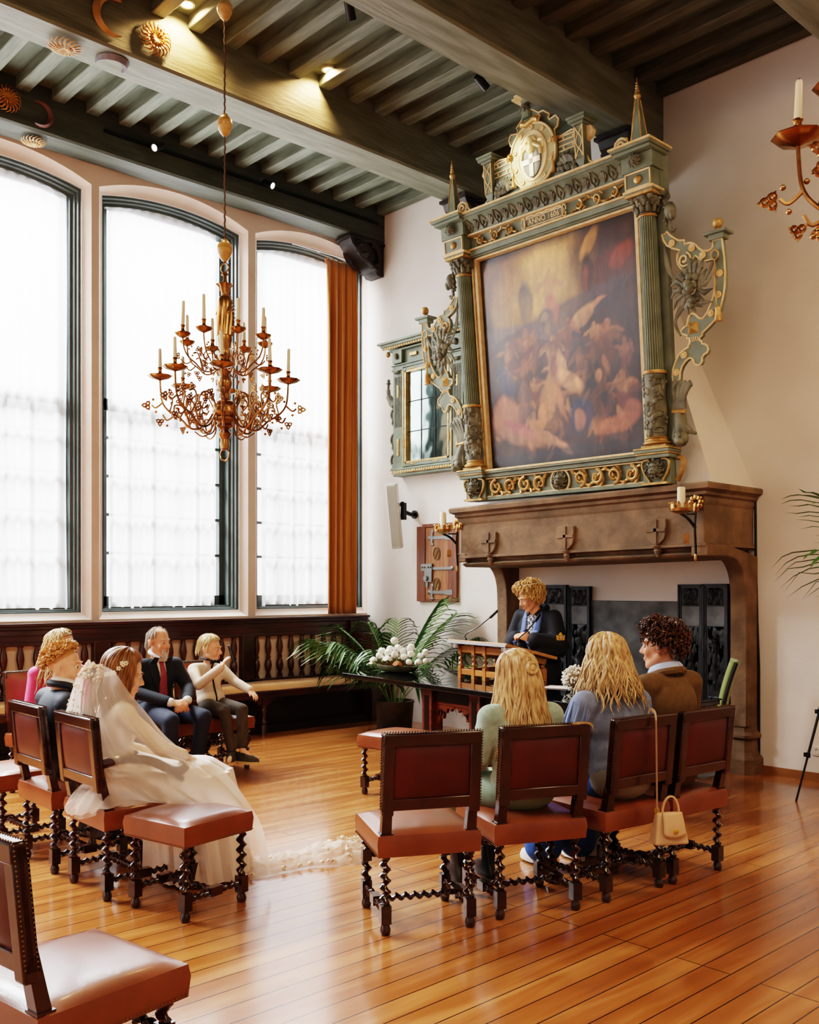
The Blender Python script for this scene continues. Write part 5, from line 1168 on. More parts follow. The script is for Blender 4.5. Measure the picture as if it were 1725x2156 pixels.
g = G(); g.box(-.36,.34,-.21,-.19,.235,.29); g.add([(x,y,z) for x in (-.35,-.325,.315,.34) for y, z in ((-.2,.22),(.2,.15),(.2,.195),(-.2,.29))], [(0,1,2,3),(4,7,6,5),(0,4,5,1),(3,2,6,7),(8,9,10,11),(12,15,14,13),(8,12,13,9),(11,10,14,15)]); g.obj('top_rail', M['lectern'], t, smooth=False)
tl = Matrix.Rotation(-.235,3,'X'); g = G(); g.cbox((-.01,0,.268),(.84,.58,.026),M=tl); bd = g.obj('reading_board', mat('pale_lectern','#c98c55',.35,col2='#b87a42',scale=5,stretch=(.4,4,4)), t, smooth=False, bevel=.004)
g = G(); g.cbox((-.01,-.287,.325),(.84,.012,.022),M=tl); g.obj('board_edge', mat('grey_edge','#8d8d90',.4), bd, smooth=False)
for k, (x, tip, lab) in enumerate(((-.36,(-.10,.28,.60),'left'),(.36,(.43,.10,.60),'right'))):
    g = G(); g.lathe([(.03,-.02),(.045,-.01),(.045,.025),(.03,.03)], 14, (x,-.24,.285)); g.obj('clamp', mat('steel','#c0c0bf',.25,.9), t) 
def mic(base, tip, lab, side):
    t = thing('gooseneck_microphone', lab, 'microphone', base, group='gooseneck microphones on the lectern')
    b = Vector(base); v = Vector(tip)-b; mid = v*.45+Vector((0,0,.02)) 
    pts = smoothpath([(0,0,0),(.004,0,.06),tuple(mid),tuple(v)],8); g = G(); g.tube(pts, .0055, 6); g.lathe([(.015,0),(.013,.02),(.007,.03)],10); g.obj('gooseneck', mat('mic_steel','#3b3d40',.3,.6), t)
    d = v.normalized(); g = G(); g.capsule(v-d*.02, v+d*.06, .013, .013, 10); g.obj('mic_capsule', M['black'], t)
mic((3.29,-1.58,1.115), (3.52,-1.48,1.345), 'black gooseneck microphone rising left of the lectern', 'l')
mic((3.98,-1.66,1.105), (3.93,-1.36,1.32), 'gooseneck microphone at the lectern corner before the celebrant', 'r')
# documents, box, tablecloth things
px, py = on_table(.62,-.05); g = G(); g.cbox((0,0,.002),(.30,.21,.003)); o = g.obj('paper_sheet', mat('paper','#e9d9d3',.7), smooth=False); o.location = (4.42,-1.62,.783); o.rotation_euler = (0,0,.3); tag(o, 'pale sheet of paper lying on the black table', 'paper')
# flower bowl
t = thing('flower_bowl', 'low oval bowl of white flowers on the table corner', 'flower arrangement', (2.42,-1.62,.782), .1)
def sq(r): return Matrix.Diagonal((1.25,.8,1))
g = G(); g.lathe([(.10,0),(.15,.012),(.185,.045),(.19,.068),(.183,.07),(.17,.05),(.1,.03)], 28, (0,0,0), sq(0)); g.obj('bowl', M['bowl'], t)
g = G()
for k in range(150):
    a = R.uniform(0,2*PI); r = R.uniform(0,.9); x, y = .2*r*math.cos(a), .13*r*math.sin(a)
    g.tube([(x,y,.04),(x*1.1+R.uniform(-.03,.03),y*1.1+R.uniform(-.03,.03),.09+R.uniform(0,.04))], [.007,.003], 4)
g.obj('dried_filling', M['soil'], t)['kind'] = 'stuff'
def blossom(g, c, r, n=14):
    g.ball(c, r*.4, 8, 6)
    for i in range(n):
        a = i*2.4; h = 1-2*(i+.5)/n; q = math.sqrt(1-h*h); d = Vector((q*math.cos(a),q*math.sin(a),h*.8+.15)); p = Vector(c)+d*r*.6+Vector((R.uniform(-.1,.1)*r,R.uniform(-.1,.1)*r,R.uniform(-.1,.1)*r))
        g.ball(p, (r*.5,r*.5,r*.1), 7, 4, d.to_track_quat('Z','Y').to_matrix())
def rose(g, c, r):
    for L_ in range(3):
        rr = r*(.35+.3*L_); z = -.15*r*L_
        for i in range(5):
            a = i*2*PI/5+L_*.6; p = Vector(c)+Vector((rr*.55*math.cos(a),rr*.55*math.sin(a),z)); d = Vector((math.cos(a),math.sin(a),.9)); g.ball(p,(rr*.6,rr*.6,r*.14),8,5,d.to_track_quat('Z','Y').to_matrix())
FL = [(-.02,-.02,.30,.05),(.16,.02,.24,.05),(.33,.03,.20,.045),(-.26,-.06,.13,.05),(-.20,.0,.19,.05),(-.12,.03,.21,.05),(-.04,.05,.22,.055),(.05,.03,.20,.055),(.12,-.04,.15,.05),(.2,-.03,.18,.05),(.26,.04,.16,.045),(.31,-.05,.11,.045),(-.16,-.08,.15,.045),(-.05,-.09,.15,.06),(.03,-.07,.17,.055),(.09,.08,.2,.05),(-.30,-.03,.09,.045),(.23,-.09,.11,.04),(-.09,-.03,.18,.05),(.36,0,.12,.04)]
for k, (x, y, z, r) in enumerate(FL):
    g = G(); (rose if k in (3,16,13) else blossom)(g, (x,y,z), r*.95); f_ = g.obj('flower', M['petal'] if k != 16 else mat('greenish_petal','#e3e6bd',.7), t)
    g = G(); g.tube([(x*.5,y*.5,.05),(x*.9,y*.9,z*.6),(x,y,z-.01)], .003, 5); g.obj('stem', M['leaf2'], f_)
g = G(); rose(g,(.10,-.11,.11),.055); g.obj('flower', mat('tan_petal','#9c6638',.8), t)
g = G()
for k in range(30):
    a = R.uniform(0,2*PI); x, y = .25*math.cos(a)*R.uniform(.3,1.2), .14*math.sin(a); z = R.uniform(.1,.24); g.ball((x,y,z),R.uniform(.006,.012),6,4)
g.obj('small_blossoms', M['petal'], t)['kind'] = 'stuff'
# baby's breath bouquet lying on the table
bx, by = 4.66,-1.78
t = thing('bridal_bouquet', "round baby's breath bouquet lying on the black table", 'bouquet', (bx,by,.885))
g = G()
for k in range(420):
    a = R.uniform(0,2*PI); h = R.uniform(-1,1); q = math.sqrt(1-h*h); rr = .10*R.uniform(.82,1.06); g.ball((rr*q*math.cos(a),rr*q*math.sin(a),rr*h), R.uniform(.0055,.0095), 5, 4)
o = g.obj('blossom_cloud', M['petal'], t); o['kind'] = 'stuff'
g = G(); g.ball((0,0,0),.085,14,10); g.obj('stem_mass', mat('twig_brown','#6d5638',.9,col2='#9a8460',scale=40), t)
g = G(); g.tube([(.07,.06,-.02),(.14,.12,-.055)], .02, 10); g.obj('wrapped_handle', mat('ribbon_peach','#e3bd96',.6), t)
g = G()
for k in range(12): a = k*.5; g.tube([(.13+.01*math.cos(a),.115,-.055+.012*math.sin(a)),(.25+.02*math.cos(a*2),.2+.02*math.sin(a),-.075+.01*math.sin(a*3))], .004, 5)
g.obj('stalks', M['leaf2'], t)
# ================================================================ palms
def frond(L_, bend, n=26, wl=.34, droop=.5, seed=0):
    rr = random.Random(seed); g = G(); st_ = []
    for i in range(17):
        s = i/16; st_.append(Vector((L_*s*math.cos(0)*(.35+.65*s)*bend if False else L_*bend*s**1.5, 0, L_*(s*(1-.25*bend)-.30*bend*s**3))))
    rach = G(); rach.tube(st_, [.008*(1-.75*i/16) for i in range(17)], 5)
    for i in range(n):
        s = .34+.66*i/(n-1); k = s*16; j = min(15,int(k)); p = st_[j].lerp(st_[j+1],k-j); tdir = (st_[j+1]-st_[j]).normalized()
        up = Vector((0,1,0)).cross(tdir); wlen = wl*(.55+.9*math.sin(PI*min(1,(s-.25)/.8))**.7)*rr.uniform(.85,1.1)
        for sg in (-1,1):
            d = (Vector((0,sg,0))*.78+tdir*(.5+.55*s)+up*.22).normalized(); pts = []
            for m_ in range(6):
                q = m_/5; pts.append(p+d*(wlen*q)+Vector((0,0,-droop*wlen*q**2.2*rr.uniform(.7,1.1))))
            w = .019; sd = d.cross(Vector((0,0,1))).normalized()
            vs = []
            for m_, q in enumerate(pts):
                ww = w*math.sin(PI*min(1,.12+.88*m_/5*.98))**.7+.0012 if m_ < 5 else .0008
                vs += [q-sd*ww, q+Vector((0,0,-.35*ww)), q+sd*ww]
            g.add(vs, [(3*m_+e,3*m_+e+1,3*m_+e+4,3*m_+e+3) for m_ in range(5) for e in (0,1)])
    return rach, g
def palm(name, lab, loc, specs, zbase, potr, poth):
    t = thing(name, lab, 'potted palm', loc)
    g = G(); g.lathe([(potr*.86,0),(potr*.9,.01),(potr,poth-.03),(potr*1.03,poth-.02),(potr*1.03,poth),(potr*.95,poth),(potr*.93,poth-.06)], 32); pt = g.obj('pot', M['pot'], t)
    g = G(); g.lathe([(.001,poth-.05),(potr*.94,poth-.05)], 24, cap=False); g.obj('soil', M['soil'], pt)
    for k, (az, L_, b, w, dr, ox) in enumerate(specs):
        r_, l_ = frond(L_, b, 18, w, dr, k+len(specs))
        Mx = Matrix.Translation((ox*math.cos(az),ox*math.sin(az),zbase)) @ Matrix.Rotation(az,4,'Z')
        for q in (r_, l_):
            q.v = [Mx @ Vector(p) for p in q.v]
            q.v = [(max(p.x,(.70 if p.z < 1.29 else .13)-loc[0]) if loc[0] < 3 else p.x, min(p.y,-.05-loc[1]), max(p.z,.02)) for p in q.v]
        f_ = r_.obj('frond', M['leaf2'], t); l_.obj('leaflets', M['leaf'] if k % 3 else M['leaf2'], f_, smooth=False)
    return t
ri = math.atan2(.7305,.683)      # direction of picture right in the room
palm('potted_palm', 'large potted palm beside the bench end behind the flower bowl', (1.32,-.66,0),
     [(ri+PI,1.32,.72,.36,.55,.05),(ri+PI-.35,1.3,.52,.36,.5,.05),(ri+2.7,1.05,.85,.34,.7,.05),(ri+.15,1.38,.45,.40,.35,.04),(ri-.3,1.42,.32,.38,.4,.05),(ri+.0,1.34,.72,.38,.6,.05),(ri-.55,1.1,.95,.34,.9,.06),(ri+PI+.6,1.15,.6,.34,.7,.05),(ri-1.3,1.05,.62,.32,.7,.05),(ri+PI*.5-.1,1.15,.3,.32,.6,.03),(ri-1.9,1.0,.55,.3,.8,.05),(ri+2.2,1.2,.4,.34,.6,.04)], .24, .215, .34)
palm('potted_palm', 'palm by the right wall with only two frond tips showing', (7.08,-.62,0),
     [(ri+PI-.1,2.05,.42,.40,.3,.05),(ri+PI+.12,1.75,.55,.40,.5,.05),(ri,1.5,.5,.36,.6,.05)], .62, .22, .4)
# ================================================================ tripod, green chair, bags
t = thing('tripod_stand', 'thin black tripod leg standing by the right wall', 'tripod', (6.0,-.85,0))
for a, b, sb in (((0,0,0),(.20,.23,1.15),True),((.56,.18,0),(.22,.23,1.15),False),((.18,.55,0),(.2,.25,1.15),False)):
    if a == (.18,.55,0): b = (.2,.25,1.15)
    g = G(); A = Vector(a); B = Vector(b); g.tube([A,A.lerp(B,.3)], .008, 7); g.tube([A.lerp(B,.3),A.lerp(B,.58)], .0105, 7); g.tube([A.lerp(B,.58),B], .013, 7)
    l = g.obj('leg', M['black'], t)
    for q in (.3,.58): p = A.lerp(B,q); g = G(); g.lathe([(.016,-.02),(.018,0),(.016,.02)],10,p); g.cbox(p+Vector((-.02,0,0)),(.025,.014,.03)); g.obj('leg_lock', M['black'], l)
g = G(); g.tube([(.205,.235,1.0),(.205,.235,1.22)], .014, 8); g.lathe([(.03,1.1),(.035,1.13),(.03,1.17)],12,(.205,.235,0)); g.obj('centre_column', M['black'], t)
t = thing('green_chair', 'olive green upholstered chair behind the man in the brown jacket', 'chair', (5.12,-.78,0), GR(118))
g = G()
def gb(u, v): z = lerp(.47,1.0,v); return (lerp(-.21,.21,u)*(1-.12*v), -.2-.12*v-.035*math.cos((u-.5)*PI)+.02*math.sin(v*PI), z)
g.grid(gb, 12, 14); o = g.obj('backrest', M['olive'], t); md = o.modifiers.new('s','SOLIDIFY'); md.thickness = .05
for s in (0,1): g = G(); g.tube([gb(s,v/10) for v in range(-2,11)], .017, 8); g.obj('back_stile', M['black'], t)
g = G(); cushion_top(g,.46,.44,.40,.47); g.obj('seat', M['olive'], t)
for x in (-.19,.19):
    for y in (-.19,.19): g = G(); g.tube([(x,y,.41),(x*1.05,y*1.1,0)], [.02,.013], 8); g.obj('leg', M['black'], t)
# cream handbag hanging from the chair back
CRM = mat('cream_leather','#d8b48c',.45,bump=.05,bscale=200)
t = thing('handbag', 'small cream handbag hanging by its strap from a chair back', 'handbag', (6.59,-3.535,.285), GR(58))
g = G(); g.taper([(-.095,-.045,0),(.095,-.045,0),(.095,.045,0),(-.095,.045,0)],[(-.07,-.02,.16),(.07,-.02,.16),(.07,.02,.16),(-.07,.02,.16)]); g.obj('bag_body', CRM, t, smooth=False, bevel=.012)
g = G(); g.grid(lambda u, v: (lerp(-.045,.06,u)*(1+.15*v), -.025-.032*v-.006*math.sin(PI*v), .165-.11*v-.018*v*(1-(2*u-1)**2)), 8, 8); o = g.obj('flap', CRM, t); o.modifiers.new('s','SOLIDIFY').thickness = .008
g = G(); g.tube([(.045*math.cos(a)+.01,0,.155+.085*math.sin(a)) for a in [PI*k/14 for k in range(15)]], .008, 7, flat=.8); g.obj('handle', CRM, t)
g = G(); g.ball((.01,-.062,.075),(.014,.005,.014),8,6); g.obj('clasp', M['gold'], t)
g = G(); zs = [(-.065,0,.165),(-.066,.0,.3),(-.068,.0,.45),(-.07,.0,.60),(-.07,.012,.668),(-.07,.075,.675),(-.07,.10,.62)]
g.tube(smoothpath(zs,6), .011, 6, flat=.25, up=(1,0,0)); g.obj('strap', CRM, t)
g = G(); g.tube([(-.065+.012*math.cos(a),0,.172+.014*math.sin(a)) for a in [k*PI/6 for k in range(12)]], .003, 5, closed=True); g.obj('strap_ring', M['gold'], t)
t = thing('black_bag', 'black leather bag standing on the floor behind the groom\'s chair legs', 'bag', (3.40,-5.10,0), .3)
g = G(); g.taper([(-.15,-.08,0),(.15,-.08,0),(.15,.08,0),(-.15,.08,0)],[(-.12,-.04,.24),(.12,-.04,.24),(.12,.04,.24),(-.12,.04,.24)]); g.obj('bag_body', mat('black_leather','#15130f',.35), t, smooth=False, bevel=.025)
g = G(); g.tube([(.09*math.cos(a),-.03,.22+.12*math.sin(a)) for a in [PI*k/12 for k in range(13)]], .007, 6); g.obj('handle', M['black'], t)
# ================================================================ people
from mathutils.bvhtree import BVHTree
SK = mat('skin', '#e0a98a', .5, col2='#cf9274', scale=9, spec=.35); SKP = mat('skin_pale','#ecbc9d',.5,col2='#dda384',scale=9,spec=.35)
EYEW = mat('eye_white','#d9cfc6',.3); IRIS = mat('eye_dark','#2a1d16',.2); LIP = mat('lip','#b5695a',.45)
def hair_mat(n, a, b): return mat(n, a, .42, col2=b, scale=26, stretch=(2,2,.35), spec=.5, contrast=(.3,.7))
def HMx(c, yaw=0, pitch=0, roll=0, s=1):
    return Matrix.Translation(c) @ Matrix.Rotation(math.radians(yaw),4,'Z') @ Matrix.Rotation(math.radians(-pitch),4,'X') @ Matrix.Rotation(math.radians(roll),4,'Y') @ Matrix.Scale(s,4)
def head_geo(g, H, male=True):
    T0 = g.T; g.T = H if T0 is None else T0 @ H
    g.ball((0,-.012,.04),(.074,.094,.082),20,14); g.ball((0,.022,-.02),(.06,.068,.095),18,12)
    j = .05 if male else .043
    for s in (-1,1):
        g.capsule((s*j,.0,-.06),(s*.012,.066,-.103),.026,.022,10); g.ball((s*.036,.062,-.03),(.026,.024,.03),10,8)
        g.ball((s*.084,-.014,-.004),(.012,.019,.034),10,8); g.ball((s*.09,-.024,.008),(.009,.013,.022),8,6)
        g.capsule((s*.012,.086,.022),(s*.044,.072,.024),.012,.011,8)
    g.ball((0,.073,-.108),(.022,.018,.018),10,8)
    g.capsule((0,.086,.012),(0,.109,-.028),.008,.0125,10); 
    for s in (-1,1): g.ball((s*.012,.098,-.034),(.010,.011,.009),8,6)
    g.capsule((-.016,.085,-.062),(.016,.085,-.062),.008,.008,8); g.capsule((-.013,.084,-.074),(.013,.084,-.074),.009,.009,8)
    g.T = T0
def face_parts(H, par, brow, closed=False, lip=LIP):
    for s in (-1,1):
        g = G(); g.T = H; g.ball((s*.031,.078,.002),(.0135,.011,.010 if not closed else .004),10,8); e = g.obj('eye', EYEW, par)
        g = G(); g.T = H; g.ball((s*.031,.0875,.001),(.0062,.003,.0062 if not closed else .002),8,6); g.obj('iris', IRIS, e)
        g = G(); g.T = H; g.tube([(s*.013,.094,.024),(s*.031,.093,.030),(s*.048,.080,.026)], [.004,.0045,.0025], 6); g.obj('eyebrow', brow, par)
    g = G(); g.T = H; g.tube([(-.021,.0855,-.0665),(-.008,.0935,-.0645),(0,.0945,-.066),(.008,.0935,-.0645),(.021,.0855,-.0665)], [.002,.0048,.0045,.0048,.002], 6)
    g.tube([(-.017,.086,-.072),(0,.0945,-.074),(.017,.086,-.072)], [.002,.0055,.002], 6); g.obj('lips', lip, par)
def hand_geo(g, wr, d, n, b, curl=.5, s=1.0, spread=0, thumb=.5):
    wr = Vector(wr); d = Vector(d).normalized(); n = Vector(n); n = (n-d*n.dot(d)).normalized(); b0 = d.cross(n); b = b0 if b0.dot(Vector(b)) > 0 else -b0
    for i in range(4):
        o = (.028-.0185*i)*s; base = wr+d*(.088-.006*abs(i-1))*s+b*o
        g.capsule(wr+b*o*.55, base, .0155*s, .0115*s, 8)
        L = (.95,1.08,1.0,.8)[i]; p = base; a = curl*.5; dirr = d+b*(.5-.33*i)*spread
        for sl, r in ((.042,.0098),(.027,.009),(.021,.008)):
            v = (dirr*math.cos(a)+n*math.sin(a)).normalized(); q = p+v*sl*L*s; g.capsule(p,q,r*s,(r-.0008)*s,8); p = q; a += curl*.75
    p = wr+d*.025*s+b*.026*s; v = (d*.75+b*(.75-.5*thumb)+n*(.15+.6*thumb)).normalized(); q = p+v*.038*s; g.capsule(p,q,.0135*s,.011*s,8)
    v2 = (d*.9+b*(.3-.4*thumb)+n*(.2+.4*thumb)).normalized(); q2 = q+v2*.032*s; g.capsule(q,q2,.011*s,.009*s,8)
def seatedJ(hz, lean=0, sw=.17, tw=0):
    k = (hz-.58)/.64; up = lambda z: .58+(z-.58)*k
    J = dict(pelvis=(0,-.03,.585), chest=(0,-.05+lean*.6,up(.88)), neck=(0,-.05+lean*.9,up(1.045)), head=(0,-.015+lean*1.15,hz))
    for s, c in ((-1,'L'),(1,'R')):
        J['sh'+c] = (s*sw,-.055+lean*.85,up(.985)); J['hip'+c] = (s*.088,.0,.572); J['kn'+c] = (s*.115,.43,.53); J['an'+c] = (s*.12,.45,.095); J['toe'+c] = (s*.14,.60,.03)
        J['el'+c] = (s*(sw+.055),.02+lean*.5,up(.73)); J['wr'+c] = (s*.12,.22,up(.67))
    return J
def V3(p): return Vector(p)
def basis(J):
    x = (V3(J['shR'])-V3(J['shL'])).normalized(); z = (V3(J['neck'])-V3(J['pelvis'])).normalized(); y = z.cross(x).normalized(); return Matrix((x,y,z)).transposed()
def body_mesh(par, J, H, skin, vox=.009, male=True, hands=None, k=1, foot=True):
    g = G(); B = basis(J); pe, ch, nk = V3(J['pelvis']), V3(J['chest']), V3(J['neck'])
    g.ball(pe,(.135*k,.10*k,.11*k),14,10,B); g.ball(pe.lerp(ch,.5),(.115*k,.085*k,.16*k),14,10,B); g.ball(ch,(.135*k,.09*k,.15*k),14,10,B)
    g.capsule(V3(J['shL']),V3(J['shR']),.045*k,.045*k,10); hd = H.translation
    g.capsule(nk-B.col[2]*.05, hd+(H.to_3x3() @ Vector((0,-.02,-.05))), .052*k, .05*k, 12)
    for c in 'LR':
        g.capsule(J['sh'+c],J['el'+c],.044*k,.036*k,10); g.capsule(J['el'+c],J['wr'+c],.036*k,.025*k,10)
        g.capsule(J['hip'+c],J['kn'+c],.072*k,.052*k,10); g.capsule(J['kn'+c],J['an'+c],.05*k,.034*k,10)
        if foot: g.capsule(J['an'+c],J['toe'+c],.034*k,.026*k,10)
        w = V3(J['wr'+c]); e = V3(J['el'+c]); h = (hands or {}).get(c)
        s = -1 if c == 'L' else 1
        if h: hand_geo(g, w, h.get('d', w-e), h.get('n', (-s*.9,.1,-.3)), h.get('b', (0,.2,1)), h.get('curl',.6), h.get('s',1)*k, h.get('spread',0), h.get('thumb',.5))
        elif h is None: hand_geo(g, w, w-e, (-s*.3,0,-1), (-s,0,0), .5, k)
    head_geo(g, H, male)
    return remesh(g, 'body', skin, par, vox, 1)
def top_mesh(par, J, m, name='jacket', k=1, vox=.012, sm=5, arm=(.064,.056,.046), hem=.0, cuff=.93, shoulder=.07, waist=1, hang=0):
    g = G(); B = basis(J); pe, ch, nk = V3(J['pelvis']), V3(J['chest']), V3(J['neck'])
    g.ball(pe+Vector((0,0,.04-hem)),(.165*k*waist,.125*k*waist,.11*k),18,12,B); g.ball(pe.lerp(ch,.45),(.15*k*waist,.115*k*waist,.17*k),18,12,B); g.ball(ch,(.175*k,.118*k,.15*k),18,12,B)
    g.ball(ch.lerp(nk,.55),(.135*k,.092*k,.085*k),16,10,B)
    for c in 'LR':
        s_, e, w = V3(J['sh'+c]), V3(J['el'+c]), V3(J['wr'+c])
        g.capsule(nk-B.col[2]*.035, s_, .055*k, shoulder*k, 12); g.capsule(s_,e,arm[0]*k,arm[1]*k,12); g.capsule(e,e.lerp(w,cuff),arm[1]*k*.98,arm[2]*k,12)
        if hang: g.capsule(e,e+Vector((0,0,-hang)),arm[1]*k,arm[1]*k*1.25,12); g.capsule(e.lerp(w,cuff),e.lerp(w,cuff)+Vector((0,0,-hang*.7)),arm[2]*k,arm[2]*k*1.2,12)
    return remesh(g, name, m, par, vox, sm)
def bot_mesh(par, J, m, name='trousers', k=1, r=(.095,.072,.068,.055), vox=.013, hemt=.97, flare=0):
    g = G(); pe = V3(J['pelvis']); g.ball(pe+Vector((0,.01,-.01)),(.165*k,.135*k,.105*k),18,12)
    for c in 'LR':
        h, n, a = V3(J['hip'+c]), V3(J['kn'+c]), V3(J['an'+c]); g.capsule(h,n,r[0]*k,r[1]*k,14); g.capsule(n,n.lerp(a,hemt-.08),r[2]*k,(r[3]+flare)*k,14)
    return remesh(g, name, m, par, vox, 4)
def shoes(par, J, m, sole, hi=0, sc=1):
    for c in 'LR':
        a, t = V3(J['an'+c]), V3(J['toe'+c]); d = (t-a); d.z = 0; d.normalize(); sd = Vector((d.y,-d.x,0)); z0 = min(a.z-.07,t.z-.02)
        g = G(); Mr = Matrix((sd,d,Vector((0,0,1)))).transposed(); c0 = a+d*.055*sc
        def ring(z, wx, ly, off): return [Vector((c0.x,c0.y,0))+Mr @ Vector((wx*math.cos(q)*(1.12 if math.sin(q) > 0 else .92), ly*math.sin(q)+off, z0+z)) for q in [2*PI*i/18 for i in range(18)]]
        rs = [ring(.0,.042*sc,.125*sc,0),ring(.03,.045*sc,.13*sc,0),ring(.05,.043*sc,.122*sc,-.003),ring(.07,.038*sc,.095*sc,-.022),ring(.095,.036*sc,.055*sc,-.052)]
        if hi: rs += [ring(.095+hi*.5,.042*sc,.05*sc,-.055),ring(.095+hi,.048*sc,.055*sc,-.055)]
        n = 18; vs = [p for r in rs for p in r]; g.add(vs, [(j*n+i,j*n+(i+1)%n,(j+1)*n+(i+1)%n,(j+1)*n+i) for j in range(len(rs)-1) for i in range(n)]+[tuple(range(n))[::-1],tuple(range((len(rs)-1)*n,len(rs)*n))])
        s_ = g.obj('shoe', m, par)
        g = G(); rs = [ring(0,.044*sc,.13*sc,0),ring(.024,.047*sc,.134*sc,0)]; vs = [p for r in rs for p in r]; g.add(vs, [(i,(i+1)%n,n+(i+1)%n,n+i) for i in range(n)]+[tuple(range(n))[::-1],tuple(range(n,2*n))]); g.obj('sole', sole, s_)
def proj(o, dz=0):
    b = BVHTree.FromObject(o, bpy.context.evaluated_depsgraph_get())
    def f(p, d, off=.005):
        p = Vector(p)+Vector((0,0,dz)); d = Vector(d).normalized(); h = b.ray_cast(p+d*.6, -d, 1.2)
        return (h[0]+d*off) if h[0] is not None else p+d*.1
    return f
def strip(f, pts, wid, d, off, rows=None):   # a band of cloth laid on another garment
    g = G(); pts = [Vector(p) for p in pts]; n = len(pts); vs = []
    for i, p in enumerate(pts):
        t = (pts[min(i+1,n-1)]-pts[max(i-1,0)]).normalized(); s = t.cross(Vector(d)).normalized(); w = wid[i] if isinstance(wid,(list,tuple)) else wid
        for q in (-1,-.34,.34,1): vs.append(f(p+s*w*q, d, off))
    g.add(vs, [(4*i+k,4*i+k+1,4*i+k+5,4*i+k+4) for i in range(n-1) for k in range(3)]); return g
def thick(o, t): m_ = o.modifiers.new('s','SOLIDIFY'); m_.thickness = t; m_.offset = 0; return o
# ---- hair
def scalp(g, H, pmax, off=.012, n=28, m=14, lump=.0, fr=0):
    E = Vector((.078,.099,.088)); c = Vector((0,-.012,.038))
    def fn(u, v):
        a = 2*PI*u; p = v*pmax(a); k = 1+off/.085+lump*noise.noise((a*2.2+5,p*5,fr))
        return H @ (c+Vector((E.x*k*math.sin(p)*math.sin(a), E.y*k*math.sin(p)*math.cos(a), E.z*k*math.cos(p))))
    return g.grid(fn, n, m, cu=True)
def strand_pts(a, p0, L, rr, wave=.0, wf=18, widen=.15, off=.014, pm=1.75, ds=.018, swirl=0, out=0):
    E = Vector((.078,.099,.088)); c = Vector((0,-.012,.038)); pts = []; p = p0; s = 0; ph = rr.uniform(0,6); pos = None; o = Vector((math.sin(a),math.cos(a),0)); base = None
    a2 = a; sf = 0; p = min(p, pm-.01)
    while s < L:
        if p < pm:
            k = 1+(off+out*s)/.085; pos = c+Vector((E.x*k*math.sin(p)*math.sin(a2), E.y*k*math.sin(p)*math.cos(a2), E.z*k*math.cos(p))); p += ds/.092; a2 += swirl*ds; base = pos.copy(); sf = s
        else:
            q = s-sf; pos = base+Vector((0,0,-q))+o*(widen*q)
        w = wave*min(1,s/.08); tn = Vector((o.y,-o.x,0))
        pts.append(pos+tn*(w*math.sin(s*wf+ph))+o*(w*.6*math.cos(s*wf*.9+ph*1.7))); s += ds
    return pts
def hair(par, H, m, n, L, name='hair', azr=(-PI,PI), p0=(.05,.9), front=.95, side=1.2, back=1.75, wave=.004, wf=22, r=.0065, widen=.1, lump=.05, off=.010, seed=1, frontskip=.9, gravity=None, pm=1.75, swirl=0, out=0, cap=True):
    rr = random.Random(seed)
    def pmax(a):
        f = (1+math.cos(a))/2; b = (1-math.cos(a))/2
        return front*f*f+back*b*b+side*2*f*b*1.0
    g = G()
    if cap: scalp(g, H, pmax, off*.6, lump=lump, fr=seed)
    Hi = H.to_3x3(); 
    for i in range(n):
        a = rr.uniform(*azr); q = rr.uniform(*p0); le = rr.uniform(*L)
        fm = pmax(a)
        if math.cos(a) > .45: le = min(le, max(.03,(fm-q)*.092*frontskip))
        pts = strand_pts(a, q*fm if p0[1] <= 1 else q, le, rr, wave, wf, widen+rr.uniform(-.05,.05), off+rr.uniform(-.004,.006), pm if math.cos(a) < .45 else fm, swirl=swirl, out=out)
        if len(pts) < 3: continue
        if gravity is None: w = [H @ p for p in pts]
        else: w = [H @ p for p in pts]
        k = len(w); rad = r*rr.uniform(.7,1.25)
        g.tube(w, [rad*(.5+.5*min(1,j/3))*(1-.8*(j/(k-1))**2.5) for j in range(k)], 5, flat=.75)
    return g.obj(name, m, par)
def curls(par, H, m, n, name='hair', front=.72, side=1.2, back=1.75, ln=.05, out=.03, cr=.008, r=.006, seed=1, lump=.08, off=.01, azr=(-PI,PI), down=1.0, fs=.5):
    rr = random.Random(seed); E = Vector((.078,.099,.088)); c = Vector((0,-.012,.038))
    def pmax(a):
        f = (1+math.cos(a))/2; b = (1-math.cos(a))/2; return front*f*f+back*b*b+side*2*f*b
    g = G(); scalp(g, H, pmax, off, lump=lump, fr=seed)
    for i in range(n):
        a = rr.uniform(*azr); p = pmax(a)*math.sqrt(rr.uniform(0,1)); k = 1+off/.085; sp, cp = math.sin(p), math.cos(p); sa, ca = math.sin(a), math.cos(a)
        base = c+Vector((E.x*k*sp*sa,E.y*k*sp*ca,E.z*k*cp)); nr = Vector((sp*sa,sp*ca,cp)); tn = Vector((cp*sa,cp*ca,-sp)); sd = nr.cross(tn)
        tn = (tn*down+sd*rr.uniform(-.9,.9)).normalized(); sd = nr.cross(tn); L_ = ln*rr.uniform(.6,1.3)*(fs if ca > .55 and p > pmax(a)*.7 else 1); o = out*rr.uniform(.6,1.2); ph = rr.uniform(0,6); w = []
        for q in range(11):
            t_ = q/10; w.append(H @ (base+nr*(o*math.sin(PI*t_*.72))+tn*(L_*t_)+(sd*math.cos(ph+t_*7)+nr*math.sin(ph+t_*7))*cr*min(1,t_*4)))
        g.tube(w, [r*(.5+.5*min(1,q/2))*(1-.75*(q/10)**3) for q in range(11)], 5, flat=.8)
    return g.obj(name, m, par)
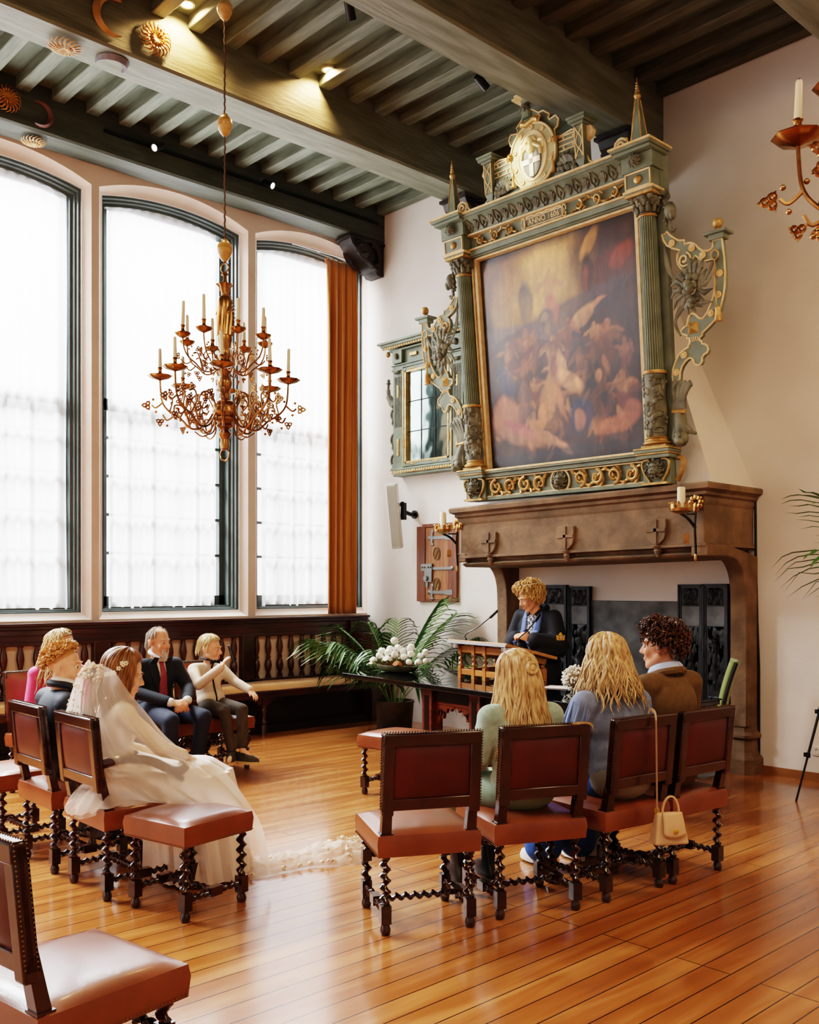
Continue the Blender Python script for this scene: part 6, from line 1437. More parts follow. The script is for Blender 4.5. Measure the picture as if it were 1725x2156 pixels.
NAVY = mat('navy_wool','#121925',.8,bump=.05,bscale=250); NAVY2 = mat('navy_trousers','#141d33',.8)
SHIRT = mat('white_shirt','#e6e2de',.7)
def person(lab, loc, rz): return thing('person', lab, 'person', loc, GR(rz))
# ---------------------------------------------------------------- bearded man by the window
def P_father():
    t = person('bearded grey-haired man in a navy suit and red tie sitting with clasped hands', (1.90,-3.88,0), -88)
    J = seatedJ(1.135, .03, .185); J['knL'] = (-.15,.46,.53); J['anL'] = (-.10,.42,.10); J['toeL'] = (-.10,.57,.03); J['knR'] = (.16,.47,.53); J['anR'] = (.16,.44,.1); J['toeR'] = (.2,.6,.03)
    J['elL'] = (-.255,.06,.74); J['elR'] = (.255,.06,.74); J['wrL'] = (-.075,.34,.665); J['wrR'] = (.075,.335,.66)
    H = HMx(J['head'], 14, 2)
    body_mesh(t, J, H, SK, .0075, True, dict(L=dict(d=(.75,.45,-.25),n=(.25,-.5,-.8),b=(.0,.6,.8),curl=.75,thumb=.3),R=dict(d=(-.75,.5,-.2),n=(-.25,-.5,-.8),b=(0,.6,.8),curl=.7,thumb=.3)), foot=True)
    face_parts(H, t, mat('grey_brow','#a59a8c',.8))
    bot_mesh(t, J, NAVY2, k=1.02); jk = top_mesh(t, J, NAVY, 'jacket', 1.03, cuff=.9); dz = J['neck'][2]-1.005; f = proj(jk, dz)
    F = Vector((0,1,.05))
    g = G(); vs = []
    for i in range(9):
        v = i/8; z = lerp(1.03,.70,v); w = .075*(1-v)+.008
        for q in (-1,-.5,0,.5,1): vs.append(f((w*q,0,z),F,.004))
    g.add(vs,[(5*i+k,5*i+k+1,5*i+k+6,5*i+k+5) for i in range(8) for k in range(4)]); g.obj('shirt_front', SHIRT, jk)
    TIE = mat('red_tie','#9c3f4c',.5,col2='#7d2c40',scale=30)
    g = strip(f, [(0,0,1.0-.04*i) for i in range(10)], [.017,.02,.024,.028,.031,.034,.037,.039,.04,.02], F, .013); thick(g.obj('tie', TIE, t), .006)
    g = G(); p = f((0,0,1.015),F,.014); g.ball(p,(.022,.016,.024),10,8); g.obj('tie_knot', TIE, t)
    for s in (-1,1):
        g = strip(f, [(s*.065,0,1.03),(s*.075,0,.98),(s*.07,0,.90),(s*.045,0,.80),(s*.012,0,.70)], [.02,.034,.036,.026,.008], F, .008); thick(g.obj('lapel', NAVY, jk), .006)
        g = G(); g.T = Matrix.Translation((0,0,dz)); g.tube(smoothpath([(s*.015,.055,1.03),(s*.05,.035,1.055),(s*.062,-.02,1.075),(s*.03,-.075,1.085),(0,-.085,1.087)],4), .012, 7, flat=1.5); g.obj('collar', SHIRT, t)
        w, e = V3(J['wr'+('L' if s<0 else 'R')]), V3(J['el'+('L' if s<0 else 'R')]); g = G(); g.capsule(e.lerp(w,.86),e.lerp(w,.98),.041,.039,12); g.obj('shirt_cuff', SHIRT, t)
    hm = hair_mat('grey_hair','#7a7468','#b3aa9c')
    hair(t, H, hm, 170, (.05,.10), azr=(.95,2*PI-.95), p0=(.55,.95), front=.3, side=1.5, back=1.9, wave=.004, r=.006, lump=.06, seed=3, off=.006, cap=False)
    hair(t, H, hair_mat('thin_hair','#b3a48f','#8f8474'), 40, (.05,.12), azr=(-PI,PI), p0=(.02,.6), front=.62, side=.8, back=1.2, r=.0035, lump=0, seed=4, off=.003, cap=False)
    g = G(); rr = random.Random(5); g.T = H
    for i in range(150):
        a = rr.uniform(-1,1); b = rr.uniform(0,1); x = a*.034*(1-.3*b); y = .083-.30*abs(a)**2*.035-.006*b; z = lerp(-.052,-.112,b)
        if abs(z+.068) < .011 and abs(x) < .02: continue
        g.tube([(x,y,z),(x*1.05,y+.010,z-.012),(x*.9,y+.010,z-.03-.012*b)], [.005,.0045,.0015], 5)
    g.obj('beard', hair_mat('white_beard','#d8d0c6','#a79c8f'), t)
    shoes(t, J, M['black'], M['black'])
P_father()
# ---------------------------------------------------------------- boy with phone
def P_boy():
    t = person('blond boy in a cream shirt with black bow tie holding up a phone', (1.88,-3.37,0), -88)
    J = seatedJ(1.055, .03, .135); J['pelvis'] = (0,.03,.575)
    for s, c in ((-1,'L'),(1,'R')): J['hip'+c] = (s*.07,.06,.565); J['kn'+c] = (s*.085,.40,.55)
    J['knL'] = (-.06,.41,.55); J['anL'] = (.0,.50,.22); J['toeL'] = (-.06,.62,.13); J['anR'] = (.06,.44,.19); J['toeR'] = (.17,.55,.16)
    J['knR'] = (.10,.38,.55); J['elR'] = (.20,.14,.76); J['wrR'] = (.09,.33,.925); J['elL'] = (-.20,.10,.76); J['wrL'] = (-.21,.32,.70)
    H = HMx(J['head'], 34, 4, 0, .95)
    body_mesh(t, J, H, SKP, .0075, False, dict(R=dict(d=(-.3,.35,.9),n=(-.8,.3,.0),b=(-.5,-.4,.5),curl=.9,thumb=.5,s=.9),L=dict(d=(-.05,.85,-.5),n=(0,-.3,-1),b=(1,0,0),curl=.45,s=.9,spread=.3)), k=.8)
    face_parts(H, t, mat('fair_brow','#c9a271',.8))
    bot_mesh(t, J, mat('brown_trousers','#4b4034',.85,col2='#3d342a',scale=20), k=.78, hemt=.95); sh = top_mesh(t, J, mat('cream_shirt','#dccab6',.85,col2='#d2bda7',scale=60), 'shirt', .82, cuff=.95)
    dz = J['neck'][2]-.947; f = proj(sh, dz); F = Vector((.05,1,.05))
    g = strip(f, [(0,0,z) for z in (.98,.92,.86,.80,.74,.68,.62)], .008, F, .004); thick(g.obj('black_placket', M['black'], sh), .004)
    g = G(); g.T = Matrix.Translation((0,0,dz)); g.tube(smoothpath([(-.02,.06,.985),(-.055,.03,.99),(-.05,-.04,1.0),(0,-.065,1.005),(.05,-.04,1.0),(.055,.03,.99),(.02,.06,.985)],4), .010, 6); g.obj('collar', mat('black_trim','#14161c',.6), sh)
    p = f((0,0,.965),F,.012); g = G()
    for s in (-1,1): g.taper([p+Vector((s*.005,0,-.008)),p+Vector((s*.005,.008,-.008)),p+Vector((s*.005,.008,.008)),p+Vector((s*.005,0,.008))],[p+Vector((s*.05,-.004,-.02)),p+Vector((s*.05,.008,-.02)),p+Vector((s*.05,.008,.022)),p+Vector((s*.05,-.004,.022))])
    g.ball(p,(.012,.01,.012),8,6); g.obj('bow_tie', mat('bow_black','#10141f',.5), t)
    hair(t, H, hair_mat('blond_hair','#e3cfa4','#c2a36c'), 420, (.05,.13), front=.98, side=1.35, back=1.85, wave=.004, r=.0055, lump=.05, seed=6, off=.012, swirl=4)
    shoes(t, J, mat('camo_shoe','#2c2a22',.6,col2='#4a4434',scale=40), mat('cream_sole','#d8b98a',.6), sc=.86)
    w = V3(J['wrR'])+Vector((-.055,.055,.11)); k = thing('smartphone', 'dark smartphone held up by the blond boy', 'phone', t.matrix_basis @ w, GR(-40))
    g = G(); Mp = Matrix.Rotation(.30,3,'X'); g.cbox((0,0,0),(.07,.009,.145),M=Mp); g.obj('phone_case', M['black'], k, smooth=False, bevel=.004); g = G(); g.cbox((0,-.0055,0) ,(.064,.002,.138),M=Mp); g.obj('screen', mat('screen','#5b4a3c',.1), k, smooth=False)
P_boy()
# ---------------------------------------------------------------- woman in pink
def P_pink():
    t = person('woman with long pale curly hair and pink top sitting behind the groom', (1.93,-4.78,0), -88)
    J = seatedJ(1.14, .13, .165); H = HMx(J['head'], 42, 0)
    body_mesh(t, J, H, SK, .01, False); face_parts(H, t, mat('sandy_brow','#9c7a52',.8))
    bot_mesh(t, J, mat('black_cloth','#1a1a1d',.8)); top_mesh(t, J, mat('pink_blouse','#d1467f',.7,col2='#bd3570',scale=8,sheen=.2), 'blouse', .98)
    g = G()
    for k in range(26): a = k*.5; g.ball((.09*math.cos(a)*R.uniform(.5,1),.03+.07*R.uniform(0,1),1.0+.03*math.sin(k*3)),R.uniform(.012,.022),7,5)
    g.obj('patterned_scarf', mat('scarf','#22222b',.8,col2='#b98f5a',scale=60), t)
    hair(t, H, hair_mat('pale_hair','#d8c29c','#a98a5c'), 340, (.28,.46), front=.85, side=1.25, back=1.8, wave=.016, wf=48, r=.007, widen=.28, lump=.05, seed=8, frontskip=.9, off=.014)
    shoes(t, J, M['black'], M['black'])
P_pink()
# ---------------------------------------------------------------- groom
def P_groom():
    t = person('groom with short reddish blond curls in a navy suit seen from behind', (3.73,-5.45,0), -6)
    J = seatedJ(1.125, -.02, .19); J['elR'] = (.265,.03,.72); H = HMx((-.02,-.02,1.125), -38, 0); dz = J['neck'][2]-.995
    body_mesh(t, J, H, SKP, .0075, True); face_parts(H, t, mat('ginger_brow','#c98d52',.8))
    bot_mesh(t, J, NAVY2); jk = top_mesh(t, J, mat('groom_wool','#171e2b',.7,bump=.05,bscale=250), 'jacket', 1.06, cuff=.92, hem=.03)
    f = proj(jk, dz); F = Vector((0,1,.05))
    for s in (-1,1):
        g = G(); g.T = Matrix.Translation((0,0,dz)); g.tube(smoothpath([(s*.02,.05,1.015),(s*.055,.03,1.035),(s*.066,-.02,1.06),(s*.04,-.078,1.075),(0,-.09,1.078)],4), .014, 7, flat=1.6); g.obj('collar', SHIRT, t)
        g = G(); g.T = Matrix.Translation((0,0,dz)); g.tube(smoothpath([(s*.055,.055,.985),(s*.082,.015,1.02),(s*.082,-.045,1.045),(s*.045,-.1,1.055),(0,-.112,1.058)],4), .018, 7, flat=1.2); g.obj('jacket_collar', jk.data.materials[0], jk)
        g = strip(f, [(s*.06,0,1.0),(s*.075,0,.95),(s*.06,0,.86),(s*.02,0,.74)], [.02,.034,.03,.01], F, .008); thick(g.obj('lapel', NAVY, jk), .006)
    g = G(); vs = []
    for i in range(6):
        v = i/5; z = lerp(1.01,.76,v); w = .06*(1-v)+.006
        for q in (-1,0,1): vs.append(f((w*q,0,z),F,.004))
    g.add(vs,[(3*i+k,3*i+k+1,3*i+k+4,3*i+k+3) for i in range(5) for k in range(2)]); g.obj('shirt_front', SHIRT, jk)
    g = strip(f, [(0,0,1.0-.05*i) for i in range(6)], .022, F, .012); thick(g.obj('tie', mat('navy_tie','#141a2b',.5), t), .006)
    hm = hair_mat('ginger_hair','#dba766','#b37a3c')
    curls(t, H, hm, 640, front=.55, side=1.1, back=1.9, ln=.03, out=.022, cr=.008, r=.005, seed=9, lump=.08, off=.010)
    hair(t, H, hair_mat('cropped_hair','#cf9a60','#b0763c'), 260, (.012,.03), azr=(1.2,2*PI-1.2), p0=(.72,1.0), front=.9, side=1.6, back=2.0, wave=.002, r=.005, lump=.02, seed=10, off=.003)
    shoes(t, J, M['black'], M['black'])
P_groom()
# ---------------------------------------------------------------- girl in mint
def P_girl():
    t = person('girl with very long blonde half-up hair in a mint sweater seen from behind', (6.10,-4.126,0), 65.8)
    J = seatedJ(1.15, .06, .165); J['knL'] = (-.24,.40,.53); J['anL'] = (-.18,.33,.22); J['toeL'] = (-.2,.47,.05); J['anL'] = (-.2,.36,.12); J['knR'] = (.02,.44,.53); J['anR'] = (-.02,.36,.12); J['toeR'] = (-.02,.5,.05)
    J['elL'] = (-.235,-.0,.74); J['wrL'] = (-.15,.2,.66)
    H = HMx(J['head'], 8, 4)
    body_mesh(t, J, H, SK, .01, False)
    bot_mesh(t, J, mat('sage_trousers','#7f9180',.8,col2='#74866f',scale=12), k=1.08, hemt=.72); top_mesh(t, J, mat('mint_sweater','#9db3a6',.95,col2='#8ba396',scale=40,sheen=.5,bump=.2,bscale=160), 'sweater', 1.05, waist=1.02)
    hm = hair_mat('long_blonde','#e6cb9a','#9a6c38')
    hair(t, H, hm, 520, (.36,.56), azr=(.9,2*PI-.9), p0=(.62,1.0), front=.8, side=1.25, back=1.7, wave=.012, wf=24, r=.0075, widen=.17, lump=.02, seed=12, off=.014)
    rr = random.Random(13); g = G(); bun = Vector((0,-.128,.035))
    for k in range(110):
        a = rr.uniform(-2.3,2.3); p = rr.uniform(.25,.9); E = Vector((.083,.104,.094)); c = Vector((0,-.012,.038)); s_ = c+Vector((E.x*math.sin(p+.3)*math.sin(a),E.y*math.sin(p+.3)*math.cos(a),E.z*math.cos(p+.3)))
        pts = []
        for i in range(8):
            q = s_.lerp(bun,i/7)-c; r_ = math.sqrt((q.x/E.x)**2+(q.y/E.y)**2+(q.z/E.z)**2); q = q*(max(1.0,r_)/max(r_,.3)*1.04 if r_ < 1.04 else 1) ; pts.append(H @ (c+q))
        g.tube(pts, .0055, 5, flat=.7)
    g.obj('pulled_back_hair', hm, t)
    g = G()
    for k in range(26):
        a = k*.9; b = k*.37; n_ = []
        for i in range(9): q = a+i*.35; n_.append(H @ (bun+Vector((.028*math.cos(q),-.012-.016*math.sin(b),.03*math.sin(q)*math.cos(b*.3)))))
        g.tube(n_, .006, 5)
    g.ball(H @ (bun+Vector((0,-.012,0))), .026, 10, 8); g.obj('hair_bun', hm, t)
    g = G(); g.T = None
    for k in range(3): g.tube(smoothpath([(.10,-.22-.01*k,.86),(.13,-.285-.006*k,.925+.004*k),(.155,-.315,.938+.004*k),(.20+.012*k,-.318,.940),(.235,-.325,.925-.012*k)],5), [.002]*18+[.0012,.0008,.0005], 4)
    g.obj('loose_lock', hm, t)
    shoes(t, J, mat('black_boot','#121113',.3), M['black'], hi=.12, sc=.95)
P_girl()
# ---------------------------------------------------------------- woman in blue
def P_blue():
    t = person('woman with wavy shoulder length blonde hair in a blue blouse seen from behind', (6.26,-3.55,0), 74)
    J = seatedJ(1.205, .07, .185); J['knL'] = (-.12,.43,.53); H = HMx(J['head'], -4, 3)
    for s, c in ((-1,'L'),(1,'R')): J['an'+c] = (s*.12,.48,.09); J['toe'+c] = (s*.14,.62,.03)
    J['elR'] = (.205,.06,J['elR'][2]); J['shR'] = (.165,J['shR'][1],J['shR'][2])
    body_mesh(t, J, H, SK, .01, False)
    bot_mesh(t, J, mat('blue_jeans','#2f5fae',.8,col2='#284f95',scale=25), r=(.1,.085,.085,.085), flare=.03, hemt=1.0)
    BS_ = mat('blue_sleeve','#8296c6',.8); m1 = mat('blue_blouse','#7f8ca8',.8,col2='#6f7c98',scale=30,bump=.1,bscale=120); tp = top_mesh(t, J, m1, 'blouse', 1.03, arm=(.078,.072,.05), waist=1.05, shoulder=.078)
    for s in (-1,1):
        g = G(); c = 'L' if s < 0 else 'R'; a, b = V3(J['sh'+c]), V3(J['el'+c])
        for k in range(9): q = k*.7; d = Vector((s*.5*math.cos(q)+s*.5,math.sin(q),.1)).normalized(); g.tube([a+d*.072+Vector((0,0,.02)),a.lerp(b,.3)+d*.083,a.lerp(b,.75)+d*.08], [.004,.007,.003], 5)
        g.obj('sleeve_gathers', BS_, tp)
    g = G(); g.ball(V3(J['pelvis'])+Vector((0,-.02,.0)),(.185,.15,.12),18,12); g.obj('cardigan_hem', mat('grey_knit','#8c8880',.9), t)
    hair(t, H, hair_mat('wavy_blonde','#e3c48f','#8a5e30'), 470, (.22,.33), azr=(.35,2*PI-.35), p0=(.02,1.0), front=.8, side=1.2, back=1.75, wave=.014, wf=36, r=.0085, widen=.34, lump=.03, seed=15, off=.02, frontskip=1.4)
    shoes(t, J, mat('white_sneaker','#dedbd6',.5), mat('sneaker_sole','#e9e6e0',.5))
P_blue()
# ---------------------------------------------------------------- man in brown
def P_brown():
    t = person('man with curly dark brown hair in a tan brown jacket seen from behind', (6.28,-3.06,0), 85)
    J = seatedJ(1.262, .05, .205); J['anL'] = (-.12,.40,.10); J['toeL'] = (-.2,.54,.03); J['knL'] = (-.2,.42,.53); H = HMx(J['head'], 22, 3, 0, 1.04)
    J['anR'] = (.0,.44,.1); J['toeR'] = (-.06,.58,.03); J['elL'] = (-.225,.06,J['elL'][2])
    for q in ('shL','shR','neck','chest'): J[q] = (J[q][0],J[q][1],J[q][2]+.035)
    body_mesh(t, J, H, SK, .0085, True); face_parts(H, t, mat('dark_brow','#3a2416',.8))
    bot_mesh(t, J, mat('grey_chinos','#8a8275',.85)); jm = mat('tan_wool','#6a5030',.85,col2='#5e4629',scale=30,bump=.1,bscale=200); top_mesh(t, J, jm, 'jacket', 1.1, hem=.06, shoulder=.066)
    for s in (-1,1):
        g = G(); g.tube(smoothpath([(s*.02,.085,1.09),(s*.06,.06,1.115),(s*.07,.0,1.14),(s*.04,-.055,1.155),(0,-.066,1.158)],4), .02, 7, flat=1.5); g.obj('shirt_collar', mat('pale_blue_shirt','#aebcd8',.7), t)
        g = G(); g.tube(smoothpath([(s*.07,.09,1.05),(s*.09,.04,1.09),(s*.09,-.02,1.115),(s*.05,-.078,1.13),(0,-.09,1.133)],4), .02, 7, flat=1.2); g.obj('jacket_collar', jm, t)
    curls(t, H, hair_mat('dark_curls','#24130a','#5f381c'), 640, front=.85, side=1.55, back=2.2, ln=.055, out=.032, cr=.009, r=.0065, seed=17, lump=.1, off=.012)
    shoes(t, J, mat('white_trainer','#e4e1dc',.5), mat('trainer_sole','#efece6',.5), sc=1.08)
P_brown()
# ---------------------------------------------------------------- celebrant
def P_celebrant():
    t = person('celebrant with curly blonde bob in a navy velvet robe reading at the lectern', (3.50,-.80,0), 186)
    J = dict(pelvis=(0,0,.93), chest=(0,.03,1.20), neck=(0,.06,1.37), head=(.02,.135,1.505))
    for s, c in ((-1,'L'),(1,'R')):
        J['sh'+c] = (s*.185,.03,1.32); J['hip'+c] = (s*.09,0,.90); J['kn'+c] = (s*.1,.03,.49); J['an'+c] = (s*.1,-.01,.09); J['toe'+c] = (s*.13,.14,.03)
        J['el'+c] = (s*.26,.06,1.06)
    J['wrL'] = (-.06,.27,1.12); J['wrR'] = (.07,.26,1.13)
    H = HMx(J['head'], -34, 26)
    body_mesh(t, J, H, SK, .0075, False, dict(L=dict(d=(.75,.3,.35),n=(.2,-.5,-.8),b=(0,.5,.8),curl=1.0,thumb=.6),R=dict(d=(-.7,.35,.35),n=(-.3,-.5,-.6),b=(0,.4,.8),curl=1.1,thumb=.6)))
    face_parts(H, t, mat('blonde_brow','#a87f4a',.8), True)
    VEL = mat('navy_velvet','#070c1e',.8,col2='#050914',scale=6)
    g = G(); B = basis(J); pe, ch, nk = V3(J['pelvis']), V3(J['chest']), V3(J['neck'])
    g.ball(ch,(.2,.13,.17),18,12,B); g.ball(pe.lerp(ch,.4),(.2,.14,.2),18,12,B); g.capsule(pe,(0,0,.3),.2,.26,18)
    for c in 'LR':
        s_, e, w = V3(J['sh'+c]), V3(J['el'+c]), V3(J['wr'+c]); g.capsule(nk-Vector((0,0,.04)),s_,.055,.07,12); g.capsule(s_,e,.074,.086,14); g.capsule(e,e.lerp(w,.8),.085,.082,14); g.capsule(e+Vector((0,0,-.03)),e.lerp(w,.6)+Vector((0,0,-.10)),.08,.08,12)
    rb = remesh(g, 'robe', VEL, t, .013, 5); f = proj(rb); F = Vector((0,1,.0))
    BL = mat('blue_facing','#3f5c98',.6,sheen=.3)
    for s in (-1,1): 
        g = strip(f, [(s*.075,0,1.37),(s*.075,0,1.30),(s*.07,0,1.2),(s*.06,0,1.1),(s*.055,0,1.0)], [.02,.03,.032,.032,.03], F, .007); thick(g.obj('robe_facing', BL, rb), .006)
        g = G(); g.tube(smoothpath([(s*.04,.11,1.33),(s*.075,.07,1.375),(s*.085,.0,1.40),(s*.05,-.055,1.415),(0,-.07,1.418)],4), .024, 7, flat=1.2); g.obj('robe_collar', VEL, rb)
    g = G(); vs = []
    for i in range(5):
        for q in (-1,0,1): vs.append(f((.045*q,0,1.36-.06*i),F,.004))
    g.add(vs,[(3*i+k,3*i+k+1,3*i+k+4,3*i+k+3) for i in range(4) for k in range(2)]); g.obj('blouse_front', mat('pattern_blouse','#b9b6bd',.7,col2='#1e2230',scale=45,contrast=(.48,.52)), rb)
    # embroidered emblem on the sleeve facing the camera (her left arm)
    a, b = V3(J['shL']), V3(J['elL']); c = a.lerp(b,.72); od = Vector((-.72,.66,.12)).normalized(); ux = Vector((0,0,1)).cross(od).normalized()
    c2 = f(c, od, .008); g = G(); W = lambda x, z, d=0: c2+ux*x+Vector((0,0,z))+od*d
    g.add([W(x,z) for x, z in ((-.035,-.028),(.035,-.028),(.04,.02),(.02,.012),(.012,.032),(0,.045),(-.012,.032),(-.02,.012),(-.04,.02))], [tuple(range(9))]); em = thick(g.obj('sleeve_emblem', M['gold'], rb, smooth=False), .008)
    g = G(); g.add([W(x,z,.006) for x, z in ((-.016,-.02),(.016,-.02),(.016,.014),(-.016,.014))],[(0,1,2,3)]); g.obj('emblem_shield', mat('emblem_red','#8c2f35',.6), em, smooth=False)
    g = G(); g.add([W(x,z,.008) for x, z in ((-.005,-.02),(.005,-.02),(.005,.014),(-.005,.014))]+[W(x,z,.008) for x, z in ((-.016,-.006),(.016,-.006),(.016,.003),(-.016,.003))],[(0,1,2,3),(4,5,6,7)]); g.obj('emblem_cross', M['white'], em, smooth=False)
    curls(t, H, hair_mat('curly_bob','#e6c386','#9c6c34'), 760, front=.55, side=2.25, back=2.35, ln=.07, out=.036, cr=.009, r=.0065, seed=19, lump=.08, off=.014)
    shoes(t, J, M['black'], M['black'])
P_celebrant()
# ================================================================ bride, gown, veil
def P_bride():
    t = person('bride with brown hair and flower comb leaning forward in a white lace gown', (4.385,-5.45,0), -8)
    J = seatedJ(1.125, .03, .16); J['elR'] = (.25,.14,.74); J['wrR'] = (.09,.33,.66); J['knR'] = (.14,.42,.54); H = HMx(J['head'], -14, 16)
    body_mesh(t, J, H, SKP, .0085, False); face_parts(H, t, mat('brown_brow','#5a3b22',.8))
    LACE = mat('ivory_lace','#f0dcc4',.85,col2='#e6cbb0',scale=50,bump=.4,bscale=110)
    GOWN = mat('white_gown','#efe6dc',.8,col2='#e6d8ca',scale=5,sheen=.3)
    top_mesh(t, J, LACE, 'bodice', .93, cuff=.9, arm=(.052,.05,.04), waist=.9)
    # skirt: waist, lap, then falls to the floor in folds
    def sk(u, v):
        a = 2*PI*u; c, s = math.cos(a), math.sin(a); f = 1+.05*math.sin(a*14+3*v)*min(1,v*1.6)+.03*math.sin(a*31+v*4)*v
        secs = [(0,.0,-.03,.70,.15,.12),(.18,.0,.02,.66,.20,.19),(.36,.0,.17,.635,.23,.34),(.5,.02,.24,.56,.26,.38),(.7,.04,.34,.33,.30,.33),(1,.04,.36,.012,.36,.36)]
        for (v0,x0,y0,z0,rx0,ry0),(v1,x1,y1,z1,rx1,ry1) in zip(secs, secs[1:]):
            if v <= v1+1e-6:
                q = (v-v0)/(v1-v0); x, y, z, rx, ry = (lerp(x0,x1,q),lerp(y0,y1,q),lerp(z0,z1,q),lerp(rx0,rx1,q),lerp(ry0,ry1,q)); break
        back = max(0,-s)
        if v > .4: ry = lerp(ry, ry*.55, back) 
        return (x+rx*f*c, y+ry*f*s, max(.006,z-.03*abs(c)*(1 if .15<v<.5 else 0)))
    g = G(); g.grid(sk, 140, 44, cu=True); g.obj('skirt', GOWN, t)
    hm = hair_mat('chestnut_hair','#6a4022','#9a6a3c')
    hair(t, H, hm, 380, (.24,.36), azr=(.55,2*PI-.55), p0=(.02,1.0), front=.82, side=1.25, back=1.7, wave=.005, wf=16, r=.007, widen=.03, lump=.02, seed=21, off=.016, frontskip=1.3)
    g = G(); rr = random.Random(22); cb = Vector((.085,-.045,.07))
    for k in range(9):
        p = H @ (Vector((.088,-.03-.012*k+.02,.075-.013*k))+Vector((rr.uniform(0,.01),rr.uniform(-.012,.012),rr.uniform(-.012,.012))))
        for i in range(5): a = i*2*PI/5; g.ball(p+Vector((.006,.008*math.cos(a),.008*math.sin(a))),(.006,.006,.006),6,5)
    g.obj('flower_comb', mat('pearl_white','#f5e8cf',.4), t)
    # small lace cap of the veil with its scalloped edge, then the tulle
    vt = thing('bridal_veil', 'long sheer tulle veil falling from the bride over the armchair to the stool', 'veil', (4.40,-5.46,0), GR(-8))
    # rows of the veil in the bride's own frame (x right, y forward)
    rows = [
     [(-.04,-.145,1.20),(-.01,-.165,1.205),(.03,-.165,1.20),(.075,-.14,1.19),(.098,-.10,1.175),(.10,-.06,1.15)],
     [(-.09,-.165,1.10),(-.045,-.215,1.11),(.03,-.225,1.11),(.11,-.20,1.09),(.155,-.13,1.07),(.15,-.01,1.04)],
     [(-.165,-.17,.97),(-.09,-.235,.99),(.03,-.25,.99),(.165,-.22,.98),(.24,-.11,.96),(.22,.06,.93)],
     [(-.22,-.15,.86),(-.12,-.245,.88),(.04,-.255,.88),(.20,-.22,.86),(.30,-.05,.85),(.28,.15,.80)],
     [(-.25,-.08,.74),(-.14,-.20,.74),(.05,-.21,.75),(.24,-.19,.74),(.36,.03,.75),(.35,.27,.70)],
     [(-.24,-.02,.62),(-.13,-.10,.62),(.06,-.16,.61),(.30,-.13,.66),(.43,.10,.70),(.42,.40,.62)],
     [(-.20,.02,.545),(-.10,-.08,.54),(.10,-.19,.515),(.36,-.12,.62),(.50,.12,.60),(.50,.50,.50)],
     [(-.16,.04,.52),(-.04,-.14,.50),(.12,-.25,.47),(.40,-.03,.53),(.53,.24,.49),(.56,.58,.34)],
     [(-.12,.05,.51),(.02,-.16,.49),(.14,-.27,.41),(.43,.10,.50),(.54,.38,.36),(.55,.64,.05)],
    ]
    nr, nc = len(rows), 6
    def cr(p0,p1,p2,p3,t_): return .5*((2*p1)+(p2-p0)*t_+(2*p0-5*p1+4*p2-p3)*t_*t_+(3*p1-p0-3*p2+p3)*t_**3)
    RV = [[Vector(p) for p in r] for r in rows]
    def row_at(r, u):
        k = u*(nc-1); j = min(nc-2,int(k)); q = k-j; c = RV[r]; return cr(c[max(0,j-1)],c[j],c[j+1],c[min(nc-1,j+2)],q)
    def vf(u, v):
        k = v*(nr-1); j = min(nr-2,int(k)); q = k-j; p = cr(row_at(max(0,j-1),u),row_at(j,u),row_at(j+1,u),row_at(min(nr-1,j+2),u),q)
        n_ = Vector((math.cos(1.2*u*PI-PI*.75), math.sin(1.2*u*PI-PI*.75), 0)); w = .02*min(1,v*2.5)
        p = p+n_*(w*math.sin(u*38+2.5*math.sin(v*5))+.6*w*math.sin(u*83+v*9))+Vector((0,0,.006*math.sin(u*25+v*14)*v))
        p.z = max(p.z,.02); return p
    g = G(); g.grid(vf, 120, 90); g.obj('tulle', M['veil'], vt)
    g = G(); g.grid(lambda u, v: vf(u,v*.30)+Vector((.004,-.006,.003)) if True else None, 60, 24)
    # lace appliques: small ruffled petals along the edge and down the back
    g = G(); rr = random.Random(23)
    def petal(p, s):
        for i in range(5):
            a = rr.uniform(0,6); d = Vector((rr.uniform(-1,1),rr.uniform(-1,.3),rr.uniform(-1,1))).normalized(); g.ball(p+d*s*.6,(s*.5,s*.5,s*.14),6,4,d.to_track_quat('Z','Y').to_matrix())
    for k in range(110): petal(vf(rr.uniform(.05,.75),rr.uniform(0,.10)), .011)
    for k in range(90): petal(vf(rr.uniform(.1,.5),rr.uniform(.1,.42)), .008)
    g.obj('lace_edge', mat('veil_lace','#f3e4d0',.85), vt)['kind'] = 'stuff'
    # tulle bunched on the seat and pushed through beside the back post
    g = G()
    def bun(u, v):
        a = u*2*PI; r = v; x = .10+.30*r*math.cos(a); y = -.05+.26*r*math.sin(a)
        z = .49+.10*(1-r*r)+.022*noise.noise((x*22,y*22,1))+.03*noise.noise((x*9,y*9,4))*(1-r)
        if y < -.2: z -= .55*(-.2-y)
        return (x, y, z)
    g.grid(bun, 90, 26, cu=True); g.obj('gathered_tulle', M['veil'], vt)
P_bride()
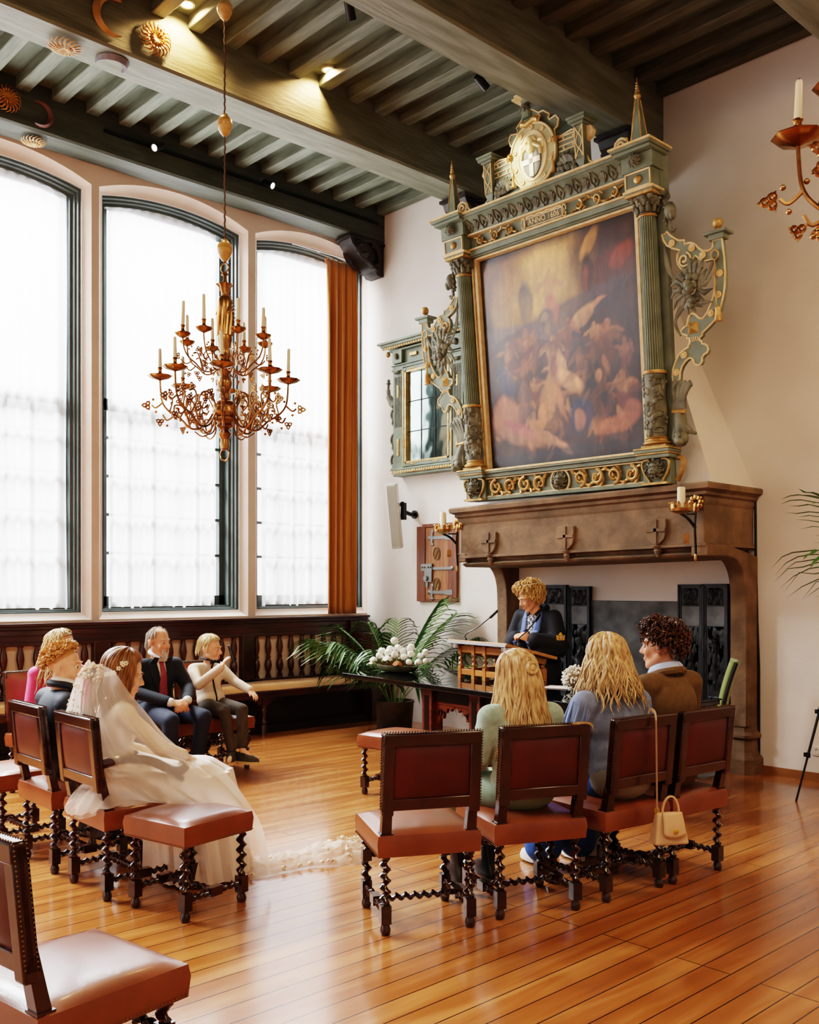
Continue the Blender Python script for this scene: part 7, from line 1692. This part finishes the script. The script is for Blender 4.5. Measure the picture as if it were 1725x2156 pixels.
# the end of the train lying on the floor to the right
def trf(u, v):
    x = lerp(-.62,.62,u); w = .17*(1-.5*abs(2*u-1)**3)+.05*math.sin(u*9); y = (v-.5)*2*w+.03*math.sin(u*11)
    e = (1-(2*v-1)**2)*min(1,(1-u)*9)*min(1,u*5+.2); z = .006+e*(.03+.075*u*u+.03*noise.noise((x*9,y*11,0))+.028*noise.noise((x*22,y*26,3)))
    return (x, y+.02*noise.noise((x*14,v*9,7)), max(.005,z))
g = G(); g.grid(trf, 110, 40); tr = thing('veil_train', 'crumpled end of the white tulle train lying on the floorboards', 'train', (4.73,-4.66,0), math.atan2(.83,.25)); g.obj('tulle_fold', M['train'], tr)
g = G(); rr = random.Random(25)
for k in range(70):
    u = rr.uniform(.8,1.0) if k < 45 else rr.uniform(.2,.9); p = Vector(trf(u, rr.choice((.02,.98)) if k > 45 else rr.uniform(0,1)))
    for i in range(3): d = Vector((rr.uniform(-1,1),rr.uniform(-1,1),rr.uniform(.1,1))).normalized(); g.ball(p+d*.012+Vector((0,0,.01)),(.012,.012,.004),6,4,d.to_track_quat('Z','Y').to_matrix())
g.obj('lace_edge', mat('train_lace','#f2dfc4',.85), tr)['kind'] = 'stuff'
# ================================================================ camera and light
cam = bpy.data.cameras.new('camera'); co = bpy.data.objects.new('camera', cam); COL.objects.link(co)
co.location = (9.31,-7.9,1.6); fw = Vector((-.7305,.6829,0)); co.rotation_euler = fw.to_track_quat('-Z','Y').to_euler()
cam.sensor_fit = 'HORIZONTAL'; cam.sensor_width = 36; cam.lens = 36*2038/1725; cam.shift_y = 158/1725; cam.clip_end = 100
scene.camera = co
w = bpy.data.worlds.new('sky'); scene.world = w; w.use_nodes = True; nt = w.node_tree; L = nt.links.new
bg_ = nt.nodes['Background']; tc = nt.nodes.new('ShaderNodeTexCoord'); sx = nt.nodes.new('ShaderNodeSeparateXYZ'); L(tc.outputs['Generated'], sx.inputs[0])
rp = nt.nodes.new('ShaderNodeValToRGB'); e = rp.color_ramp.elements
mr = nt.nodes.new('ShaderNodeMapRange'); mr.inputs['From Min'].default_value = -1; mr.inputs['From Max'].default_value = 1; L(sx.outputs['X'], mr.inputs['Value']); L(mr.outputs[0], rp.inputs[0])
e[0].position = .30; e[0].color = (2.6,2.65,2.9,1); e[1].position = .52; e[1].color = (.30,.215,.14,1)
L(rp.outputs[0], bg_.inputs['Color']); bg_.inputs['Strength'].default_value = 1.0
for y0, y1 in WIN:
    area('window_daylight', (-3.2,(y0+y1)/2,8.2), (.5,(y0+y1)/2,2.6), 2.2, 3.0, 1330, (.93,.97,1), PI*.8)
WARM = (1,.66,.36)  # tint of the unseen area lights added below as fill for the hall
area('hall_fill', (9.6,-2.6,5.9), (6.5,-2.0,0), 1.4, 1.4, 95, WARM)
area('hall_fill', (8.2,-8.6,5.9), (6.5,-5.5,0), 2.5, 2.5, 150, (1,.80,.58))
spot('crest_spot', (3.0,-3.2,6.0), (3.72,-1.35,5.33), 420, 13, (1,.86,.62), .6, .03)
VT = 'F'
scene.view_settings.view_transform = 'Filmic'
scene.view_settings.look = 'High Contrast'
scene.view_settings.exposure = .5
cy = scene.cycles; cy.use_adaptive_sampling = True; cy.adaptive_threshold = .025
cy.max_bounces = 7; cy.diffuse_bounces = 3; cy.glossy_bounces = 3; cy.transmission_bounces = 3; cy.transparent_max_bounces = 10; cy.caustics_reflective = False; cy.caustics_refractive = False
